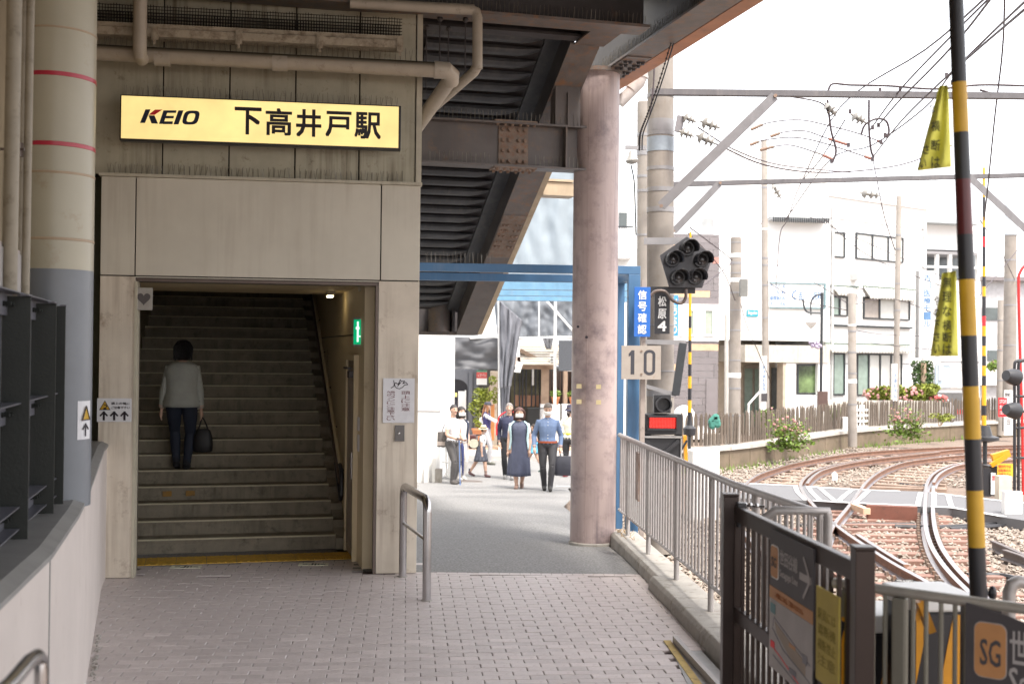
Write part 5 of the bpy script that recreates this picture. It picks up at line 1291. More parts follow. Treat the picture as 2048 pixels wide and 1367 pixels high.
# small teal shop plate on the wing wall
p=thing('teal_plate','small teal shop plate fixed on the white clinic wing wall','sign',tuple(FCw.p(*FCw.px(1505,626,-.05)[:1],-.05,FCw.px(1505,630,-.05)[1])))
A=FCw.px(1494,619,-.05);B=FCw.px(1516,633,-.05); MB(FCw).box(A[0],B[0],-.06,-.01,B[1],A[1]).build('plate',mat('teal_plate',(.03,.28,.35),.5,bump=0),p); tx(FCw,p,'Dog salon',1496,622,1514,630,-.062,m_white,bold=.02)
# vertical medical mall sign
vm=thing('vertical_sign','tall white vertical sign with blue characters beside the ivy column','sign',tuple(at(1855,715,43)))
fv=Fr(tuple(at(1839,600,43))[:2],10); A=fv.px(1840,541,0);B=fv.px(1868,716,0)
MB(fv).box(A[0],B[0],0,.25,B[1],A[1]).build('board',m_white,vm); MB(fv).box(A[0]-.06,A[0]-.01,-.02,.2,B[1],A[1]).build('edge',mat('sign_edge_grey',(.3,.3,.3),.6),vm)
a=fv.px(1847,654,0); b=fv.px(1862,548,0); text(fv,-.002,'吉川医療モール',a[0],b[0],a[1],b[1],mat('sign_blue_soft',(.1,.2,.36),.6,bump=0),vm,vertical=True,bold=.015,th=.004)
for k in range(3): tx(fv,vm,'内科歯科眼科'[k*2:k*2+2],1845,667+k*13,1864,674+k*13,0,mat('sign_grey_text',(.35,.36,.38),.6,bump=0))
# siding building left of the clinic
FSd=Fr(tuple(at(1350,600,38))[:2],4)
sd=thing('siding_building','grey panelled building with scattered pink and peach siding boards','building',tuple(at(1394,880,38)))
s0,s1=FSd.px(1330,600,0)[0],FSd.px(1438,600,0)[0]
zb0=FSd.px(1390,850,0)[1]; zb1=FSd.px(1390,682,0)[1]; zc1=FSd.px(1390,608,0)[1]; zt6=FSd.px(1390,468,0)[1]
MB(FSd).box(s0,s1-.03,.03,7,-.5,zt6-.02).build('core_wall',m_bw,sd)
rg_=random.Random(4)
def siding(z0,z1,u0,u1,h=.215):
    z=z0; 
    while z<z1-.05:
        u=u0-rg_.uniform(0,1.2)
        while u<u1:
            L=rg_.choice((.8,1.1,1.5)); a,b=max(u,u0),min(u+L,u1)
            if b-a>.05:
                c=rg_.random(); MB(FSd).box(a+.006,b-.006,0,.028,z+.006,min(z+h,z1)-.006).build('siding_board',m_sidp if c<.07 else(m_sidc if c<.13 else m_siding),sd)
            u+=L
        z+=h
siding(zb0,zb1,s0,s1); siding(zc1,zt6,s0,s1)
MB(FSd).box(s0,s1,-.03,.02,zb1+.001,zc1-.001).build('white_band',m_bw,sd)
for x0,x1 in((1358,1366),(1378,1390),(1406,1428)): win(FSd,sd,x0,618,x1,672,1,v=-.03,glass=mat('pale_green_glass',(.35,.4,.33),.15,bump=0),fm=m_white)
MB(FSd).box(FSd.px(1412,800,-.005)[0],FSd.px(1434,800,-.005)[0],-.03,-.004,zb0,FSd.px(1420,757,-.005)[1]).build('doorway',m_siding,sd,label='dark doorway in the grey siding wall')
win(FSd,sd,1404,438,1428,470,1,v=-.01,glass=Bl,fm=m_frame) if False else None
MB(FSd).box(FSd.px(1404,450,.3)[0],FSd.px(1428,450,.3)[0],.3,.5,zt6,FSd.px(1416,436,.3)[1]).build('roof_window',mat('roof_window_grey',(.3,.31,.31),.4),sd)
bs=thing('blue_shop_sign','narrow vertical blue shop sign half hidden by the signal pole','sign',tuple(at(1350,670,36)))
f=Fr((0,36),0); A=f.px(1344,590,0);B=f.px(1356,672,0); MB(f).box(A[0],B[0],0,.1,B[1],A[1]).build('board',mat('sky_blue_sign',(.05,.25,.55),.5,bump=0),bs)
a=f.px(1346,668,0); b=f.px(1354,596,0); text(f,0,'どうぶつ',a[0],b[0],a[1],b[1],m_white,bs,vertical=True,bold=.02,th=.004)
# far right buildings
fr_=Fr(tuple(at(1840,600,60))[:2],14)
hb=thing('steel_frame_house','pale house with open steel frame roof terrace behind the boom','building',tuple(at(1900,800,60)))
def fb3(x0,y0,x1,y1,v,d,m,n,par,f=fr_):
    a=f.px(x0,(y0+y1)/2,v); b=f.px(x1,(y0+y1)/2,v); z1=f.px((x0+x1)/2,y0,v)[1]; z0=f.px((x0+x1)/2,y1,v)[1]
    return MB(f).box(a[0],b[0],v,v+d,z0,z1).build(n,m,par)
fb3(1842,560,1960,830,0,6,m_bw,'wall',hb); fb3(1834,438,1965,446,-.5,7,mat('roof_grey_pale',(.45,.5,.52),.6),'roof',hb)
fb3(1850,447,1950,500,.5,6,m_bw,'upper_wall',hb)
fb3(1846,503,1955,509,-.3,6,m_galv,'beam',hb); fb3(1850,510,1950,556,1.5,4,mat('terrace_dark_glass',(.13,.15,.16),.2,bump=0),'terrace_glass',hb)
for x in(1848,1873,1899,1935,1955): fb3(x,509,x+5,560,-.3,.2,m_white,'terrace_post',hb)
fb3(1846,532,1955,536,-.35,.1,m_white,'beam',hb); fb3(1880,560,1886,760,-.3,.2,m_white,'terrace_post',hb)
fb3(1872,730,1900,775,-.2,.1,mat('pale_blue_board',(.35,.42,.48),.5,bump=0),'notice_board',hb); fb3(1901,732,1950,775,-.2,.1,m_white,'notice_board',hb)
fb3(1878,785,1925,830,-.15,.1,mat('garage_dark',(.1,.1,.1),.8),'garage_opening',hb)
fb3(1880,722,1960,726,-.3,.05,m_galv,'balcony_rail',hb)
gh=thing('grey_house','grey sided house with a balcony of plants at the right','building',tuple(at(1990,830,64)))
fg_=Fr(tuple(at(1960,600,64))[:2],5)
fb3(1958,560,2060,830,0,6,mat('grey_house_wall',(.42,.42,.43),.7),'wall',gh,fg_); fb3(1950,553,2080,561,-.4,7,m_siding,'roof',gh,fg_)
fb3(1958,690,2012,770,-.3,.28,m_bw,'balcony_wall',gh,fg_); fb3(1965,615,1998,640,-.05,.04,m_glass,'window',gh,fg_); fb3(1975,700,2005,722,-.35,.04,m_glass,'window',gh,fg_)
SH('balcony_plant','leafy potted plants on the grey house balcony',1988,728,62.5,16,14,200,.12,m_leaf,cat='plant',seed=51)
# low white building left of everything beyond the siding house (fills between column and pole)
f=Fr((0,33),3)
wb=thing('balcony_house','white house with a small railed balcony seen between the column and the pole','building',tuple(at(1250,880,33)))
a=f.px(1150,700,0)[0]; b=f.px(1268,700,0)[0]; MB(f).box(a,b,0,8,-.5,f.px(1250,360,0)[1]).build('wall',m_bw,wb)
MB(f).box(f.px(1205,500,-.6)[0],f.px(1266,500,-.6)[0],-.6,-.002,f.px(1250,516,-.6)[1],f.px(1250,508,-.6)[1]).build('balcony_slab',m_bw,wb)
for i in range(14): u=f.px(1206+i*4.6,500,-.6)[0]; MB(f).box(u,u+.012,-.6,-.588,f.px(1250,508,-.6)[1]+.001,f.px(1250,455,-.6)[1]).build('baluster',m_frame,wb)
MB(f).box(f.px(1205,500,-.6)[0],f.px(1266,500,-.6)[0],-.61,-.58,f.px(1250,455,-.6)[1],f.px(1250,452,-.6)[1]).build('handrail',m_frame,wb)
MB(f).box(f.px(1238,430,-.02)[0],f.px(1254,430,-.02)[0],-.03,-.002,f.px(1240,455,0)[1],f.px(1240,425,0)[1]).build('window',m_glass,wb)
for z in(1.9,4.6,7.0): MB(FCl).box(0.1,uR-.1,-.012,-.0005,z,z+.03).build('render_joint',m_galv,cl_)
for u in(uR-.25,.18): MB(FCl).tube([(u,-.08,ZB),(u,-.08,zt5-.3)],.05,8,False).build('downpipe',mat('pale_downpipe',(.5,.5,.49),.5),cl_)
MB(FCl).box(cu(1700,545)[0],cu(1712,545)[0],-.35,-.02,cu(1705,560)[1],cu(1705,546)[1]).build('air_conditioner',mat('pale_downpipe',(.5,.5,.49),.5),cl_)
# white car
def car(lab,px,py,D,deg):
    o=gnd(px,py,ZB+.35); f=Fr((at(px,py,D).x,D),deg); z0=at(px,py,D).z
    t=thing('parked_car',lab,'car',(f.o.x,f.o.y,z0))
    L=3.9
    body=[(0,z0+.25),(.1,z0+.2),(L-.1,z0+.2),(L,z0+.35),(L-.03,z0+.72),(L-.35,z0+.93),(L-.75,z0+1.38),(L-1.0,z0+1.47),(1.6,z0+1.47),(1.2,z0+1.38),(.85,z0+.98),(.2,z0+.85),(.02,z0+.65)]
    MB(f).prism(body,0,1.65).build('body',mat('white_car_paint',(.5,.5,.52),.25,bump=0),t,bevel=.05)
    MB(f).prism([(1.0,z0+.98),(1.35,z0+1.33),(2.0,z0+1.38),(2.0,z0+.96)],-.006,-.001).build('side_window',m_glass,t)
    MB(f).prism([(2.08,z0+.96),(2.08,z0+1.38),(L-1.0,z0+1.37),(L-.62,z0+1.0)],-.006,-.001).build('side_window',m_glass,t)
    for u in(.75,L-.75):
        w=MB().lathe(f.p(u,.12,z0+.3),[(.3,0),(.31,.03),(.31,.13),(.3,.14)],24,tuple(-f.v)).build('wheel',m_kb,t); MB().lathe(f.p(u,-.021,z0+.3),[(.18,0),(.16,.012)],16,tuple(-f.v)).build('rim',m_galv,w)
    MB(f).box(L-.32,L-.05,-.008,-.001,z0+.72,z0+.90).build('tail_light',m_redl,t)
car('white hatchback car parked behind the picket fence with its red tail light showing',1733,864,46,4)
# ---------------------------------------------------------------- poles
def pole(lab,px,pyt,pyb,D,w,m=m_polec,z0=None,bands=(),taper=.85,name='utility_pole',lean=0):
    b=at(px+lean,pyb,D); t_=at(px,pyt,D); r=w/2*D/FPX; z0=b.z if z0 is None else z0
    t=thing(name,lab,'pole',(b.x,b.y,z0),'utility poles along the railway' if name=='utility_pole' else None)
    MB().tube([(b.x,b.y,z0),(t_.x,t_.y,t_.z-.02),(t_.x,t_.y,t_.z)],[r,r*taper,r*taper*.85],24).build('shaft',m,t,smooth=True)
    for y_,h,mm in bands:
        q=at(px,y_,D); s_=(q.z-z0)/(t_.z-z0); rr_=r*(1-(1-taper)*s_)+.006; x=b.x+(t_.x-b.x)*s_
        MB().lathe((x,b.y,q.z-h/2),[(rr_,0),(rr_,h)],24).build('band',mm,t,smooth=True)
    return t
gm=m_galv
P1=pole('thick concrete signal pole right of the pink column carrying the pentagon signal',1321,-60,1068,16.6,56,z0=-.55,taper=.92,bands=((192,.06,gm),(252,.16,gm),(268,.06,gm),(290,.20,mat('blue_grey_band',(.25,.29,.33),.5)),(338,.05,gm),(380,.06,m_galv),(420,.07,gm),(590,.02,gm),(650,.02,gm),(741,.02,gm),(786,.08,gm)))
P2=pole('second concrete pole just left of the signal pole with a mossy top',1287,203,1100,22,30,z0=-.55,bands=((270,.05,gm),(305,.12,gm),(353,.05,gm),(382,.05,gm),(470,.04,gm)))
pole('short thick pole with cable clamps and a grey box left of the clinic',1472,474,930,30,25,bands=((485,.03,gm),(511,.1,m_white),(526,.06,gm),(546,.03,gm),(560,.1,m_white),(585,.05,gm),(620,.03,gm),(660,.04,gm),(720,.03,gm),(750,.12,m_white),(776,.05,gm),(830,.03,gm)),lean=-4)
pole('tall thin pole carrying a white paper label, right of the short thick pole',1528,280,842,37,14,bands=((375,.06,gm),(458,.05,m_white),(516,.05,gm),(530,.05,gm),(570,.05,gm),(635,.04,gm)),lean=4)
pole('plain pole in front of the clinic ground floor windows',1704,586,893,35,18,bands=((650,.05,m_white),(662,.05,gm),(704,.05,gm),(746,.04,gm),(762,.12,m_white),(808,.04,gm)),lean=1)
pole('tall thin labelled pole in front of the clinic right windows',1798,392,845,40,12,bands=((470,.05,gm),(498,.05,gm),(567,.05,gm),(620,.05,gm)),lean=-7)
pole('thick grey pole with a pale upper sleeve near the right edge',2022,373,862,40,26,bands=((470,.05,gm),(520,.05,gm),(560,.1,gm),(610,.05,gm),(690,.05,gm),(760,.05,gm)),lean=-4)
q=at(2023,373,40); MB().tube([(q.x,q.y,at(2023,470,40).z),(q.x,q.y,q.z+.02)],.215,20).build('pale_sleeve',mat('pale_blue_sleeve',(.5,.55,.58),.4),bpy.data.objects['utility_pole.006'] if 'utility_pole.006' in bpy.data.objects else None,smooth=True)
pole('slim shorter pole just left of the thick grey pole at the right edge',2002,600,870,42,14,bands=((640,.04,gm),(700,.04,gm),(760,.04,gm)),lean=-3)
pole('pale square-looking cable duct pole behind the short thick pole',1453,628,905,31,9,m=mat('pale_duct',(.4,.38,.35),.6),name='duct_pole')
for lab,px,y0,y1,D,w in(('white paper label wrapped on the tall thin pole before the clinic entrance',1530,712,842,36.8,17),('white paper label wrapped on the thin pole before the clinic hedge',1793,727,812,39.8,14)):
    t=thing('pole_label',lab,'label',tuple(at(px,y1,D))); a=at(px,y0,D);b=at(px,y1,D); r=w/2*D/FPX
    MB().lathe((a.x,D+.2,b.z),[(r,0),(r,a.z-b.z)],16).build('wrap',m_white,t,smooth=True)
    f=Fr((0,D+.2-r-.003),0); z1=f.px(px,y0+18,0)[1]; z0=f.px(px,y0+70,0)[1]; text(f,0,'鈴木歯科医院' if px<1600 else '皮膚科内科',a.x-r*.4,a.x+r*.4,z0,z1,mbl,t,vertical=True,th=.002)
    c=f.px(px,y0+82,0)[1]; MB(f).box(a.x-r*.7,a.x+r*.7,-.01,0,c-.12,c+.12).build('dark_plate',m_sgrey,t)
# lamp post
lpst=thing('street_lamp','thin dark street lamp post with curved bracket in front of the clinic sign','street lamp',tuple(at(1643,860,37)))
a=at(1644,585,37);b=at(1641,862,37); MB().tube([a,b],.045,10).build('post',m_frame,lpst,smooth=True)
MB().tube(catmull([at(x,y,37) for x,y in((1606,598),(1608,612),(1616,624),(1643,626))],5),.03,8).build('bracket',m_frame,lpst,smooth=True)
MB().tube(catmull([at(x,y,37) for x,y in((1622,630),(1622,605),(1630,592),(1643,588))],5),.025,8).build('bracket',m_frame,lpst,smooth=True)
MB().lathe(tuple(at(1622,657,37)),[(.02,0),(.1,.06),(.2,.2),(.17,.3),(.05,.34)],14).build('globe_shade',m_white,lpst,smooth=True)
q=at(1633,688,36.8); mb=MB()
for k in range(14): mb.ball((q.x+rnd.uniform(-.22,.15),q.y,q.z+rnd.uniform(-.1,.12)),.06,6,5)
mb.build('flower_ornament',mat('ornament_pinkblue',(.35,.3,.4),.6,var=.6,scale=30),lpst)
MB().box(at(1640,770,36.8).x-.08,at(1640,770,36.8).x+.22,36.7,36.8,at(1640,822,36.8).z,at(1640,782,36.8).z).build('name_plate',mat('brown_plate',(.1,.06,.05),.5),lpst)
# ---------------------------------------------------------------- catenary beams and struts
def angle_beam(a,b,h,lab,m=m_beam,w=.07):
    t=thing('catenary_beam',lab,'steel beam',tuple(a)); f_=(Vector(b)-Vector(a)).normalized()
    MB().bar(a,b,w,.012).build('lower_leg',m,t); o=Vector((0,-w/2,h/2)); MB().bar(Vector(a)+o,Vector(b)+o,.012,h).build('upright_leg',m,t)
    MB().bar(Vector(a)+Vector((0,0,h)),Vector(b)+Vector((0,0,h)),w,.012).build('upper_leg',m,t); return t
angle_beam(at(1300,190,16.2),at(2500,203,16.2),.075,'long horizontal steel beam across the sky from the signal pole, upper one')
angle_beam(at(1300,374,21.6),at(2450,344,24),.075,'long horizontal steel beam across the sky, lower one')
def strut(lab,a,b,w=.09,m=mat('strut_steel',(.16,.155,.16),.55,var=.1,streak=.3,dcol=(.08,.07,.07))):
    t=thing('diagonal_strut',lab,'strut',tuple(a)); MB().bar(a,b,.012,w).build('face_leg',m,t); d=Vector((0,.04,0)); MB().bar(Vector(a)+d+Vector((.03,0,-.03)),Vector(b)+d+Vector((.03,0,-.03)),.07,.012).build('side_leg',m,t)
    for q_ in(a,b): MB().lathe(Vector(q_)+Vector((0,-.01,0)),[(.025,0),(.025,.02)],8,(0,-1,0)).build('bolt',m_rust,t)
strut('diagonal strut from the upper beam down to the signal pole',at(1550,192,16.1),at(1322,412,16.1),.13)
strut('diagonal strut from the lower beam down behind the pentagon signal',at(1440,366,21.5),at(1348,462,21.5),.12)
strut('diagonal strut descending to the right edge from the lower beam',at(1937,352,22.6),at(2075,480,22.6),.13)
# pentagon signal
D=15.9; fp=Fr((0,D),0)
ps_=thing('pentagon_signal','black pentagon signal board with five hooded lamps on the concrete pole','signal',tuple(at(1372,575,D)))
pent=[fp.px(x,y,0) for x,y in((1374,472.5),(1426,511.5),(1404.5,575.5),(1339,574.5),(1320,510.5))]
MB(fp).prism(pent[::-1],0,.05).build('board',mat('signal_board',(.045,.045,.05),.45,var=.08),ps_,bevel=.004)
for x,y in((1374.7,496),(1345,518),(1403,519),(1356,554.5),(1391,553)):
    u,z=fp.px(x-1,y+1,0); rr_=.105*.98
    h=MB().lathe(fp.p(u,0,z),[(rr_,0),(rr_,.03),(rr_*.93,.035),(rr_*.93,.045)],28,(0,-1,0)).build('lamp_housing',m_black,ps_,smooth=True)
    MB().lathe(fp.p(u,-.046,z),[(rr_*.72,0),(rr_*.5,.02),(rr_*.2,.03),(.004,.032)],24,(0,-1,0)).build('lens',m_lens,h,smooth=True)
    V=[];n=20
    for i in range(n+1):
        a=R(-25+230*i/n)
        for r2,vv in((rr_*.92,-.04),(rr_*.98,-.26+.07*abs(i/n-.5)*2)): V.append((u+.035*(vv<-.1)+r2*math.cos(a),vv,z+r2*math.sin(a)))
    o=MB(fp).mesh(V,[(2*i,2*i+1,2*i+3,2*i+2) for i in range(n)]).build('hood',m_black,h,smooth=True); so_=o.modifiers.new('s','SOLIDIFY'); so_.thickness=.006
    mb=MB(fp); r3=random.Random(int(x))
    for k in range(8): mb.box(u-.03+.008*k+r3.uniform(-.004,.004),u-.026+.008*k,-.082,-.078,z-.045+r3.uniform(-.012,.012),z-.04+r3.uniform(0,.012))
    mb.build('lens_glint',m_galv,h)
for y0,x0,x1 in((482,1288,1392),(580,1300,1390)):
    a,b=at(x0,y0,D+.12),at(x1,y0,D+.12); MB().bar(a,b,.04,.09).build('bracket',m_galv if y0<500 else m_black,ps_)
MB().tube(catmull([at(x,y,D-.02) for x,y in((1300,592),(1312,582),(1330,583),(1345,600),(1362,606),(1371,596),(1372,578))],5),.022,8).build('cable_loop',m_jamb,ps_,smooth=True)
def vsign(name,lab,x0,y0,x1,y1,D,mb_,chars,mt,split=None,bold=.03):
    f=Fr((0,D),0); a=f.px(x0,y1,0); b=f.px(x1,y0,0); t=thing(name,lab,'sign',tuple(f.p((a[0]+b[0])/2,0,a[1])))
    MB(f).box(a[0],b[0],0,.02,a[1],b[1]).build('board',mb_,t,bevel=.002)
    w=b[0]-a[0]; n=len(chars); h=(b[1]-a[1])*.92/n
    for i,ch in enumerate(chars):
        z1=b[1]-(b[1]-a[1])*.05-i*h; text(f,0,ch,a[0]+w*.24,b[0]-w*.24,z1-h*.86,z1-h*.08,mt,t,bold=bold,th=.002)
    return t
vsign('blue_sign','blue vertical sign with four white characters left of the signal pole',1268,574,1301,673,14.88,mat('sign_blue_bright',(.02,.13,.48),.45,var=.04,bump=0),'信号確認',m_white)
vsign('black_sign','black vertical plate with white characters and a 4 under the pentagon signal',1308.5,587,1340,667,16.0,m_kb,'松原4',m_white,bold=.025)
f=Fr((0,14.8),0); a=f.px(1242.5,758,0); b=f.px(1322,691.5,0)
t=thing('speed_sign','weathered square plate with large grey number 10','sign',tuple(f.p((a[0]+b[0])/2,0,a[1])))
MB(f).box(a[0],b[0],0,.015,a[1],b[1]).build('board',m_offw,t,bevel=.002)
md=mat('digit_grey',(.045,.045,.055),.6,var=.1,bump=0)
p0=f.px(1257,748,0);p1=f.px(1269,700,0); w=p1[0]-p0[0]
MB(f).prism([(p1[0]-.045,p0[1]),(p1[0],p0[1]),(p1[0],p1[1]),(p1[0]-.035,p1[1]),(p0[0],p1[1]-.045),(p0[0],p1[1]-.08),(p1[0]-.045,p1[1]-.065)],-.002,0).build('digit',md,t)
O=[];I=[]; cx_,cz_=f.px(1299,724.5,0)
for i in range(32):
    t_=2*PI*i/32; c_,s_=math.cos(t_),math.sin(t_); dy=.095
    O.append((cx_+.072*c_,cz_+(dy if s_>=0 else -dy)*1+.062*s_)); I.append((cx_+.036*c_,cz_+(dy if s_>=0 else -dy)+.026*s_))
mb=MB(f); V=[(p_[0],-.002,p_[1]) for p_ in O]+[(p_[0],-.002,p_[1]) for p_ in I]; mb.mesh(V,[((i+1)%32,i,i+32,(i+1)%32+32) for i in range(32)]); mb.build('digit',md,t)
for y in(702,748): q=f.px(1283,y,0); MB().lathe(f.p(q[0],0,q[1]),[(.014,0),(.014,.008)],10,(0,-1,0)).build('bolt',m_rust,t)
# galvanised channel post behind the signs
c=at(1284,900,14.95); MB().box(c.x-.028,c.x+.028,14.92,14.98,-.3,at(1284,560,14.95).z).build('sign_post',mat('pinkish_grey_post',(.33,.28,.25),.6,dirt=.2),None,'narrow weathered channel post behind the blue and number signs','post')
# lower signal group
D=15.6; f=Fr((0,D),0)
def bx(x0,y0,x1,y1,v,d,m,n,par,**k):
    a=f.px(x0,y1,v); b=f.px(x1,y0,v); return MB(f).box(a[0],b[0],v,v+d,a[1],b[1]).build(n,m,par,**k)
lsg=thing('led_signal','black signal unit with round lamp, red lit dot display and crossed-bar box','signal',tuple(at(1325,915,D)))
bx(1308,789,1342,825,0,.16,m_black,'lamp_box',lsg,bevel=.006)
u,z=f.px(1326,808,0); h=MB().lathe(f.p(u,0,z),[(.1,0),(.105,.12),(.085,.12),(.08,.02),(.0,.018)],28,(0,-1,0)).build('round_lamp',m_black,lsg,smooth=True)
bx(1287,828,1365,868,0,.22,m_black,'display_case',lsg,bevel=.006)
bx(1296,831,1355,834,-.10,.099,m_black,'display_hood',lsg); bx(1353,834,1356,858,-.08,.079,m_black,'display_side',lsg); bx(1294,857,1355,860,-.06,.059,m_black,'display_side',lsg)
bx(1297,834,1352,857,-.012,.011,mat('display_red_dark',(.12,.003,.004),.4,bump=0),'display_panel',lsg)
a=f.px(1299,855,-.013); b=f.px(1351,835,-.013); mb=MB(f); nc,nr=17,8
for i in range(nc):
    for j in range(nr):
        uu_=a[0]+(b[0]-a[0])*(i+.5)/nc; zz_=a[1]+(b[1]-a[1])*(j+.5)/nr; r=.0072; mb.prism([(uu_+r*math.cos(k*PI/3),zz_+r*math.sin(k*PI/3)) for k in range(6)],-.018,-.0125)
mb.build('red_dots',mat('lit_red_dots',(1,.03,.02),.4,bump=0,emit=.75),lsg)
for x in(1296,1358): bx(x-6,869,x+6,873,.03,.1,m_black,'foot_bolt',lsg)
bx(1288,874,1363,940,0,.3,m_black,'crossed_bar_box',lsg); 
for (x0,y0,x1,y1) in((1287,872,1364,875),(1361,875,1364,940)): bx(x0,y0,x1,y1,-.03,.029,mat('dull_grey_frame',(.3,.29,.28),.6),'box_frame',lsg)
A=f.px(1320,912,-.02);B=f.px(1356,882,-.02); strokes(f,-.003,[[A,B]],.05,m_black,lsg,'cross_bar',.04); A=f.px(1292,882,-.02);B=f.px(1330,912,-.02); strokes(f,-.003,[[A,B]],.05,m_black,lsg,'cross_bar',.035)
br=thing('pole_bracket','grey steel bracket with sloping arm on the signal pole below the black plate','bracket',tuple(at(1330,684,15.9)))
MB().bar(at(1289,683,15.9),at(1371,685,15.9),.07,.06).build('arm',m_galv,br); MB().bar(at(1366,686,15.88),at(1351,790,15.88),.05,.10).build('sloping_arm',m_frame,br); MB().bar(at(1293,772,15.9),at(1352,789,15.9),.05,.05).build('lower_arm',m_galv,br)
# white boxes, far boom etc. beyond the railing
for lab,x0,y0,x1,y1,D,m in(('white equipment box on the ballast behind the railing',1385,900,1440,937,19.5,m_white),('cream equipment cabinet before the picket fence left of the short thick pole',1413,866,1442,896,29,m_offw),('white meter box on the plain pole before the clinic',1686,834,1698,864,34.6,m_white)):
    f=Fr((0,D),8); a=f.px(x0,y1,0); b=f.px(x1,y0,0); MB(f).box(a[0],b[0],0,.3,(ZB if D<32 else a[1]),b[1]).build('equipment_box',m,None,lab,'box',bevel=.02)
bx2=thing('orange_trunking','yellow-orange hazard tape and trunking beside the signal unit','barrier',tuple(at(1372,915,18)))
MB().bar(at(1369,870,18),at(1372,925,18),.09,.05).build('panel',m_mach,bx2); MB().bar(at(1362,900,17.9),at(1374,880,17.9),.03,.03).build('black_stripe',m_kb,bx2)
def farboom(lab,px,y0,y1,D,segs,w,base=True,lean=0):
    t=thing('crossing_boom',lab,'crossing boom',tuple(at(px,y1,D)))
    n=len(segs); 
    for i,c_ in enumerate(segs):
        a=at(px+lean*(1-i/n),y0+(y1-y0)*i/n,D); b=at(px+lean*(1-(i+1)/n),y0+(y1-y0)*(i+1)/n,D)
        MB().tube([a,b],(w*(.5+.5*(i+1)/n))*D/FPX/2,10).build({'k':'black_band','y':'yellow_band','r':'red_band'}[c_],{'k':m_kb,'y':m_yb,'r':m_redl}[c_],t)
    return t
t=farboom('slim raised striped boom right of the signal pole',1379,464,848,24,'ykykkyykykykykyky'[:16],8,lean=2)
q=at(1379,870,24); MB().lathe((q.x,q.y,at(1379,872,24).z),[(.05,0),(.12,.03),(.13,.16),(.06,.22),(.05,.32)],16).build('gate_motor',m_black,t,smooth=True)
MB().tube([(q.x,q.y,ZB),(q.x,q.y,at(1379,870,24).z)],.03,8).build('stand',m_frame,t)
t=farboom('distant raised striped boom at the right beyond the tracks',1968,335,850,27,'yyykkykrkkykykkrykykykyyky',9,lean=0)
q=at(1970,880,27)
MB().lathe((q.x,q.y,at(1970,884,27).z),[(.1,0),(.30,.05),(.30,.12),(.16,.16),(.10,.38)],16).build('gate_motor',m_black,t,smooth=True)
MB().tube([(q.x,q.y,ZB),(q.x,q.y,at(1970,880,27).z)],.05,8).build('stand',m_frame,t)
ob=thing('gate_housing','orange and black crossing gate housing with yellow notice at the right edge','gate machine',tuple(at(2000,1000,24)))
f=Fr((0,24.2),0)
MB().bar(at(1984,915,24.1),at(2018,905,24.1),.12,.14).build('arm',m_mach,ob); MB().bar(at(1982,930,24.0),at(2012,912,24.0),.06,.09).build('arm',m_mach,ob); bx(1978,932,2015,992,0,.4,m_kb,'body',ob)
a=f.px(1966,992,-.3); b=f.px(1982,936,-.3); FX=Fr((0,23.9),0); stripes(FX,a[0],b[0],0,a[1],b[1],ob,.12,-.12)
f=Fr((0,23.8),0); bx(1995,927,2026,952,0,.02,mat('notice_orange_yellow',(.65,.42,.03),.5,bump=0),'notice',ob)
for k,s_ in enumerate(('踏切内では','自転車の人','注意下さい')): tx(f,ob,s_,1997,929+k*8,2022,935+k*8,-.001,m_redl)
bx(1982,945,1992,988,.05,.02,m_white,'notice',ob); tx(f,ob,'禁',1984,950,1990,960,.045,m_redl)
cb=thing('cream_box','cream box hung on the signal post at the right edge','box',tuple(at(2012,1000,22))); f=Fr((0,22),0); bx(1998,952,2024,1006,.1,.2,mat('cream_metal',(.55,.48,.38),.5),'case',cb); bx(2008,1006,2012,1030,.15,.05,m_yb,'stem',cb)
wbx=thing('white_box','blank white square box on a short post at the right edge','box',tuple(at(2027,1035,20))); f=Fr((0,20),0); bx(2010,983,2045,1035,0,.15,m_white,'case',wbx); bx(2024,1036,2030,1072,.05,.05,m_galv,'stem',wbx)
# crossing signal at the right edge
cs2=thing('crossing_signal','black framed crossing signal with hooded lamps cut by the right picture edge','signal',tuple(at(2035,985,23)))
for x in(2029,2037): MB().tube(catmull([at(a_,b_,23) for a_,b_ in((x,990),(x,800),(x,735),(x+5,722),(x+30,720))],5),.03,8).build('frame_tube',m_kb,cs2,smooth=True)
for y in(792,822,855,915): MB().tube([at(2027,y,23),at(2075,y,23)],.025,8).build('cross_tube',m_kb,cs2)
for y in(755,822):
    c=at(2034,y,22.8); MB().lathe(c,[(.12,0),(.16,.02),(.15,.16),(.10,.30)],20,(-.6,-.3,.1)).build('lamp_hood',m_black,cs2,smooth=True)
f=Fr((0,24),0)
t=thing('red_stop_sign','small red warning plate with tiny print on the far pole','sign',tuple(at(2008,832,24)))
bx(1997,795,2014,833,0,.02,m_redl,'plate',t); 
for k,s_ in enumerate(('STOP','危険','注意')): tx(f,t,s_,1999,799+k*11,2012,806+k*11,-.001,m_white)
t=thing('church_sign','white vertical plate with black characters beside the red warning plate','sign',tuple(at(2017,870,25)))
f=Fr((0,25),0); bx(2008,780,2026,870,0,.02,m_white,'plate',t); a=f.px(2013,850,0); b=f.px(2022,820,0); text(f,0,'教会',a[0],b[0],a[1],b[1],m_ink,t,vertical=True); tx(f,t,'警報灯',2010,785,2023,793,0,m_ink)
rpz=MB().tube(catmull([at(x,y,24.5) for x,y in((2080,520),(2052,530),(2040,545),(2037,570),(2040,700),(2045,880),(2047,1080))],4),.03,8).build('red_bent_pole',mat('red_pole_paint',(.5,.02,.02),.4,bump=0),None,'thin bright red bent pole at the right picture edge','pole',smooth=True)
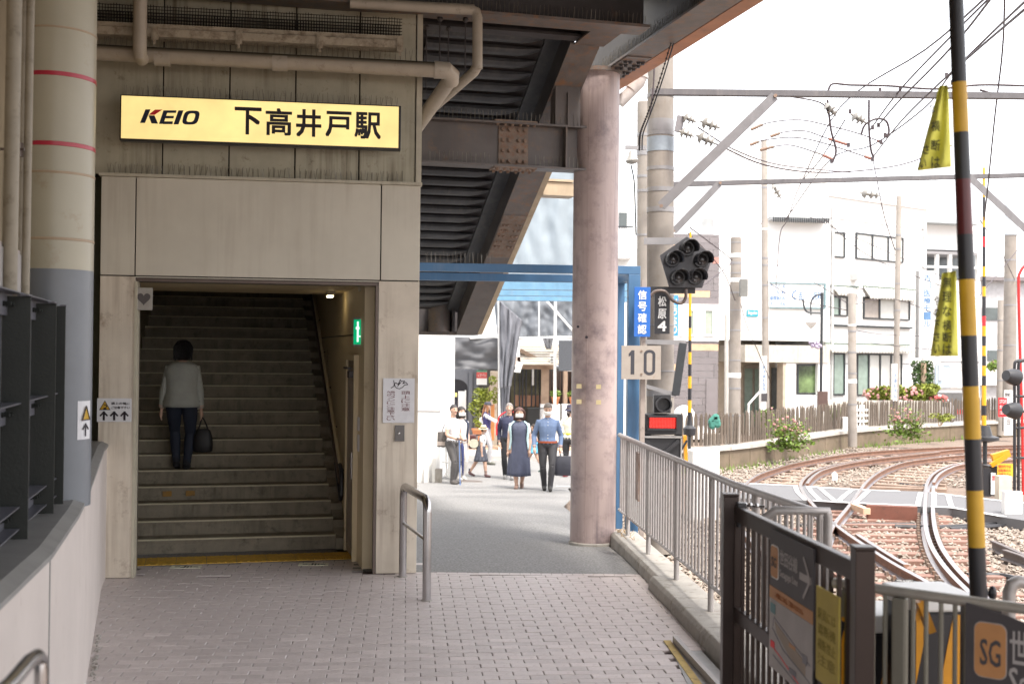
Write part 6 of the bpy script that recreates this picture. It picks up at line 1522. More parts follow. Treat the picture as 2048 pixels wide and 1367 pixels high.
# ---------------------------------------------------------------- overhead wires and insulators
def wire(lab,pts,D,r=.010,m=m_wire):
    n=len(pts); P=[at(x,y,(D[0]+(D[1]-D[0])*i/(n-1)) if isinstance(D,tuple) else D) for i,(x,y) in enumerate(pts)]
    return MB().tube(catmull(P,5) if n>2 else P,r,6).build('overhead_wire',m,None,lab,'wire',group='overhead catenary wires')
WL=[([(1570,440),(1660,320),(1745,290),(1850,215),(1900,150),(1990,60),(2075,-20)],(26,9),'contact wire rising from the clinic roof to the top right corner'),
([(1745,315),(1752,350),(1768,430),(1790,500)],25,'short hanging wire from the insulator cluster to the tall labelled pole'),
([(1745,315),(1800,245),(1870,175),(1960,95),(2048,20)],(20,9),'messenger wire just above the contact wire toward the top right'),
([(1600,370),(1680,215),(1850,100),(2000,-30)],(24,10),'thin wire crossing the upper beam left of the insulators'),
([(1555,180),(1700,300),(1780,175),(1880,85),(1960,0)],(19,12),'thin pull wire passing the upper beam') if False else ([(1740,260),(1800,180),(1900,75),(1985,-10)],(18,12),'thin pull wire passing the upper beam'),
([(1630,640),(1648,560),(1655,440)],30,'drooping dropper wire before the clinic sign') if False else ([(1552,570),(1560,470),(1572,445)],30,'drooping dropper wire left of the clinic sign'),
([(2010,-20),(2005,100),(1990,230),(1975,380),(1968,440)],(14,20),'steep guy wire right of the big boom'),
([(1380,455),(1440,500),(1464,520)],(24,29),'feeder wire from the signal pole to the short thick pole, upper one'),
([(1376,466),(1420,510),(1450,550),(1470,600)],(24,29.5),'feeder wire from the signal pole to the short thick pole, lower one'),
([(1484,500),(1510,470),(1525,442)],(30,36),'short wire rising from the short thick pole to the tall thin pole'),
([(1400,575),(1440,545),(1464,525)],(24,29.5),'cable slanting down from the short thick pole to the left'),
([(1655,185),(1665,168),(1700,170),(1780,172),(1870,178),(1960,170),(2060,172)],16.3,'sagging jumper cable running just above the upper beam'),
([(1655,200),(1662,260),(1672,300),(1665,325)],17,'thick jumper hanging down from the upper beam, left'),
([(1738,200),(1738,255),(1742,300),(1748,315)],17,'thick jumper hanging down from the upper beam, right'),
([(1722,270),(1730,250),(1752,238),(1772,242),(1778,262),(1772,275)],17,'looped jumper around the insulators'),
([(1530,440),(1580,420),(1700,470),(1900,560)],(37,44),'long thin wire over the clinic roof falling to the right'),
([(1700,610),(1790,598),(1900,640)],(35,44),'thin wire between the poles across the clinic upper windows'),
([(1700,658),(1760,668),(1840,672)],(35,42),'thin wire below the clinic first floor sill'),
([(1960,440),(2000,500),(2030,560)],(27,40),'guy wire from the distant boom to the thick grey pole'),
([(1960,590),(2010,530),(2060,470)],(27,38),'dark wire slanting up right behind the distant boom'),
]
WL+=[([(1310,-20),(1308,150),(1300,230)],16.0,'thin vertical cable in front of the signal pole top'),
([(1396,255),(1470,300),(1560,330),(1700,345)],(17,24),'sagging thin wire from the pole insulators to the lower beam'),
([(1432,288),(1530,330),(1650,345),(1800,330),(1905,290)],(17,20),'long sagging thin wire under the upper beam toward the big boom'),
([(1690,240),(1640,320),(1600,370),(1575,440)],(18,30),'thin wire from the left insulator down to the clinic roof edge'),
([(1757,250),(1800,200),(1860,140),(1925,70),(1980,0)],(17,10),'thin wire parallel to the contact wire, upper right'),
([(1640,430),(1720,500),(1800,540),(1960,600)],(36,44),'service wire falling across the clinic windows to the right'),
([(1530,520),(1620,560),(1704,612)],(37,35),'service wire from the tall thin pole to the plain pole'),
([(1530,560),(1600,600),(1704,622)],(37,35),'lower service wire from the tall thin pole to the plain pole'),
([(1472,560),(1490,640),(1515,700),(1540,760)],(30,34),'thin wire hanging from the short thick pole toward the clinic entrance'),
([(1704,680),(1780,690),(1870,700)],(35,42),'thin service wire below the clinic ledge'),
([(1960,180),(2000,190),(2060,186)],16.3,'short jumper on the upper beam at the right edge'),
([(1560,180),(1562,190),(1640,205),(1660,235)],17,'thin wire hugging the upper beam to the left insulator')]
for pts,D,lab in WL: wire(lab,pts,D,.0115 if 'jumper' not in lab else .016)
for k,(pts,D) in enumerate(((([(1502,259),(1540,245),(1600,240),(1660,252),(1720,268),(1762,284)]),20),([(1541,273),(1570,264),(1610,262),(1650,275),(1698,290)],20),([(1500,290),(1530,280),(1590,275),(1650,287),(1745,318)],20),([(1520,300),(1560,291),(1590,292),(1640,308),(1668,320)],20))):
    t=thing('pull_off_arm',('topmost long curved pull-off arm left of the insulators','second curved pull-off arm with a rusty tube end','third curved pull-off arm, longest and lowest at its right end','lowest short curved pull-off arm')[k],'catenary arm',tuple(at(*pts[0],D)),'curved pull-off arms')
    P=catmull([at(x,y,D) for x,y in pts],6); MB().tube(P,.011,6).build('arm',m_wire,t,smooth=True)
    MB().tube(P[:5],.026,8).build('clamp',m_rust,t); MB().tube(P[-6:] if k in(1,3) else P[-2:],.026,8).build('end_tube',mat('rusty_tube',(.3,.13,.1),.6),t)
def insul(lab,x0,y0,x1,y1,D,s_=1):
    a,b=at(x0,y0,D),at(x1,y1,D); L=(b-a).length; ax=(b-a).normalized(); n=3
    t=thing('insulator',lab,'insulator',tuple(a),'porcelain insulators')
    MB().lathe(a,[(.012,0),(.02,L*.12),(.05*s_,L*.15),(.085*s_,L*.30),(.03*s_,L*.32),(.035*s_,L*.5),(.075*s_,L*.52),(.06*s_,L*.62),(.025*s_,L*.63),(.025*s_,L*.75),(.06*s_,L*.76),(.05*s_,L*.84),(.014,L*.86),(.014,L)],16,tuple(ax)).build('body',m_ins,t,smooth=True)
for x0,y0,x1,y1,D,s_,lab in((1365,232,1392,244,16.2,.9,'upper left porcelain insulator on the signal pole'),(1400,242,1440,256,16.2,1.1,'upper right porcelain insulator hung from the signal pole'),(1358,262,1388,273,16.2,.9,'lower left porcelain insulator on the signal pole'),(1392,270,1432,288,16.2,1.1,'lower right porcelain insulator hung from the signal pole'),(1650,205,1672,232,17,1.1,'left slanted insulator under the upper beam'),(1702,228,1732,246,17,1.1,'right slanted insulator under the upper beam'),(1718,385,1762,392,24,1.2,'double insulator hanging under the lower beam'),(1544,366,1562,398,24,1.0,'slanted insulator under the lower beam at the tall thin pole')): insul(lab,x0,y0,x1,y1,D,s_)
t=thing('insulator_bracket','small rusty bracket holding two insulators on the signal pole','bracket',tuple(at(1355,260,16.2)))
MB().bar(at(1362,232,16.25),at(1356,264,16.25),.06,.10).build('plate',mat('grey_arm',(.2,.19,.2),.5),t)
for x,y in((1690,122),(1726,225),(1762,280),(1745,318),(1673,150)):pass
mb=MB()
for x,y in((1893,150),(1905,165),(1663,322),(1700,223),(1745,255),(1757,250),(1770,270),(1745,318),(1697,290),(1762,284),(1800,180),(1760,180)):
    c=at(x,y,17); mb.box(c.x-.018,c.x+.018,c.y-.02,c.y+.02,c.z-.03,c.z+.03)
mb.build('wire_clamps',m_wire,None,'small clamps where the overhead wires join','clamps',kind='stuff')
# chain hanging in front of the edge beam
c=thing('hanging_chain','long sagging chain with cable hanging from the deck edge past the pole','chain',tuple(at(1285,300,13)))
P=catmull([at(x,y,12.8) for x,y in((1374,-10),(1352,70),(1325,160),(1300,230),(1286,268),(1284,300))],6); MB().tube(P,.008,6).build('cable',m_frame,c)
P2=catmull(P,3)
mb=MB()
for i in range(0,len(P2)-1):
    a_,b_=P2[i],P2[i+1]; o_=Vector((-.03,-.02,0)); n_=max(1,int((b_-a_).length/.03))
    for k in range(n_):
        q_=a_+(b_-a_)*((k+.5)/n_)+o_; e_=(b_-a_).normalized()*.018; mb.tube([q_-e_,q_+e_],[.006,.006],5); mb.ball(q_,(.013 if (i+k)%2 else .006,.006,.013),6,4)
mb.build('chain_links',m_dark,c)
# small transformer-like insulators left of the pole
t=thing('pole_fitting','grey bushing and bracket on the second pole beside the signal pole','bracket',tuple(at(1262,330,20)))
MB().bar(at(1250,295,20),at(1292,296,20),.05,.07).build('arm',m_galv,t); MB().lathe(at(1262,302,19.9),[(.03,0),(.06,.08),(.11,.16),(.09,.2),(.03,.22)],14,(.1,0,-1)).build('bushing',m_ins,t,smooth=True); MB().tube(catmull([at(x,y,19.9) for x,y in((1262,330),(1268,360),(1270,400),(1272,470))],4),.014,6).build('cable',m_frame,t)
# white downpipe from the deck edge behind the column
t=thing('downpipe','grey-white rain pipe bending behind the top of the pink column','pipe',tuple(at(1243,200,15)))
MB().tube([at(1284,128,15),at(1284,152,15),at(1278,166,15),at(1238,206,15)],.075,16).build('pipe_run',mat('pale_grey_pipe',(.45,.42,.4),.45),t,smooth=True)
for (x0,y0,x1,y1) in((1284,150,1283,155),(1272,168,1262,180)): MB().tube([at(x0,y0,15),at(x1,y1,15)],.084,16).build('collar',mat('pale_grey_pipe',(.45,.42,.4),.45),t,smooth=True)
# second picture: dark box and cable on the short thick pole
f=Fr((0,29.5),0); bx(1481,558,1496,592,0,.2,mat('pole_box_grey',(.16,.16,.15),.6),'pole_box',None,label='small dark grey box hung on the short thick pole',cat='box')
# white wrapped scooter cover and green net by the fence
MB().ball(tuple(at(1368,842,31)),(.33,.25,.42),14,10).build('white_cover',m_white,None,'rounded white covered object behind the picket fence left end','cover',smooth=True)
mb=MB()
for k in range(9): mb.ball(at(1429+rnd.uniform(-6,6),843+rnd.uniform(-9,8),28.6),(.09,.06,.10),6,5)
mb.build('green_net',mat('green_net',(.05,.20,.16),.8,bump=0),None,'bunched green net hung on the picket fence','net')
# ---------------------------------------------------------------- blue steel frames
bf=thing('portal_frame','blue painted steel portal frame crossing behind the pink column','frame',tuple(at(1272,1085,15)))
f=Fr((0,15.0),4.5); a=f.px(700,535,0)[0]; b=f.px(1281,540,0)[0]
z1=f.px(1000,527.5,0)[1]; z0=f.px(1000,544,0)[1]
MB(f).box(a,b,0,.10,z0,z1).build('front_beam',m_blue,bf,bevel=.004)
MB(f).box(b-.15,b,-.002,.12,-.1,z0-.002).build('post',m_blue,bf,bevel=.004)
f2=Fr((0,15.9),4.5); z1=f2.px(1000,547,0)[1]; z0=f2.px(1000,562,0)[1]; b2=f2.px(1250,540,0)[0]
MB(f2).box(a,b2,0,.1,z0,z1).build('rear_beam',m_blue,bf,bevel=.004)
MB(f2).box(b2-.09,b2,.0,.1,-.15,z0-.002).build('post',m_blue,bf,bevel=.004)
MB().bar(f.p(b-.1,.12,z1-.05),f2.p(b2-.05,0,z1-.05),.1,.12).build('side_beam',m_blue,bf)
spikes(f,f.px(850,525,0)[0],f.px(985,525,0)[0],.05,f.px(1000,527.5,0)[1],.14,bf,.05)
lb=mat('pale_blue_steel',(.16,.33,.50),.45,streak=.4,dcol=(.4,.45,.5))
b3=thing('blue_canopy','paler blue stepped canopy beams further down the street','canopy',tuple(at(1060,600,20)))
for k,(y0,y1,x0,D) in enumerate(((566,578,1000,19.0),(577.5,590,992,20.2),(589,600,986,21.2))):
    f=Fr((0,D),2); A=f.px(x0,y1,0);B=f.px(1258,y0,0); MB(f).box(A[0],B[0],0,.25,A[1],B[1]).build('beam',lb,b3)
MB().box(at(1242,700,21).x-.05,at(1242,700,21).x+.05,20.95,21.05,-.5,at(1242,600,21).z).build('post',lb,b3)
# ---------------------------------------------------------------- street background
FB=Fr((0,33),2)
def bb(x0,y0,x1,y1,v,d,m,n,par,f=None,**k):
    f=f or FB; ym=(y0+y1)/2; a=f.px(x0,ym,v)[0]; b=f.px(x1,ym,v)[0]; xm=(x0+x1)/2; z1=f.px(xm,y0,v)[1]; z0=f.px(xm,y1,v)[1]
    return MB(f).box(a,b,v,v+d,z0,z1).build(n,m,par,**k)
# white pier building at the left
wp=thing('white_wall_building','white painted wall end of a building on the left of the street','building',tuple(at(863,963,24.3)))
f=Fr((0,24.3),0); bb(700,400,882,965,0,6,m_bw,'wall',wp,f); bb(848,930,858,968,-.12,.1,m_white,'downpipe',wp,f); bb(864,915,872,965,-.1,.09,m_white,'downpipe',wp,f); bb(870,937,884,966,-.12,.11,m_con,'base_block',wp,f)
MB(f).box(f.px(700,821,-.01)[0],f.px(882,821,-.01)[0],-.008,-.001,f.px(860,823,0)[1],f.px(860,821,0)[1]).build('joint',m_galv,wp)
bb(960,590,985,667,.5,.3,mat('peach_wall',(.6,.55,.5),.8),'side_box',wp,Fr((0,27),0))
# restaurant
rs=thing('restaurant','old timber fronted restaurant under scaffold sheets with arched grey doorway','building',tuple(at(1000,900,33)))
bb(878,735,1160,905,.6,5,mat('restaurant_dark_wall',(.05,.045,.04),.8),'rear_wall',rs)
mgs=mat('dark_grey_shopfront',(.10,.105,.12),.6,var=.05)
a=FB.px(880,740,0)[0]; b=FB.px(957,740,0)[0]; z1=FB.px(900,738,0)[1]; z0=-.48
ax0,ax1=FB.px(889,800,0)[0],FB.px(935,800,0)[0]; zsp=FB.px(900,775,0)[1]; rad=(ax1-ax0)/2
mb=MB(FB); cxa=(ax0+ax1)/2
mb.box(a,ax0,0,.25,z0,z1); mb.box(ax1,b,0,.25,z0,z1)
for i in range(12):
    t0,t1=PI*i/12,PI*(i+1)/12; x0_,x1_=cxa+rad*math.cos(t0),cxa+rad*math.cos(t1); mb.prism([(x0_,zsp+.75*rad*math.sin(t0)),(x0_,z1),(x1_,z1),(x1_,zsp+.75*rad*math.sin(t1))],0,.25,'v')
mb.build('arched_front',mgs,rs)
for x0,x1 in((937,944),(948,956)): bb(x0,742,x1,902,-.05,.048,mgs,'pilaster',rs)
bb(889,750,935,902,.3,.05,mat('door_smoke_glass',(.05,.05,.06),.1,bump=0),'door_glass',rs)
bb(895,790,906,850,.28,.015,mat('yellow_poster_inside',(.45,.32,.04),.5),'poster',rs)
sg2=thing('hanging_shop_sign','small yellow hanging sign in the arched doorway','sign',tuple(at(909,790,32.7))); bb(903,785,914,793,-.1,.04,mat('pale_yellow_sign',(.7,.6,.2),.5),'board',sg2); MB().tube([at(909,785,32.9),at(909,768,32.9)],.01,5).build('cord',m_frame,sg2)
t=thing('white_banner','tall white banner stand in front of the arched doorway','banner',tuple(at(923,870,32))); bb(916,782,931,868,-.8,.03,m_white,'cloth',t); MB().tube([at(931,780,32.2),at(931,905,32.2)],.02,6).build('stand',m_white,t)
t=thing('red_white_poster','poster with red band and white lower half beside the arch','poster',tuple(at(963,769,32.8)))
bb(953,740,974,769,-.1,.03,m_white,'sheet',t); bb(953,744,974,756,-.105,.004,mat('poster_red',(.5,.08,.07),.5,bump=0),'red_band',t); bb(953,740,974,743.5,-.105,.004,mat('poster_green',(.05,.2,.12),.5,bump=0),'green_band',t)
f=FB; 
tx(f,t,'レストラン',956,747,972,753,-.106,m_white)
bb(980,742,995,902,-.05,.3,mat('plaster_pillar',(.5,.42,.33),.85,dirt=.2,dcol=(.35,.25,.15)),'pillar',rs)
bb(1035,729,1108,738,-.5,.2,m_wood,'eave_beam',rs); bb(1083,738,1098,812,-.5,.25,m_wood,'timber_post',rs); bb(1127,742,1135,808,-.2,.2,m_wood,'timber_post',rs); bb(1051,712,1055,729,-.45,.12,m_wood,'king_post',rs)
MB().bar(at(1040,700,32.4),at(1104,733,32.4),.3,.10).build('rafter',m_wood,rs)
bb(1035,714,1085,729,-.1,.1,mat('gable_dark',(.06,.03,.02),.8),'gable_board',rs)
bb(1022,738,1083,818,.1,.05,mat('restaurant_glass',(.10,.09,.05),.1,var=.8,scale=1.6,bump=0),'shop_glass',rs)
bb(1030,790,1083,812,-.0,.09,mat('terracotta_low',(.4,.22,.14),.8),'low_panel',rs)
for x in(1028,1038,1044,1051,1062,1070,1078): bb(x,738,x+2.6,818,-.08,.07,m_kb,'mullion',rs)
for x in range(1099,1152,5): bb(x,742,x+2.5,806,.3,.1,mat('dark_slat',(.07,.04,.03),.8),'slat',rs)
bb(1064,738,1068,770,-.12,.02,m_white,'paper_strip',rs); 
for i in range(15): bb(1056+i*2.1,815,1056.7+i*2.1,852,-.9,.02,m_frame,'fence_bar',rs)
bb(1055,815,1088,817,-.92,.05,m_frame,'fence_rail',rs)
for k,(x0,x1) in enumerate(((1081,1120),(1124,1165))): bb(x0,808,x1,890,-.7,.3,m_bw,'white_low_wall',rs)
bb(880,897,1165,904,-1.6,1.2,mat('brick_step',(.45,.3,.2),.8,var=.2,scale=12),'step',rs,kind=None)
# corrugated canopy roof
V=[];n=40
P0=[FB.px(1036,690,-1.2),FB.px(1122,690,-1.2)]
for i in range(n+1):
    u=P0[0][0]+(P0[1][0]-P0[0][0])*i/n
    V+=[(u,.3,P0[0][1]+.22-.10*0)]
    V+=[(u,-1.3,FB.px(1040+80*i/n,702+26*i/n,-1.3)[1])]
mb=MB(FB)
for r_ in range(8):
    y0=690+r_*3.2; MB(FB)
    A=FB.px(1040,y0,0)[1]; mb.prism([(.2-r_*.19,A-r_*.02),(.2-r_*.19-.17,A-.03-r_*.02),(.2-r_*.19-.17,A-.07-r_*.02),(.2-r_*.19,A-.04-r_*.02)],FB.px(1038,y0,0)[0],FB.px(1118,y0,0)[0],'u')
mb.build('canopy_battens',mat('canopy_beige',(.5,.45,.38),.8,var=.1),rs)
for k,(px,py,s_) in enumerate(((1111,797,1),(1146,797,1),(1150,795,.9))[:2]):
    t=thing('potted_plant',('round succulent in a terracotta pot on the white wall, beside the scaffold tube','potted plant on the white wall by the pink column')[k],'potted plant',tuple(at(px,808,32.3)),'terracotta pots on the white wall')
    c=at(px,808,32.35); MB().lathe(c,[(.07,0),(.11,.16),(.12,.17),(.12,.2)],14).build('pot',mat('terracotta',(.5,.2,.09),.8),t,smooth=True)
    mb=MB(); leaves(mb,(c.x,c.y,c.z+.27),(.16,.12,.11),90,.05,random.Random(60+k)); mb.build('foliage',m_leaf,t)
t=thing('planted_bush','leafy bush with yellow-green leaves in an orange pot beside the arched doorway','plant',tuple(at(957,880,31.5)))
mb=MB(); r_=random.Random(70)
for px,py,rx,rz,n in((960,795,16,22,300),(950,815,12,16,150),(972,790,14,14,150),(957,840,10,16,120),(985,760,8,10,60),(990,790,6,18,60)):
    c=at(px,py,31.6); k=31.6/FPX; leaves(mb,tuple(c),(rx*k,rx*k*.7,rz*k),n,.055,r_)
mb.build('foliage',m_leafy,t); MB().tube([at(957,880,31.6),at(960,800,31.6)],.02,6).tube([at(958,850,31.6),at(980,770,31.6)],.014,6).build('stem',m_wood,t)
c=at(957,880,31.6); MB().lathe(c,[(.12,0),(.17,.25),(.19,.27),(.19,.31)],16).build('pot',MC['terracotta'] if 'terracotta' in MC else m_wood,t,smooth=True)
t=thing('menu_board','orange pointed board leaning by the plaster pillar','board',tuple(at(985,870,32))); f=Fr((0,32),0); bx(981,808,989,880,0,.04,mat('orange_board',(.6,.25,.08),.6),'board',t)
# scaffold tubes and sheets
sc2=thing('scaffold','white tube scaffold in front of the restaurant','scaffold',tuple(at(998,900,31.5)))
def tb(x0,y0,x1,y1,D,r=.028): MB().tube([at(x0,y0,D),at(x1,y1,D)],r,8).build('scaffold_tube',m_white,sc2,smooth=True)
tb(997,560,999,905,31.3); tb(1111,560,1109,880,31.3,.04); tb(1036,676,1165,674,31.3,.035); tb(1040,688,1120,690,31.4,.02); tb(1085,592,1152,668,31.2,.03); tb(1135,740,1165,741,31.3,.03); tb(1078,560,1078,676,31.6,.02); tb(940,676,1005,672,31.4,.03)
for x in(883,930,965,1010,1045,1078,1111,1145): tb(x,330,x,560,33.4,.02)
for y in(400,455,505): tb(960,y,1160,y+3,33.3,.02)
def sheet(name,lab,quad,D,m,amp,fx,fy,seed,nx=60,nz=50,thing_=None,diag=0,par=None):
    (x0,y0),(x1,y1),(x2,y2),(x3,y3)=quad; V=[]
    for j in range(nz+1):
        t=j/nz
        for i in range(nx+1):
            s_=i/nx; x=(x0+(x1-x0)*s_)*(1-t)+(x3+(x2-x3)*s_)*t; y=(y0+(y1-y0)*s_)*(1-t)+(y3+(y2-y3)*s_)*t
            d=.38*amp*(math.sin(fx*s_*6.28+diag*t*6.28+2*noise.noise(Vector((s_*3,t*3,seed))))*.5+noise.noise(Vector((s_*fx,t*fy+s_*diag*2,seed)))*1.3+.5*noise.noise(Vector((s_*fx*3,t*fy*3,seed+9))))
            V.append(tuple(at(x,y,D+d)))
    F=[(j*(nx+1)+i,j*(nx+1)+i+1,(j+1)*(nx+1)+i+1,(j+1)*(nx+1)+i) for j in range(nz) for i in range(nx)]
    o=MB().mesh(V,F,True).build(name,m,par,lab,'sheet' if not par else None,smooth=True); q_=o.modifiers.new('s','SOLIDIFY'); q_.thickness=.01
    return o
sheet('scaffold_sheet','large pale translucent scaffold sheet high behind the footbridge stair',[(890,300),(1170,300),(1170,570),(890,570)],32.6,m_sheet,.16,7,3,1,80,50)
sheet('scaffold_sheet','grey crumpled scaffold sheet behind the blue canopy',[(985,565),(1168,565),(1168,672),(995,674)],31.9,mat('mid_grey_sheet',(.16,.175,.195),.7,var=.08),.28,5,2.5,2,80,50,diag=.6)
sheet('scaffold_sheet','dark grey sheet band folded over the arched doorway',[(878,672),(1000,676),(1000,738),(878,738)],31.5,m_sheetg,.30,1.6,1.8,3,60,50,diag=.9)
sheet('hanging_drape','grey sheet drape hanging down beside the scaffold tube',[(998,600),(1044,640),(1022,772),(1000,776)],31.1,mat('drape_grey',(.15,.155,.175),.7,var=.1),.3,3,1.5,4,40,60,diag=.3)
sheet('hanging_drape','narrow lower tail of the grey drape near the pillar',[(1000,770),(1020,772),(1010,900),(998,900)],31.4,MC['drape_grey'],.15,3,1,5,20,40)
sheet('hanging_drape','small grey sheet corner hanging below the white scaffold tube',[(1084,675),(1106,676),(1102,698),(1092,697)],31.0,m_sheetg,.1,2,1,6,16,12)
sheet('white_cloth','white cloth scrap tied beside the timber eave',[(1034,722),(1046,725),(1040,745),(1028,744)],31.0,m_white,.08,2,1,7,12,12)
ms=thing('mesh_screen','dark grey mesh screen panel hung on the scaffold by the pink column','screen',tuple(at(1135,742,31.1)))
f=Fr((0,31.1),0); bx(1117,681,1168,741,0,.02,mat('dark_mesh',(.07,.075,.085),.8,var=.2,scale=40),'panel',ms)
ac=thing('ventilation_box','white ventilation box behind the vertical scaffold tube','box',tuple(at(1105,725,31.8))); f=Fr((0,31.8),0); bx(1100,708,1112,728,0,.2,m_white,'case',ac)
for y in(712,718,724): bx(1101,y,1107,y+1.5,-.02,.018,m_frame,'louvre',ac)
# sidewalk kerb and road marks
MB(Fr((0,29.6),1)).box(-12,2.4,0,2.6,-.6,-.36).build('sidewalk',mat('pale_sidewalk',(.42,.40,.38),.8),kind='structure')
t=thing('road_marking','short white road line on the street near the column','road marking',tuple(gnd(1125,968,-.4)),kind='structure')
p0,p1=at(1113,967,23.6),at(1148,969,23.6); MB().face([(p0.x,23.45,gz(23.45)+.003),(p1.x,23.45,gz(23.45)+.003),(p1.x,23.6,gz(23.6)+.003),(p0.x,23.6,gz(23.6)+.003)],True).build('line',wm,t)
MB().lathe((at(940,962,24.6).x,24.6,gz(24.6)),[(.26,.0),(.26,.004)],20).build('manhole_cover',mat('manhole_iron',(.12,.1,.09),.6),None,'round manhole cover in the street beside the schoolgirl','manhole cover')
t=thing('pipe_barrier','white metal pipe barrier behind the woman with the tote bag','barrier',tuple(at(893,950,25)))
MB().tube(catmull([at(x,y,25.2) for x,y in((850,888),(880,892),(895,894),(898,900),(899,955))],4),.03,8).build('pipe',m_white,t,smooth=True); MB().tube([at(850,915,25.2),at(898,925,25.2)],.02,8).build('pipe',m_white,t)
MB().tube([at(892,895,25.25),at(893,955,25.25)],.02,8).build('pipe',m_white,t)
# ---------------------------------------------------------------- people
def ik(a,b,l1,l2,pole):
    a,b=Vector(a),Vector(b); d=b-a; L=min(d.length,(l1+l2)*.999); d.normalize(); b=a+d*L
    x=(l1*l1-l2*l2+L*L)/(2*L); h=math.sqrt(max(0,l1*l1-x*x)); p=Vector(pole); p-=d*p.dot(d); p.normalize()
    return a+d*x+p*h,b
def ring_loft(mb,rings,n=16):
    # rings (center, a, b)
    k=len(mb.V)
    for c,a,b in rings:
        for j in range(n):
            t=2*PI*j/n; ct,s_=math.cos(t),math.sin(t); mb.V.append(Vector(c)+Vector((a*math.copysign(abs(ct)**.85,ct),b*math.copysign(abs(s_)**.85,s_),0)))
    m=len(rings)
    for i in range(m-1):
        for j in range(n): mb.F.append((k+i*n+j,k+i*n+(j+1)%n,k+(i+1)*n+(j+1)%n,k+(i+1)*n+j))
    mb.F.append(tuple(k+j for j in range(n-1,-1,-1))); mb.F.append(tuple(k+(m-1)*n+j for j in range(n)))
def person(label,loc,head,h,feet,hands,top,bottom,skin=(.5,.32,.24),hair=(.02,.015,.012),shoe=(.05,.045,.045),lean=0,sleeve='short',hairstyle='short',w=1.0,skirt=None,mask=False,hyaw=0,hpitch=0,jacket=None,sleevecol=None,dress=None,socks=None,vox=.011,sway=0,fem=True,topround=1.0,group=None,shin_skin=False):
    root=thing('person',label,'person',(0,0,0),group)
    H=h; P=[]  # primitives: (mb, material key)
    def prim(key): mb=MB(); P.append((mb,key)); return mb
    hip=.515*H-.01; hx=.052*H*w; 
    lowest=min(f_[2] for f_ in feet); 
    sh=Vector((sway,lean,.80*H)); pelvis=Vector((0,0,hip))
    spine=lambda t: pelvis.lerp(sh,t)+Vector((0,.012*H*math.sin(t*PI),0))
    # legs
    for sgn,f_ in((-1,feet[0]),(1,feet[1])):
        a=Vector((sgn*hx,0,hip)); ank=Vector(f_[:3])+Vector((0,0,.045*H)); knee,ank=ik(a,ank,.245*H,.235*H,(0.15*sgn,1,.1))
        fat=1.0*w
        leg='skin' if (skirt or dress or shin_skin) else 'bottom'
        m1=prim('bottom' if not(skirt or dress) else 'skin'); m1.tube([a+Vector((0,0,.03*H)),a,a.lerp(knee,.5),knee],[.05*H*fat,.056*H*fat,.047*H*fat,.034*H*fat],14)
        m2=prim(leg); m2.tube([knee,knee.lerp(ank,.3),knee.lerp(ank,.75),ank],[.034*H*fat,.036*H*fat,.026*H if leg=='skin' else .032*H,.021*H if leg=='skin' else .031*H],12)
        m3=prim('shoe'); d=Vector((math.sin(f_[3]),math.cos(f_[3]),0)); pitch=f_[4] if len(f_)>4 else 0
        heel=ank+Vector((0,0,-.018*H))-d*.02*H; toe=ank+d*.10*H+Vector((0,0,-.030*H-pitch*.08*H)); m3.tube([heel,heel+(toe-heel)*.35+Vector((0,0,.004*H)),toe],[.027*H,.028*H,.021*H],10); m3.tube([ank+Vector((0,0,.012*H)),heel],[.025*H,.026*H],10)
        if socks: prim('sock').tube([ank+Vector((0,0,.07*H)),ank],[.027*H,.026*H],10)
    # torso
    f1=1.0 if fem else 1.08; b0=.066*H*w*topround
    tor=[(spine(-.10),.080*H*w,.058*H*w),(spine(0),.094*H*w,.068*H*w),(spine(.14),.090*H*w,.066*H*w)]
    bt=prim('bottom' if not dress else 'top'); ring_loft(bt,tor)
    up=[(spine(.10),.090*H*w,.066*H*w),(spine(.30),(.074 if fem else .082)*H*w*topround,.056*H*w),(spine(.52),.082*H*w*f1*topround,.062*H*w),(spine(.74),.091*H*w*f1,.066*H*w),(spine(.88),.094*H*w*f1,.056*H*w),(spine(.97),.078*H*w*f1,.044*H*w),(spine(1.05),.042*H,.034*H)]
    ring_loft(prim('top'),up)
    nb=spine(1.03); hc=nb+Vector((0,.018*H+lean*.25+.02*H*hpitch,.108*H-.01*H*hpitch))
    prim('skin').tube([nb-Vector((0,0,.03*H)),hc-Vector((0,.01*H,.035*H))],[.034*H,.031*H],12)
    Rz=Matrix.Rotation(hyaw,3,'Z')@Matrix.Rotation(-hpitch,3,'X')
    def hd(x,y,z): return hc+Rz@Vector((x*H,y*H,z*H))
    hm=prim('skin'); k=len(hm.V); hm.ball((0,0,0),(.043*H,.052*H,.062*H),18,14)
    for i in range(k,len(hm.V)):
        v=hm.V[i]; z=v.z/H
        if z<-.01: v.x*=1-.35*min(1,(-z-.01)/.05); v.y=v.y*(1-.12*min(1,(-z-.01)/.05))+.006*H
        hm.V[i]=hc+Rz@v
    prim('skin').tube([hd(0,.045,.008),hd(0,.060,-.014),hd(0,.050,-.020)],[.006*H,.0085*H,.006*H],8)
    for s_ in(-1,1): prim('skin').ball(hd(.044*s_,-.002,-.006),(.006*H,.010*H,.016*H),8,6)
    prim('skin').ball(hd(0,.040,-.048),(.018*H,.014*H,.012*H),8,6)
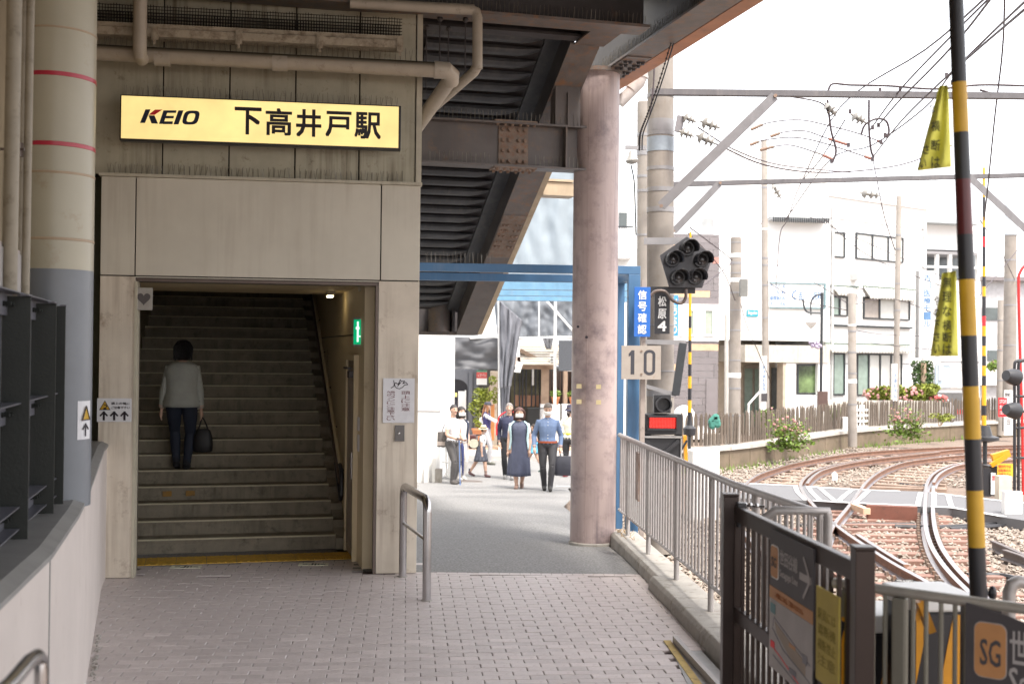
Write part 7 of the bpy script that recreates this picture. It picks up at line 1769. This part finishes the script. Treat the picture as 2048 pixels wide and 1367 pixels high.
    # arms
    for sgn,hn in((-1,hands[0]),(1,hands[1])):
        s0=spine(.90)+Vector((sgn*.090*H*w*f1,0,-.003*H)); wr=Vector(hn[:3]); el,wr=ik(s0,wr,.168*H,.150*H,hn[3] if len(hn)>3 else (sgn*.5,-1,-.1))
        kk='top' if not sleevecol else 'sleeve'
        thick=1.0
        prim(kk if sleeve!='none' else 'skin').tube([s0+Vector((-sgn*.02*H,0,.004*H)),s0,s0.lerp(el,.55 if sleeve=='short' else 1)],[.024*H,.031*H*thick*w,.028*H*thick*w],12)
        if sleeve=='short': prim('skin').tube([s0.lerp(el,.5),el],[.026*H*w,.021*H*w],10)
        if sleeve=='long': prim(kk).tube([el,el.lerp(wr,.9)],[.029*H*w,.021*H*w],12)
        else: prim('skin').tube([el,el.lerp(wr,.4),wr],[.0215*H*w,.021*H*w,.014*H*w],10)
        prim('skin').tube([el.lerp(wr,.85),wr],[.0155*H,.013*H],8)
        d=(wr-el).normalized(); 
        if len(hn)>4: d=Vector(hn[4]).normalized()
        side=d.cross(Vector((0,1,0))); side=side.normalized() if side.length>.1 else Vector((1,0,0)); pal=side.cross(d).normalized()
        across=pal if abs(pal.y)>.3 else side
        prim('skin').tube([wr,wr+d*.03*H,wr+d*.05*H],[.013*H,.020*H,.018*H],8,ell=.8)
        for q_,ln in((-1.5,.036),(-.5,.042),(.5,.040),(1.5,.032)):
            b0_=wr+d*.045*H+across*(q_*.0085*H); m_=b0_+d*ln*.5*H+side*(-sgn*.004*H); prim('skin').tube([b0_,m_,m_+(d*.45*ln+side*(-sgn*.010))*H],[.0062*H,.0058*H,.0048*H],6)
        tb_=wr+d*.015*H+across*.012*H; prim('skin').tube([tb_,tb_+(d*.018+across*.016)*H,tb_+(d*.038+across*.018)*H],[.0075*H,.0065*H,.005*H],6)
    # one continuous body from all of these
    V=[];F=[];K=[];keys=[]
    for mb,key in P:
        k=len(V); V+=mb.V; F+=[tuple(i+k for i in f_) for f_ in mb.F]; K+=[key]*len(mb.V)
    me=bpy.data.meshes.new('b'); me.from_pydata([tuple(v) for v in V],[],F); me.update()
    o=bpy.data.objects.new('b',me); COL.objects.link(o)
    rm=o.modifiers.new('r','REMESH'); rm.mode='VOXEL'; rm.voxel_size=vox; rm.use_smooth_shade=True
    smd=o.modifiers.new('s','SMOOTH'); smd.factor=.5; smd.iterations=3
    bpy.context.view_layer.update(); body=bpy.data.meshes.new_from_object(o.evaluated_get(bpy.context.evaluated_depsgraph_get())); bpy.data.objects.remove(o); bpy.data.meshes.remove(me)
    smp=list(zip(V,K))
    for f_ in F:
        if len(f_)>4: continue
        c=sum((V[i] for i in f_),Vector())/len(f_); smp.append((c,K[f_[0]]))
        for i in f_: smp.append((V[i].lerp(c,.5),K[f_[0]]))
    kd=KDTree(len(smp)); idx=[q_[1] for q_ in smp]
    for i,q_ in enumerate(smp): kd.insert(q_[0],i)
    kd.balance()
    cols={'skin':skin,'top':top,'bottom':bottom,'shoe':shoe,'sock':socks or (0,0,0),'sleeve':sleevecol or top}
    order=list(cols); pid='p%d'%int(abs(loc[0]*1000)+loc[1]*10)
    for key in order: body.materials.append(mat('%s_%s'%(pid,key),cols[key],.75 if key!='skin' else .5,var=.08,scale=12,bump=.9 if key!='skin' else 0,bscale=14))
    for p_ in body.polygons:
        _,i,_d=kd.find(p_.center); p_.material_index=order.index(idx[i]); p_.use_smooth=True
    bo=link('body',body,root)
    bot=mat('%s_bottom'%pid,bottom); hm_=mat('%s_hair'%pid,hair,.55,var=.3,scale=30,bump=.5,bscale=60)
    # hair
    mb=MB(); k=0
    def shell(cut,rx,ry,rz,oy,oz,longz=0,wave=.02):
        base=len(mb.V); n,m_=24,16; 
        for i in range(m_+1):
            t=PI*i/m_
            for j in range(n):
                a=2*PI*j/n; x,y,z=math.sin(t)*math.cos(a),math.sin(t)*math.sin(a),math.cos(t)
                front=max(0,y); lim=cut-(.0)
                zz=z
                if y>.25 and z<lim: s_=(lim-z); y_=y*(1-min(.75,s_*1.6)); y=y_ 
                if z<0 and longz: zz=z*(1+longz); x*=1.0
                q=1+wave*noise.noise(Vector((x*3,y*3,z*3+h)))*3
                mb.V.append(hd(x*rx*q,y*ry*q+oy,zz*rz*q+oz))
        for i in range(m_):
            for j in range(n): mb.F.append((base+i*n+j,base+i*n+(j+1)%n,base+(i+1)*n+(j+1)%n,base+(i+1)*n+j))
    if hairstyle=='short': shell(.35,.049,.058,.058,-.008,.012)
    elif hairstyle=='bob':
        r9_=random.Random(5)
        for q_ in range(150):
            a_=r9_.uniform(PI*.95,PI*2.05); rx_=r9_.uniform(.060,.069); p_=[hd(rx_*.7*math.cos(a_),-.012+rx_*.6*math.sin(a_),.055),hd(rx_*1.05*math.cos(a_),-.015+rx_*math.sin(a_),.01),hd(rx_*1.02*math.cos(a_),-.015+rx_*.9*math.sin(a_),-.05),hd(rx_*(.75+r9_.uniform(0,.35))*math.cos(a_),-.015+rx_*.7*math.sin(a_),-.085+r9_.uniform(-.02,.02))]; mb.tube(p_,[.002*H,.004*H,.0035*H,.0008*H],4)
        shell(.38,.060,.066,.062,-.010,.012,.35); mb.ball(hd(0,-.018,-.040),(.068*H,.050*H,.058*H),16,10)
    elif hairstyle=='long':
        shell(.38,.050,.058,.058,-.008,.012)
        mb.tube([hd(-.02,-.045,.0),hd(-.012,-.055,-.08),hd(-.01,-.055,-.17),hd(-.008,-.05,-.24)],[.035*H,.040*H,.034*H,.012*H],12,ell=.6); mb.tube([hd(.035,.01,.0),hd(.045,.02,-.07),hd(.035,.035,-.15)],[.016*H,.018*H,.008*H],10)
    elif hairstyle=='ponytail':
        shell(.38,.050,.058,.056,-.008,.010); mb.tube([hd(0,-.055,-.005),hd(0,-.08,-.04),hd(0,-.065,-.085)],[.016*H,.026*H,.012*H],10)
    mb.build('hair',hm_,root,smooth=True)
    # face details
    if mask:
        mb=MB(); ring=[]
        for i in range(7):
            zz=-.052+.044*i/6
            for j in range(9):
                a=R(-75+150*j/8); rr_=.050+.009*math.cos(a)*math.sin(PI*(i+.7)/7.4); mb.V.append(hd(rr_*.92*math.sin(a),rr_*math.cos(a)*1.12+.004,zz))
        mb.F=[(i*9+j,i*9+j+1,(i+1)*9+j+1,(i+1)*9+j) for i in range(6) for j in range(8)]
        o=mb.build('face_mask',m_white,root,smooth=True); q_=o.modifiers.new('s','SOLIDIFY'); q_.thickness=.003
    else:
        MB().tube([hd(-.014,.047,-.034),hd(0,.051,-.034),hd(.014,.047,-.034)],.0028*H,6).build('mouth',mat('lip_tone',(.32,.1,.08),.5,bump=0),root)
    for s_ in(-1,1):
        e=MB().ball(hd(.017*s_,.047,.004),(.0075*H,.004*H,.0042*H),10,8).build('eye',mat('eye_dark',(.02,.015,.012),.3,bump=0),root)
        MB().tube([hd(.009*s_,.050,.016),hd(.018*s_,.049,.019),hd(.027*s_,.044,.016)],.0022*H,5).build('eyebrow',hm_,root)
    cloth=lambda name,col: mat('%s_%s'%(pid,name),col,.8,var=.1,scale=7,bump=.9,bscale=12)
    if skirt:
        col,length,flare=skirt; ztop=hip+.10*H; mb=MB(); n=48; base=0
        for i in range(9):
            t=i/8; z=ztop-(ztop-(hip-length*H))*t; rr_=(.092+flare*t)*H
            for j in range(n): a=2*PI*j/n; pl=1+.07*t*math.sin(a*11+1)+.03*t*math.sin(a*5); mb.V.append(Vector((rr_*pl*math.cos(a),rr_*.78*pl*math.sin(a)+.0,z)))
        mb.F=[(i*n+j,i*n+(j+1)%n,(i+1)*n+(j+1)%n,(i+1)*n+j) for i in range(8) for j in range(n)]
        o=mb.build('skirt',col if not isinstance(col,tuple) else cloth('skirt',col),root,smooth=True); q_=o.modifiers.new('s','SOLIDIFY'); q_.thickness=.006
    if dress:
        col,zlow,flare=dress; mb=MB(); n=56
        for i in range(14):
            t=i/13; z=.80*H*(1-t)+zlow*H*t; c=spine(max(0,(z-hip)/(.8*H-hip))) if z>hip else pelvis
            wd=np.interp(z/H,[zlow,.35,.515,.62,.72,.80],[.105+flare,.112+flare*.5,.104,.086,.100,.085]); dp_=np.interp(z/H,[zlow,.35,.515,.62,.72,.80],[.135+flare*.6,.130,.098,.068,.074,.050])
            for j in range(n): a=2*PI*j/n; pl=1+(.06*math.sin(a*9)+.04*math.sin(a*4+2))*max(0,t-.35)*1.4; mb.V.append(Vector((c.x+wd*H*pl*math.cos(a),c.y+dp_*H*pl*math.sin(a),z)))
        mb.F=[(i*n+j,i*n+(j+1)%n,(i+1)*n+(j+1)%n,(i+1)*n+j) for i in range(13) for j in range(n)]
        o=mb.build('dress',cloth('dress',col),root,smooth=True); q_=o.modifiers.new('s','SOLIDIFY'); q_.thickness=.006
    if jacket:
        col,zlow,open_=jacket; mb=MB(); n=40; rows=12
        for i in range(rows+1):
            t=i/rows; z=.815*H*(1-t)+zlow*H*t; c=spine((z-hip)/(.8*H-hip)) if z>hip else pelvis
            wd=np.interp(z/H,[.40,.515,.60,.70,.77,.815],[.118,.112,.098,.108,.112,.060])*w; dp_=np.interp(z/H,[.40,.515,.60,.70,.77,.815],[.090,.084,.074,.080,.072,.048])*w
            for j in range(n+1):
                a=PI/2+R(open_)/2+(2*PI-R(open_))*j/n; pl=1+.025*math.sin(a*6+z*9)*t; mb.V.append(Vector((c.x+wd*H*pl*math.cos(a),c.y+dp_*H*pl*math.sin(a),z)))
        mb.F=[(i*(n+1)+j,i*(n+1)+j+1,(i+1)*(n+1)+j+1,(i+1)*(n+1)+j) for i in range(rows) for j in range(n)]
        o=mb.build('jacket',cloth('jacket',col),root,smooth=True); q_=o.modifiers.new('s','SOLIDIFY'); q_.thickness=.008
    root.location=Vector(loc); root.rotation_euler=(0,0,head); 
    root['_hc']=tuple(hc); return root,hd,spine,pid
def W2(root,v): return Matrix.Rotation(root.rotation_euler.z,3,'Z')@Vector(v)+root.location
def base_at(px,D): p=at(px,900,D); return Vector((p.x,D,gz(D)))
def lathe_l(root,name,c,prof,m,ax=(0,0,1),n=20): 
    return MB().lathe(c,prof,n,ax).build(name,m,root,smooth=True)
# local frame: person faces +y; x is the person's right when seen from behind
# stairs person (seen from behind, climbing)
zst=5*RS; q=FS.p(0,4*T+.12,zst); st_x=at(362,940,14.2)
su_,_q=FS.uv(st_x); loc=FS.p(su_,4*T+.10,zst)
pw_,hd,sp_,pid=person('woman in pale grey jacket and dark trousers climbing the stairs with a black handbag',loc,R(8),1.53,
  [(-.055,.035,.02,0,.3),(.07,-.02,0,0)],[(-.235,.02,.655,(-.6,-.8,0)),(.225,.03,.655,(.6,-.8,0))],(.33,.34,.31),(.012,.018,.035),hair=(.008,.007,.008),shoe=(.01,.01,.012),lean=.05,sleeve='long',hairstyle='bob',hpitch=.35,jacket=((.33,.34,.31),.475,2),w=1.16,vox=.009)
def bag(name,label,cat,c,size,col,handle,rot=0,pl=None,shape='box'):
    t=thing(name,label,cat,tuple(c)); c=Vector(c); sx,sy,sz=size; m=mat(name+'_%d'%int(abs(c.x)*100),col,.55,var=.1,bump=.1)
    mb=MB(); n=20; rings=[]
    f_=Fr((c.x,c.y),math.degrees(rot))
    for t_,k in((0,.80),(.06,.97),(.35,1.0),(.7,.92),(.93,.72),(1,.55)) if shape=='soft' else ((0,.9),(.03,1.0),(.97,.96),(1,.85)):
        for j in range(n):
            a=2*PI*j/n; e=.5 if shape!='soft' else .75; mb.V.append(f_.p(sx*k*math.copysign(abs(math.cos(a))**e,math.cos(a)),sy*k*math.copysign(abs(math.sin(a))**e,math.sin(a)),c.z+sz*t_))
    m_=6 if shape=='soft' else 4
    mb.F=[(i*n+j,i*n+(j+1)%n,(i+1)*n+(j+1)%n,(i+1)*n+j) for i in range(m_-1) for j in range(n)]+[tuple(range(n-1,-1,-1)),tuple((m_-1)*n+j for j in range(n))]
    mb.build('bag_body',m,t,smooth=True)
    H0=Vector(handle)
    for s_ in(-.35,.35): MB().tube(catmull([f_.p(sx*.5,s_*sy,c.z+sz*.93),f_.p(sx*.3,s_*sy,c.z+sz+.4*(H0.z-c.z-sz)),H0,f_.p(-sx*.3,s_*sy,c.z+sz+.4*(H0.z-c.z-sz)),f_.p(-sx*.5,s_*sy,c.z+sz*.93)],4),.008,6).build('handle',m,t)
    return t
hp=W2(pw_,(.235,.035,.60)); bag('handbag','black handbag carried by the woman climbing the stairs','handbag',(hp.x+.01,hp.y,hp.z-.40),(.115,.06,.27),(.008,.008,.010),(hp.x,hp.y,hp.z),R(8),shape='soft')
# woman with tote (left), facing the camera turned to the right
D=23.9; b_=base_at(905,D)
r1,hd,sp_,pid=person('woman in pale striped shirt with dark tote bag standing at the left of the street',b_,R(180+55),1.60,
 [(-.08,-.02,0,-.2),(.07,.06,0,.3)],[(-.16,.16,.86,(-.6,-.7,-.2),(.5,.8,.1)),(.13,.24,.90,(.6,-.7,-.2),(.2,1,.3))],(.62,.62,.64),(.085,.08,.08),hair=(.03,.028,.03),shoe=(.10,.09,.085),sleeve='short',hairstyle='short',w=1.12,hyaw=R(-25),vox=.010)
lf=W2(r1,(.15,.28,.90)); wlk=thing('walking_stick','thin blue walking stick held by the woman with the tote bag','walking stick',(lf.x,lf.y,gz(D)))
MB().tube([(lf.x,lf.y,lf.z+.02),(lf.x+.03,lf.y-.05,gz(D))],.010,8).build('shaft',mat('blue_stick',(.12,.2,.42),.4,bump=0),wlk); MB().tube([(lf.x-.05,lf.y,lf.z+.025),(lf.x+.03,lf.y,lf.z+.02)],.014,8).build('handle',m_kb,wlk)
tp=at(893,905,D-.05); bag('tote_bag','dark tote bag with pale lower band on the shoulder of the woman at left','tote bag',(tp.x,D-.02,at(893,893,D).z),(.19,.07,.30),(.09,.08,.075),(at(899,845,D).x,D,at(899,836,D).z),0)
tb2=bpy.data.objects['tote_bag']; MB().box(tp.x-.185,tp.x+.16,D-.098,D-.088,at(893,893,D).z+.03,at(893,893,D).z+.11).build('pale_band',mat('tote_band',(.35,.3,.27),.8),tb2)
# woman behind her with dotted umbrella
D=25.0; b_=base_at(921,D)
r2,hd,sp_,pid=person('woman in white top and dark vest half hidden behind the one with the tote bag',b_,R(180+30),1.55,[(-.06,0,0,0),(.06,.03,0,0)],[(-.14,.1,.80),(.15,.16,.84)],(.7,.7,.7),(.5,.48,.46),hair=(.02,.016,.014),shoe=(.5,.48,.45),hairstyle='bob',mask=True,jacket=((.02,.03,.06),.50,70))
um=thing('closed_umbrella','closed navy dotted umbrella held point down behind the walking stick','umbrella',tuple(at(926,950,24.7)))
p0=at(924,885,24.7);p1=at(926,952,24.7); MB().tube([p0,p0.lerp(p1,.12),p0.lerp(p1,.5),p0.lerp(p1,.88),p1],[.012,.04,.032,.018,.006],12).build('canopy',mat('navy_dots',(.02,.03,.11),.7,var=.9,scale=60),um,smooth=True); MB().tube([p0,p0+Vector((0,0,.1))],.012,8).build('handle',m_frame,um)
# cap woman pointing
D=28.6; b_=base_at(972,D)
r3,hd,sp_,pid=person('woman in dark cap and navy t-shirt with long brown hair pointing right',b_,R(180+75),1.52,[(-.07,.0,0,0),(.07,.10,0,0)],[(-.10,-.06,.92),(.06,.50,.93,(.2,-.3,-1),(0,1,-.3))],(.035,.03,.11),(.35,.34,.35),hair=(.22,.09,.035),shoe=(.12,.12,.10),sleeve='long',sleevecol=(.7,.7,.7),hairstyle='long',w=.98,hpitch=.15)
hc=Vector(r3['_hc']); H=1.52
c=W2(r3,hc+Vector((0,0,.018*H))); t=thing('cap','dark baseball cap on the woman with long brown hair','cap',tuple(c)); 
MB().lathe(c,[(.057*H,0),(.058*H,.02),(.050*H,.05),(.03*H,.072),(.004,.08)],18).build('crown',mat('cap_dark',(.035,.04,.055),.8),t,smooth=True); d=W2(r3,(0,1,0))-r3.location; MB().tube([c+d*.06,c+d*.13+Vector((0,0,-.015))],[.05,.035],12,ell=.2).build('peak',MC['cap_dark'],t,smooth=True)
# schoolgirl
D=25.7; b_=base_at(962,D)
mpl=mat('plaid_cloth',(.06,.065,.085),.8,var=.5,scale=26,bump=0)
r4,hd,sp_,pid=person('schoolgirl in white shirt and dark plaid skirt walking left to right in the street',b_,R(180+80),1.10,[(-.045,-.26,.02,0,.5),(.05,.12,0,0)],[(-.11,.02,.46),(.14,.05,.45)],(.72,.72,.72),(.05,.05,.06),hair=(.03,.02,.015),shoe=(.10,.05,.05),socks=(.02,.03,.06),hairstyle='short',skirt=(mpl,.20,.075),w=1.05,lean=.03)
hc=Vector(r4['_hc']); c=W2(r4,hc+Vector((0,-.01,.02))); t=thing('straw_hat','straw hat with a dark ribbon on the schoolgirl','hat',tuple(c)); ms_=mat('straw',(.62,.5,.3),.8,var=.15,scale=40)
MB().lathe(c,[(.105,0),(.108,.004),(.065,.012),(.066,.05),(.055,.075),(.01,.082)],22,(.0,-.12,1)).build('straw',ms_,t,smooth=True); MB().lathe(c+Vector((0,0,.013)),[(.068,0),(.069,.018),(.067,.02)],22,(0,-.12,1)).build('ribbon',m_kb,t,smooth=True)
c=W2(r4,(0,-.15,.60)); t=thing('school_backpack','dark brown box school backpack worn by the schoolgirl','backpack',tuple(c)); f=Fr((c.x,c.y),math.degrees(r4.rotation_euler.z))
MB(f).box(-.13,.13,-.10,.06,c.z,c.z+.30).build('case',mat('brown_leather',(.09,.035,.035),.35,bump=.05),t,bevel=.03); MB(f).box(-.09,.09,-.112,-.101,c.z+.04,c.z+.16).build('pocket',m_kb,t,bevel=.004)
for s_ in(-.07,.07): MB(f).tube([(s_,.05,c.z+.29),(s_,.16,c.z+.30),(s_,.24,c.z+.2),(s_,.18,c.z+.05),(s_,.06,c.z+.02)],.012,6,False).build('strap',m_kb,t)
MB().lathe(W2(r4,(.135,-.13,.72)),[(.10,0),(.10,.012)],18,tuple(f.u)).build('reflector_disc',mat('pale_disc',(.5,.5,.4),.3),t)
# man in track jacket behind
D=25.3; b_=base_at(1018,D)
r5,hd,sp_,pid=person('man in navy track jacket with red sleeve stripes behind the woman in the navy dress',b_,R(178),1.63,[(-.08,.10,0,0),(.08,-.1,0,0)],[(-.22,.0,.78),(.20,.02,.76)],(.02,.025,.06),(.015,.016,.02),hair=(.2,.18,.17),shoe=(.2,.2,.2),sleeve='long',fem=False,w=1.08)
for s_ in(-1,1):
    a=W2(r5,(s_*.20,-.0,1.33)); MB().tube([W2(r5,(s_*.07,0,1.42)),W2(r5,(s_*.205,.015,1.33)),W2(r5,(s_*.27,-.01,1.12)),W2(r5,(s_*.265,.0,.92))],.016,6).build('red_stripe',m_redl,None)
for nm in[o for o in COL.objects if o.name.startswith('red_stripe') and o.parent is None]:
    nm.parent=r5; nm.matrix_parent_inverse=(Matrix.Translation(r5.location)@Matrix.Rotation(r5.rotation_euler.z,4,'Z')).inverted()
# woman in navy dress with mask
D=22.9; b_=base_at(1038,D)
r6,hd,sp_,pid=person('woman in loose navy dress, pale blue cardigan and white mask walking towards the camera',b_,R(180),1.56,[(-.06,-.11,.02,0,.4),(.04,.12,0,.1)],[(-.20,.05,.72),(.21,.03,.70)],(.065,.075,.12),(.065,.075,.12),hair=(.075,.03,.022),shoe=(.22,.14,.11),sleeve='short',sleevecol=(.62,.68,.70),hairstyle='bob',mask=True,dress=((.065,.075,.12),.155,.03),jacket=((.45,.62,.66),.47,105),w=1.12)
# man in blue shirt
D=22.3; b_=base_at(1095,D)
r7,hd,sp_,pid=person('man in blue shirt, dark trousers and white mask walking towards the camera',b_,R(180),1.66,[(-.05,.17,.01,0,-.1),(.05,-.10,.0,0)],[(-.235,.05,.79),(.245,.07,.79)],(.13,.19,.32),(.035,.035,.04),hair=(.12,.10,.085),shoe=(.03,.03,.03),sleeve='long',mask=True,fem=False,w=1.08,hpitch=.35)
mbb=MB(); n=28; 
for i in range(n): a=2*PI*i/n; mbb.V+= [Vector((.112*1.66*math.cos(a),.082*1.66*math.sin(a),.536*1.66)),Vector((.112*1.66*math.cos(a),.082*1.66*math.sin(a),.558*1.66))]
mbb.F=[(2*i,(2*i+2)%(2*n),(2*i+3)%(2*n),2*i+1) for i in range(n)]
o=mbb.build('belt',mat('brown_belt',(.30,.07,.03),.5),None); o.location=(0,0,0); o.data.transform(Matrix.Translation(Vector((0,0,0)))); 
A=np.array([tuple(v) for v in mbb.V]); cz0=A[:,2].min(); 
for v in o.data.vertices: v.co.z+=cz0
o.parent=r7
mb=MB(); 
for k in range(7): mb.ball((0,.125+.0*k,.98+k*.06),(.008,.006,.008),6,5)
o=mb.build('shirt_buttons',m_white,None); 
cc=o.location.copy(); o.location=(0,0,0)
for v in o.data.vertices: v.co+=cc
o.parent=r7
hp=W2(r7,(-.24,.05,.72)); hx_=at(1127,940,D); bag('briefcase','soft black briefcase hanging from the hand of the man in the blue shirt','bag',(hp.x+.06,hp.y+.03,hp.z-.43),(.17,.05,.36),(.03,.032,.045),(hp.x,hp.y,hp.z-.0),R(10))
# bucket hat woman from behind
D=25.9; b_=base_at(1139,D)
r8,hd,sp_,pid=person('woman in navy bucket hat and white top seen from behind beside the pink column',b_,R(-25),1.56,[(-.09,-.06,0,0),(.10,.16,.02,0)],[(-.20,.10,.90),(.22,.10,.90)],(.75,.74,.62),(.04,.038,.042),hair=(.03,.02,.018),shoe=(.35,.05,.06),sleeve='long',hairstyle='ponytail',w=1.1)
hc=Vector(r8['_hc']); c=W2(r8,hc+Vector((0,0,.02))); t=thing('bucket_hat','navy bucket hat on the woman beside the pink column','hat',tuple(c)); mh=mat('hat_navy',(.03,.03,.06),.8)
MB().lathe(c,[(.13,-.03),(.135,-.025),(.088,.02),(.08,.07),(.065,.10),(.01,.105)],22).build('crown',mh,t,smooth=True)
MB().tube([W2(r8,(-.14,0,.93)),W2(r8,(0,-.10,.93)),W2(r8,(.14,0,.93))],.02,8).build('yellow_trim',mat('neon_yellow',(.6,.6,.02),.6),thing('waist_cord','bright yellow waist cord on the woman in the bucket hat','cord',tuple(W2(r8,(0,0,.93)))))
# child partly hidden
D=27.0; b_=base_at(1068,D)
r9,hd,sp_,pid=person('child in a blue skirt and sneakers running behind the couple',b_,R(180-100),1.08,[(-.05,-.22,.03,0,.5),(.05,.22,0,0)],[(-.12,.1,.5),(.12,-.08,.5)],(.6,.6,.62),(.1,.3,.5),hair=(.03,.02,.015),shoe=(.05,.09,.08),skirt=((.10,.33,.52),.12,.05),w=1.0)
for r_ in(r1,r2,r3,r4,r5,r6,r7,r8,r9,pw_):
    del r_['_hc']
for m_ in bpy.data.meshes:
    if m_.users==0: bpy.data.meshes.remove(m_)
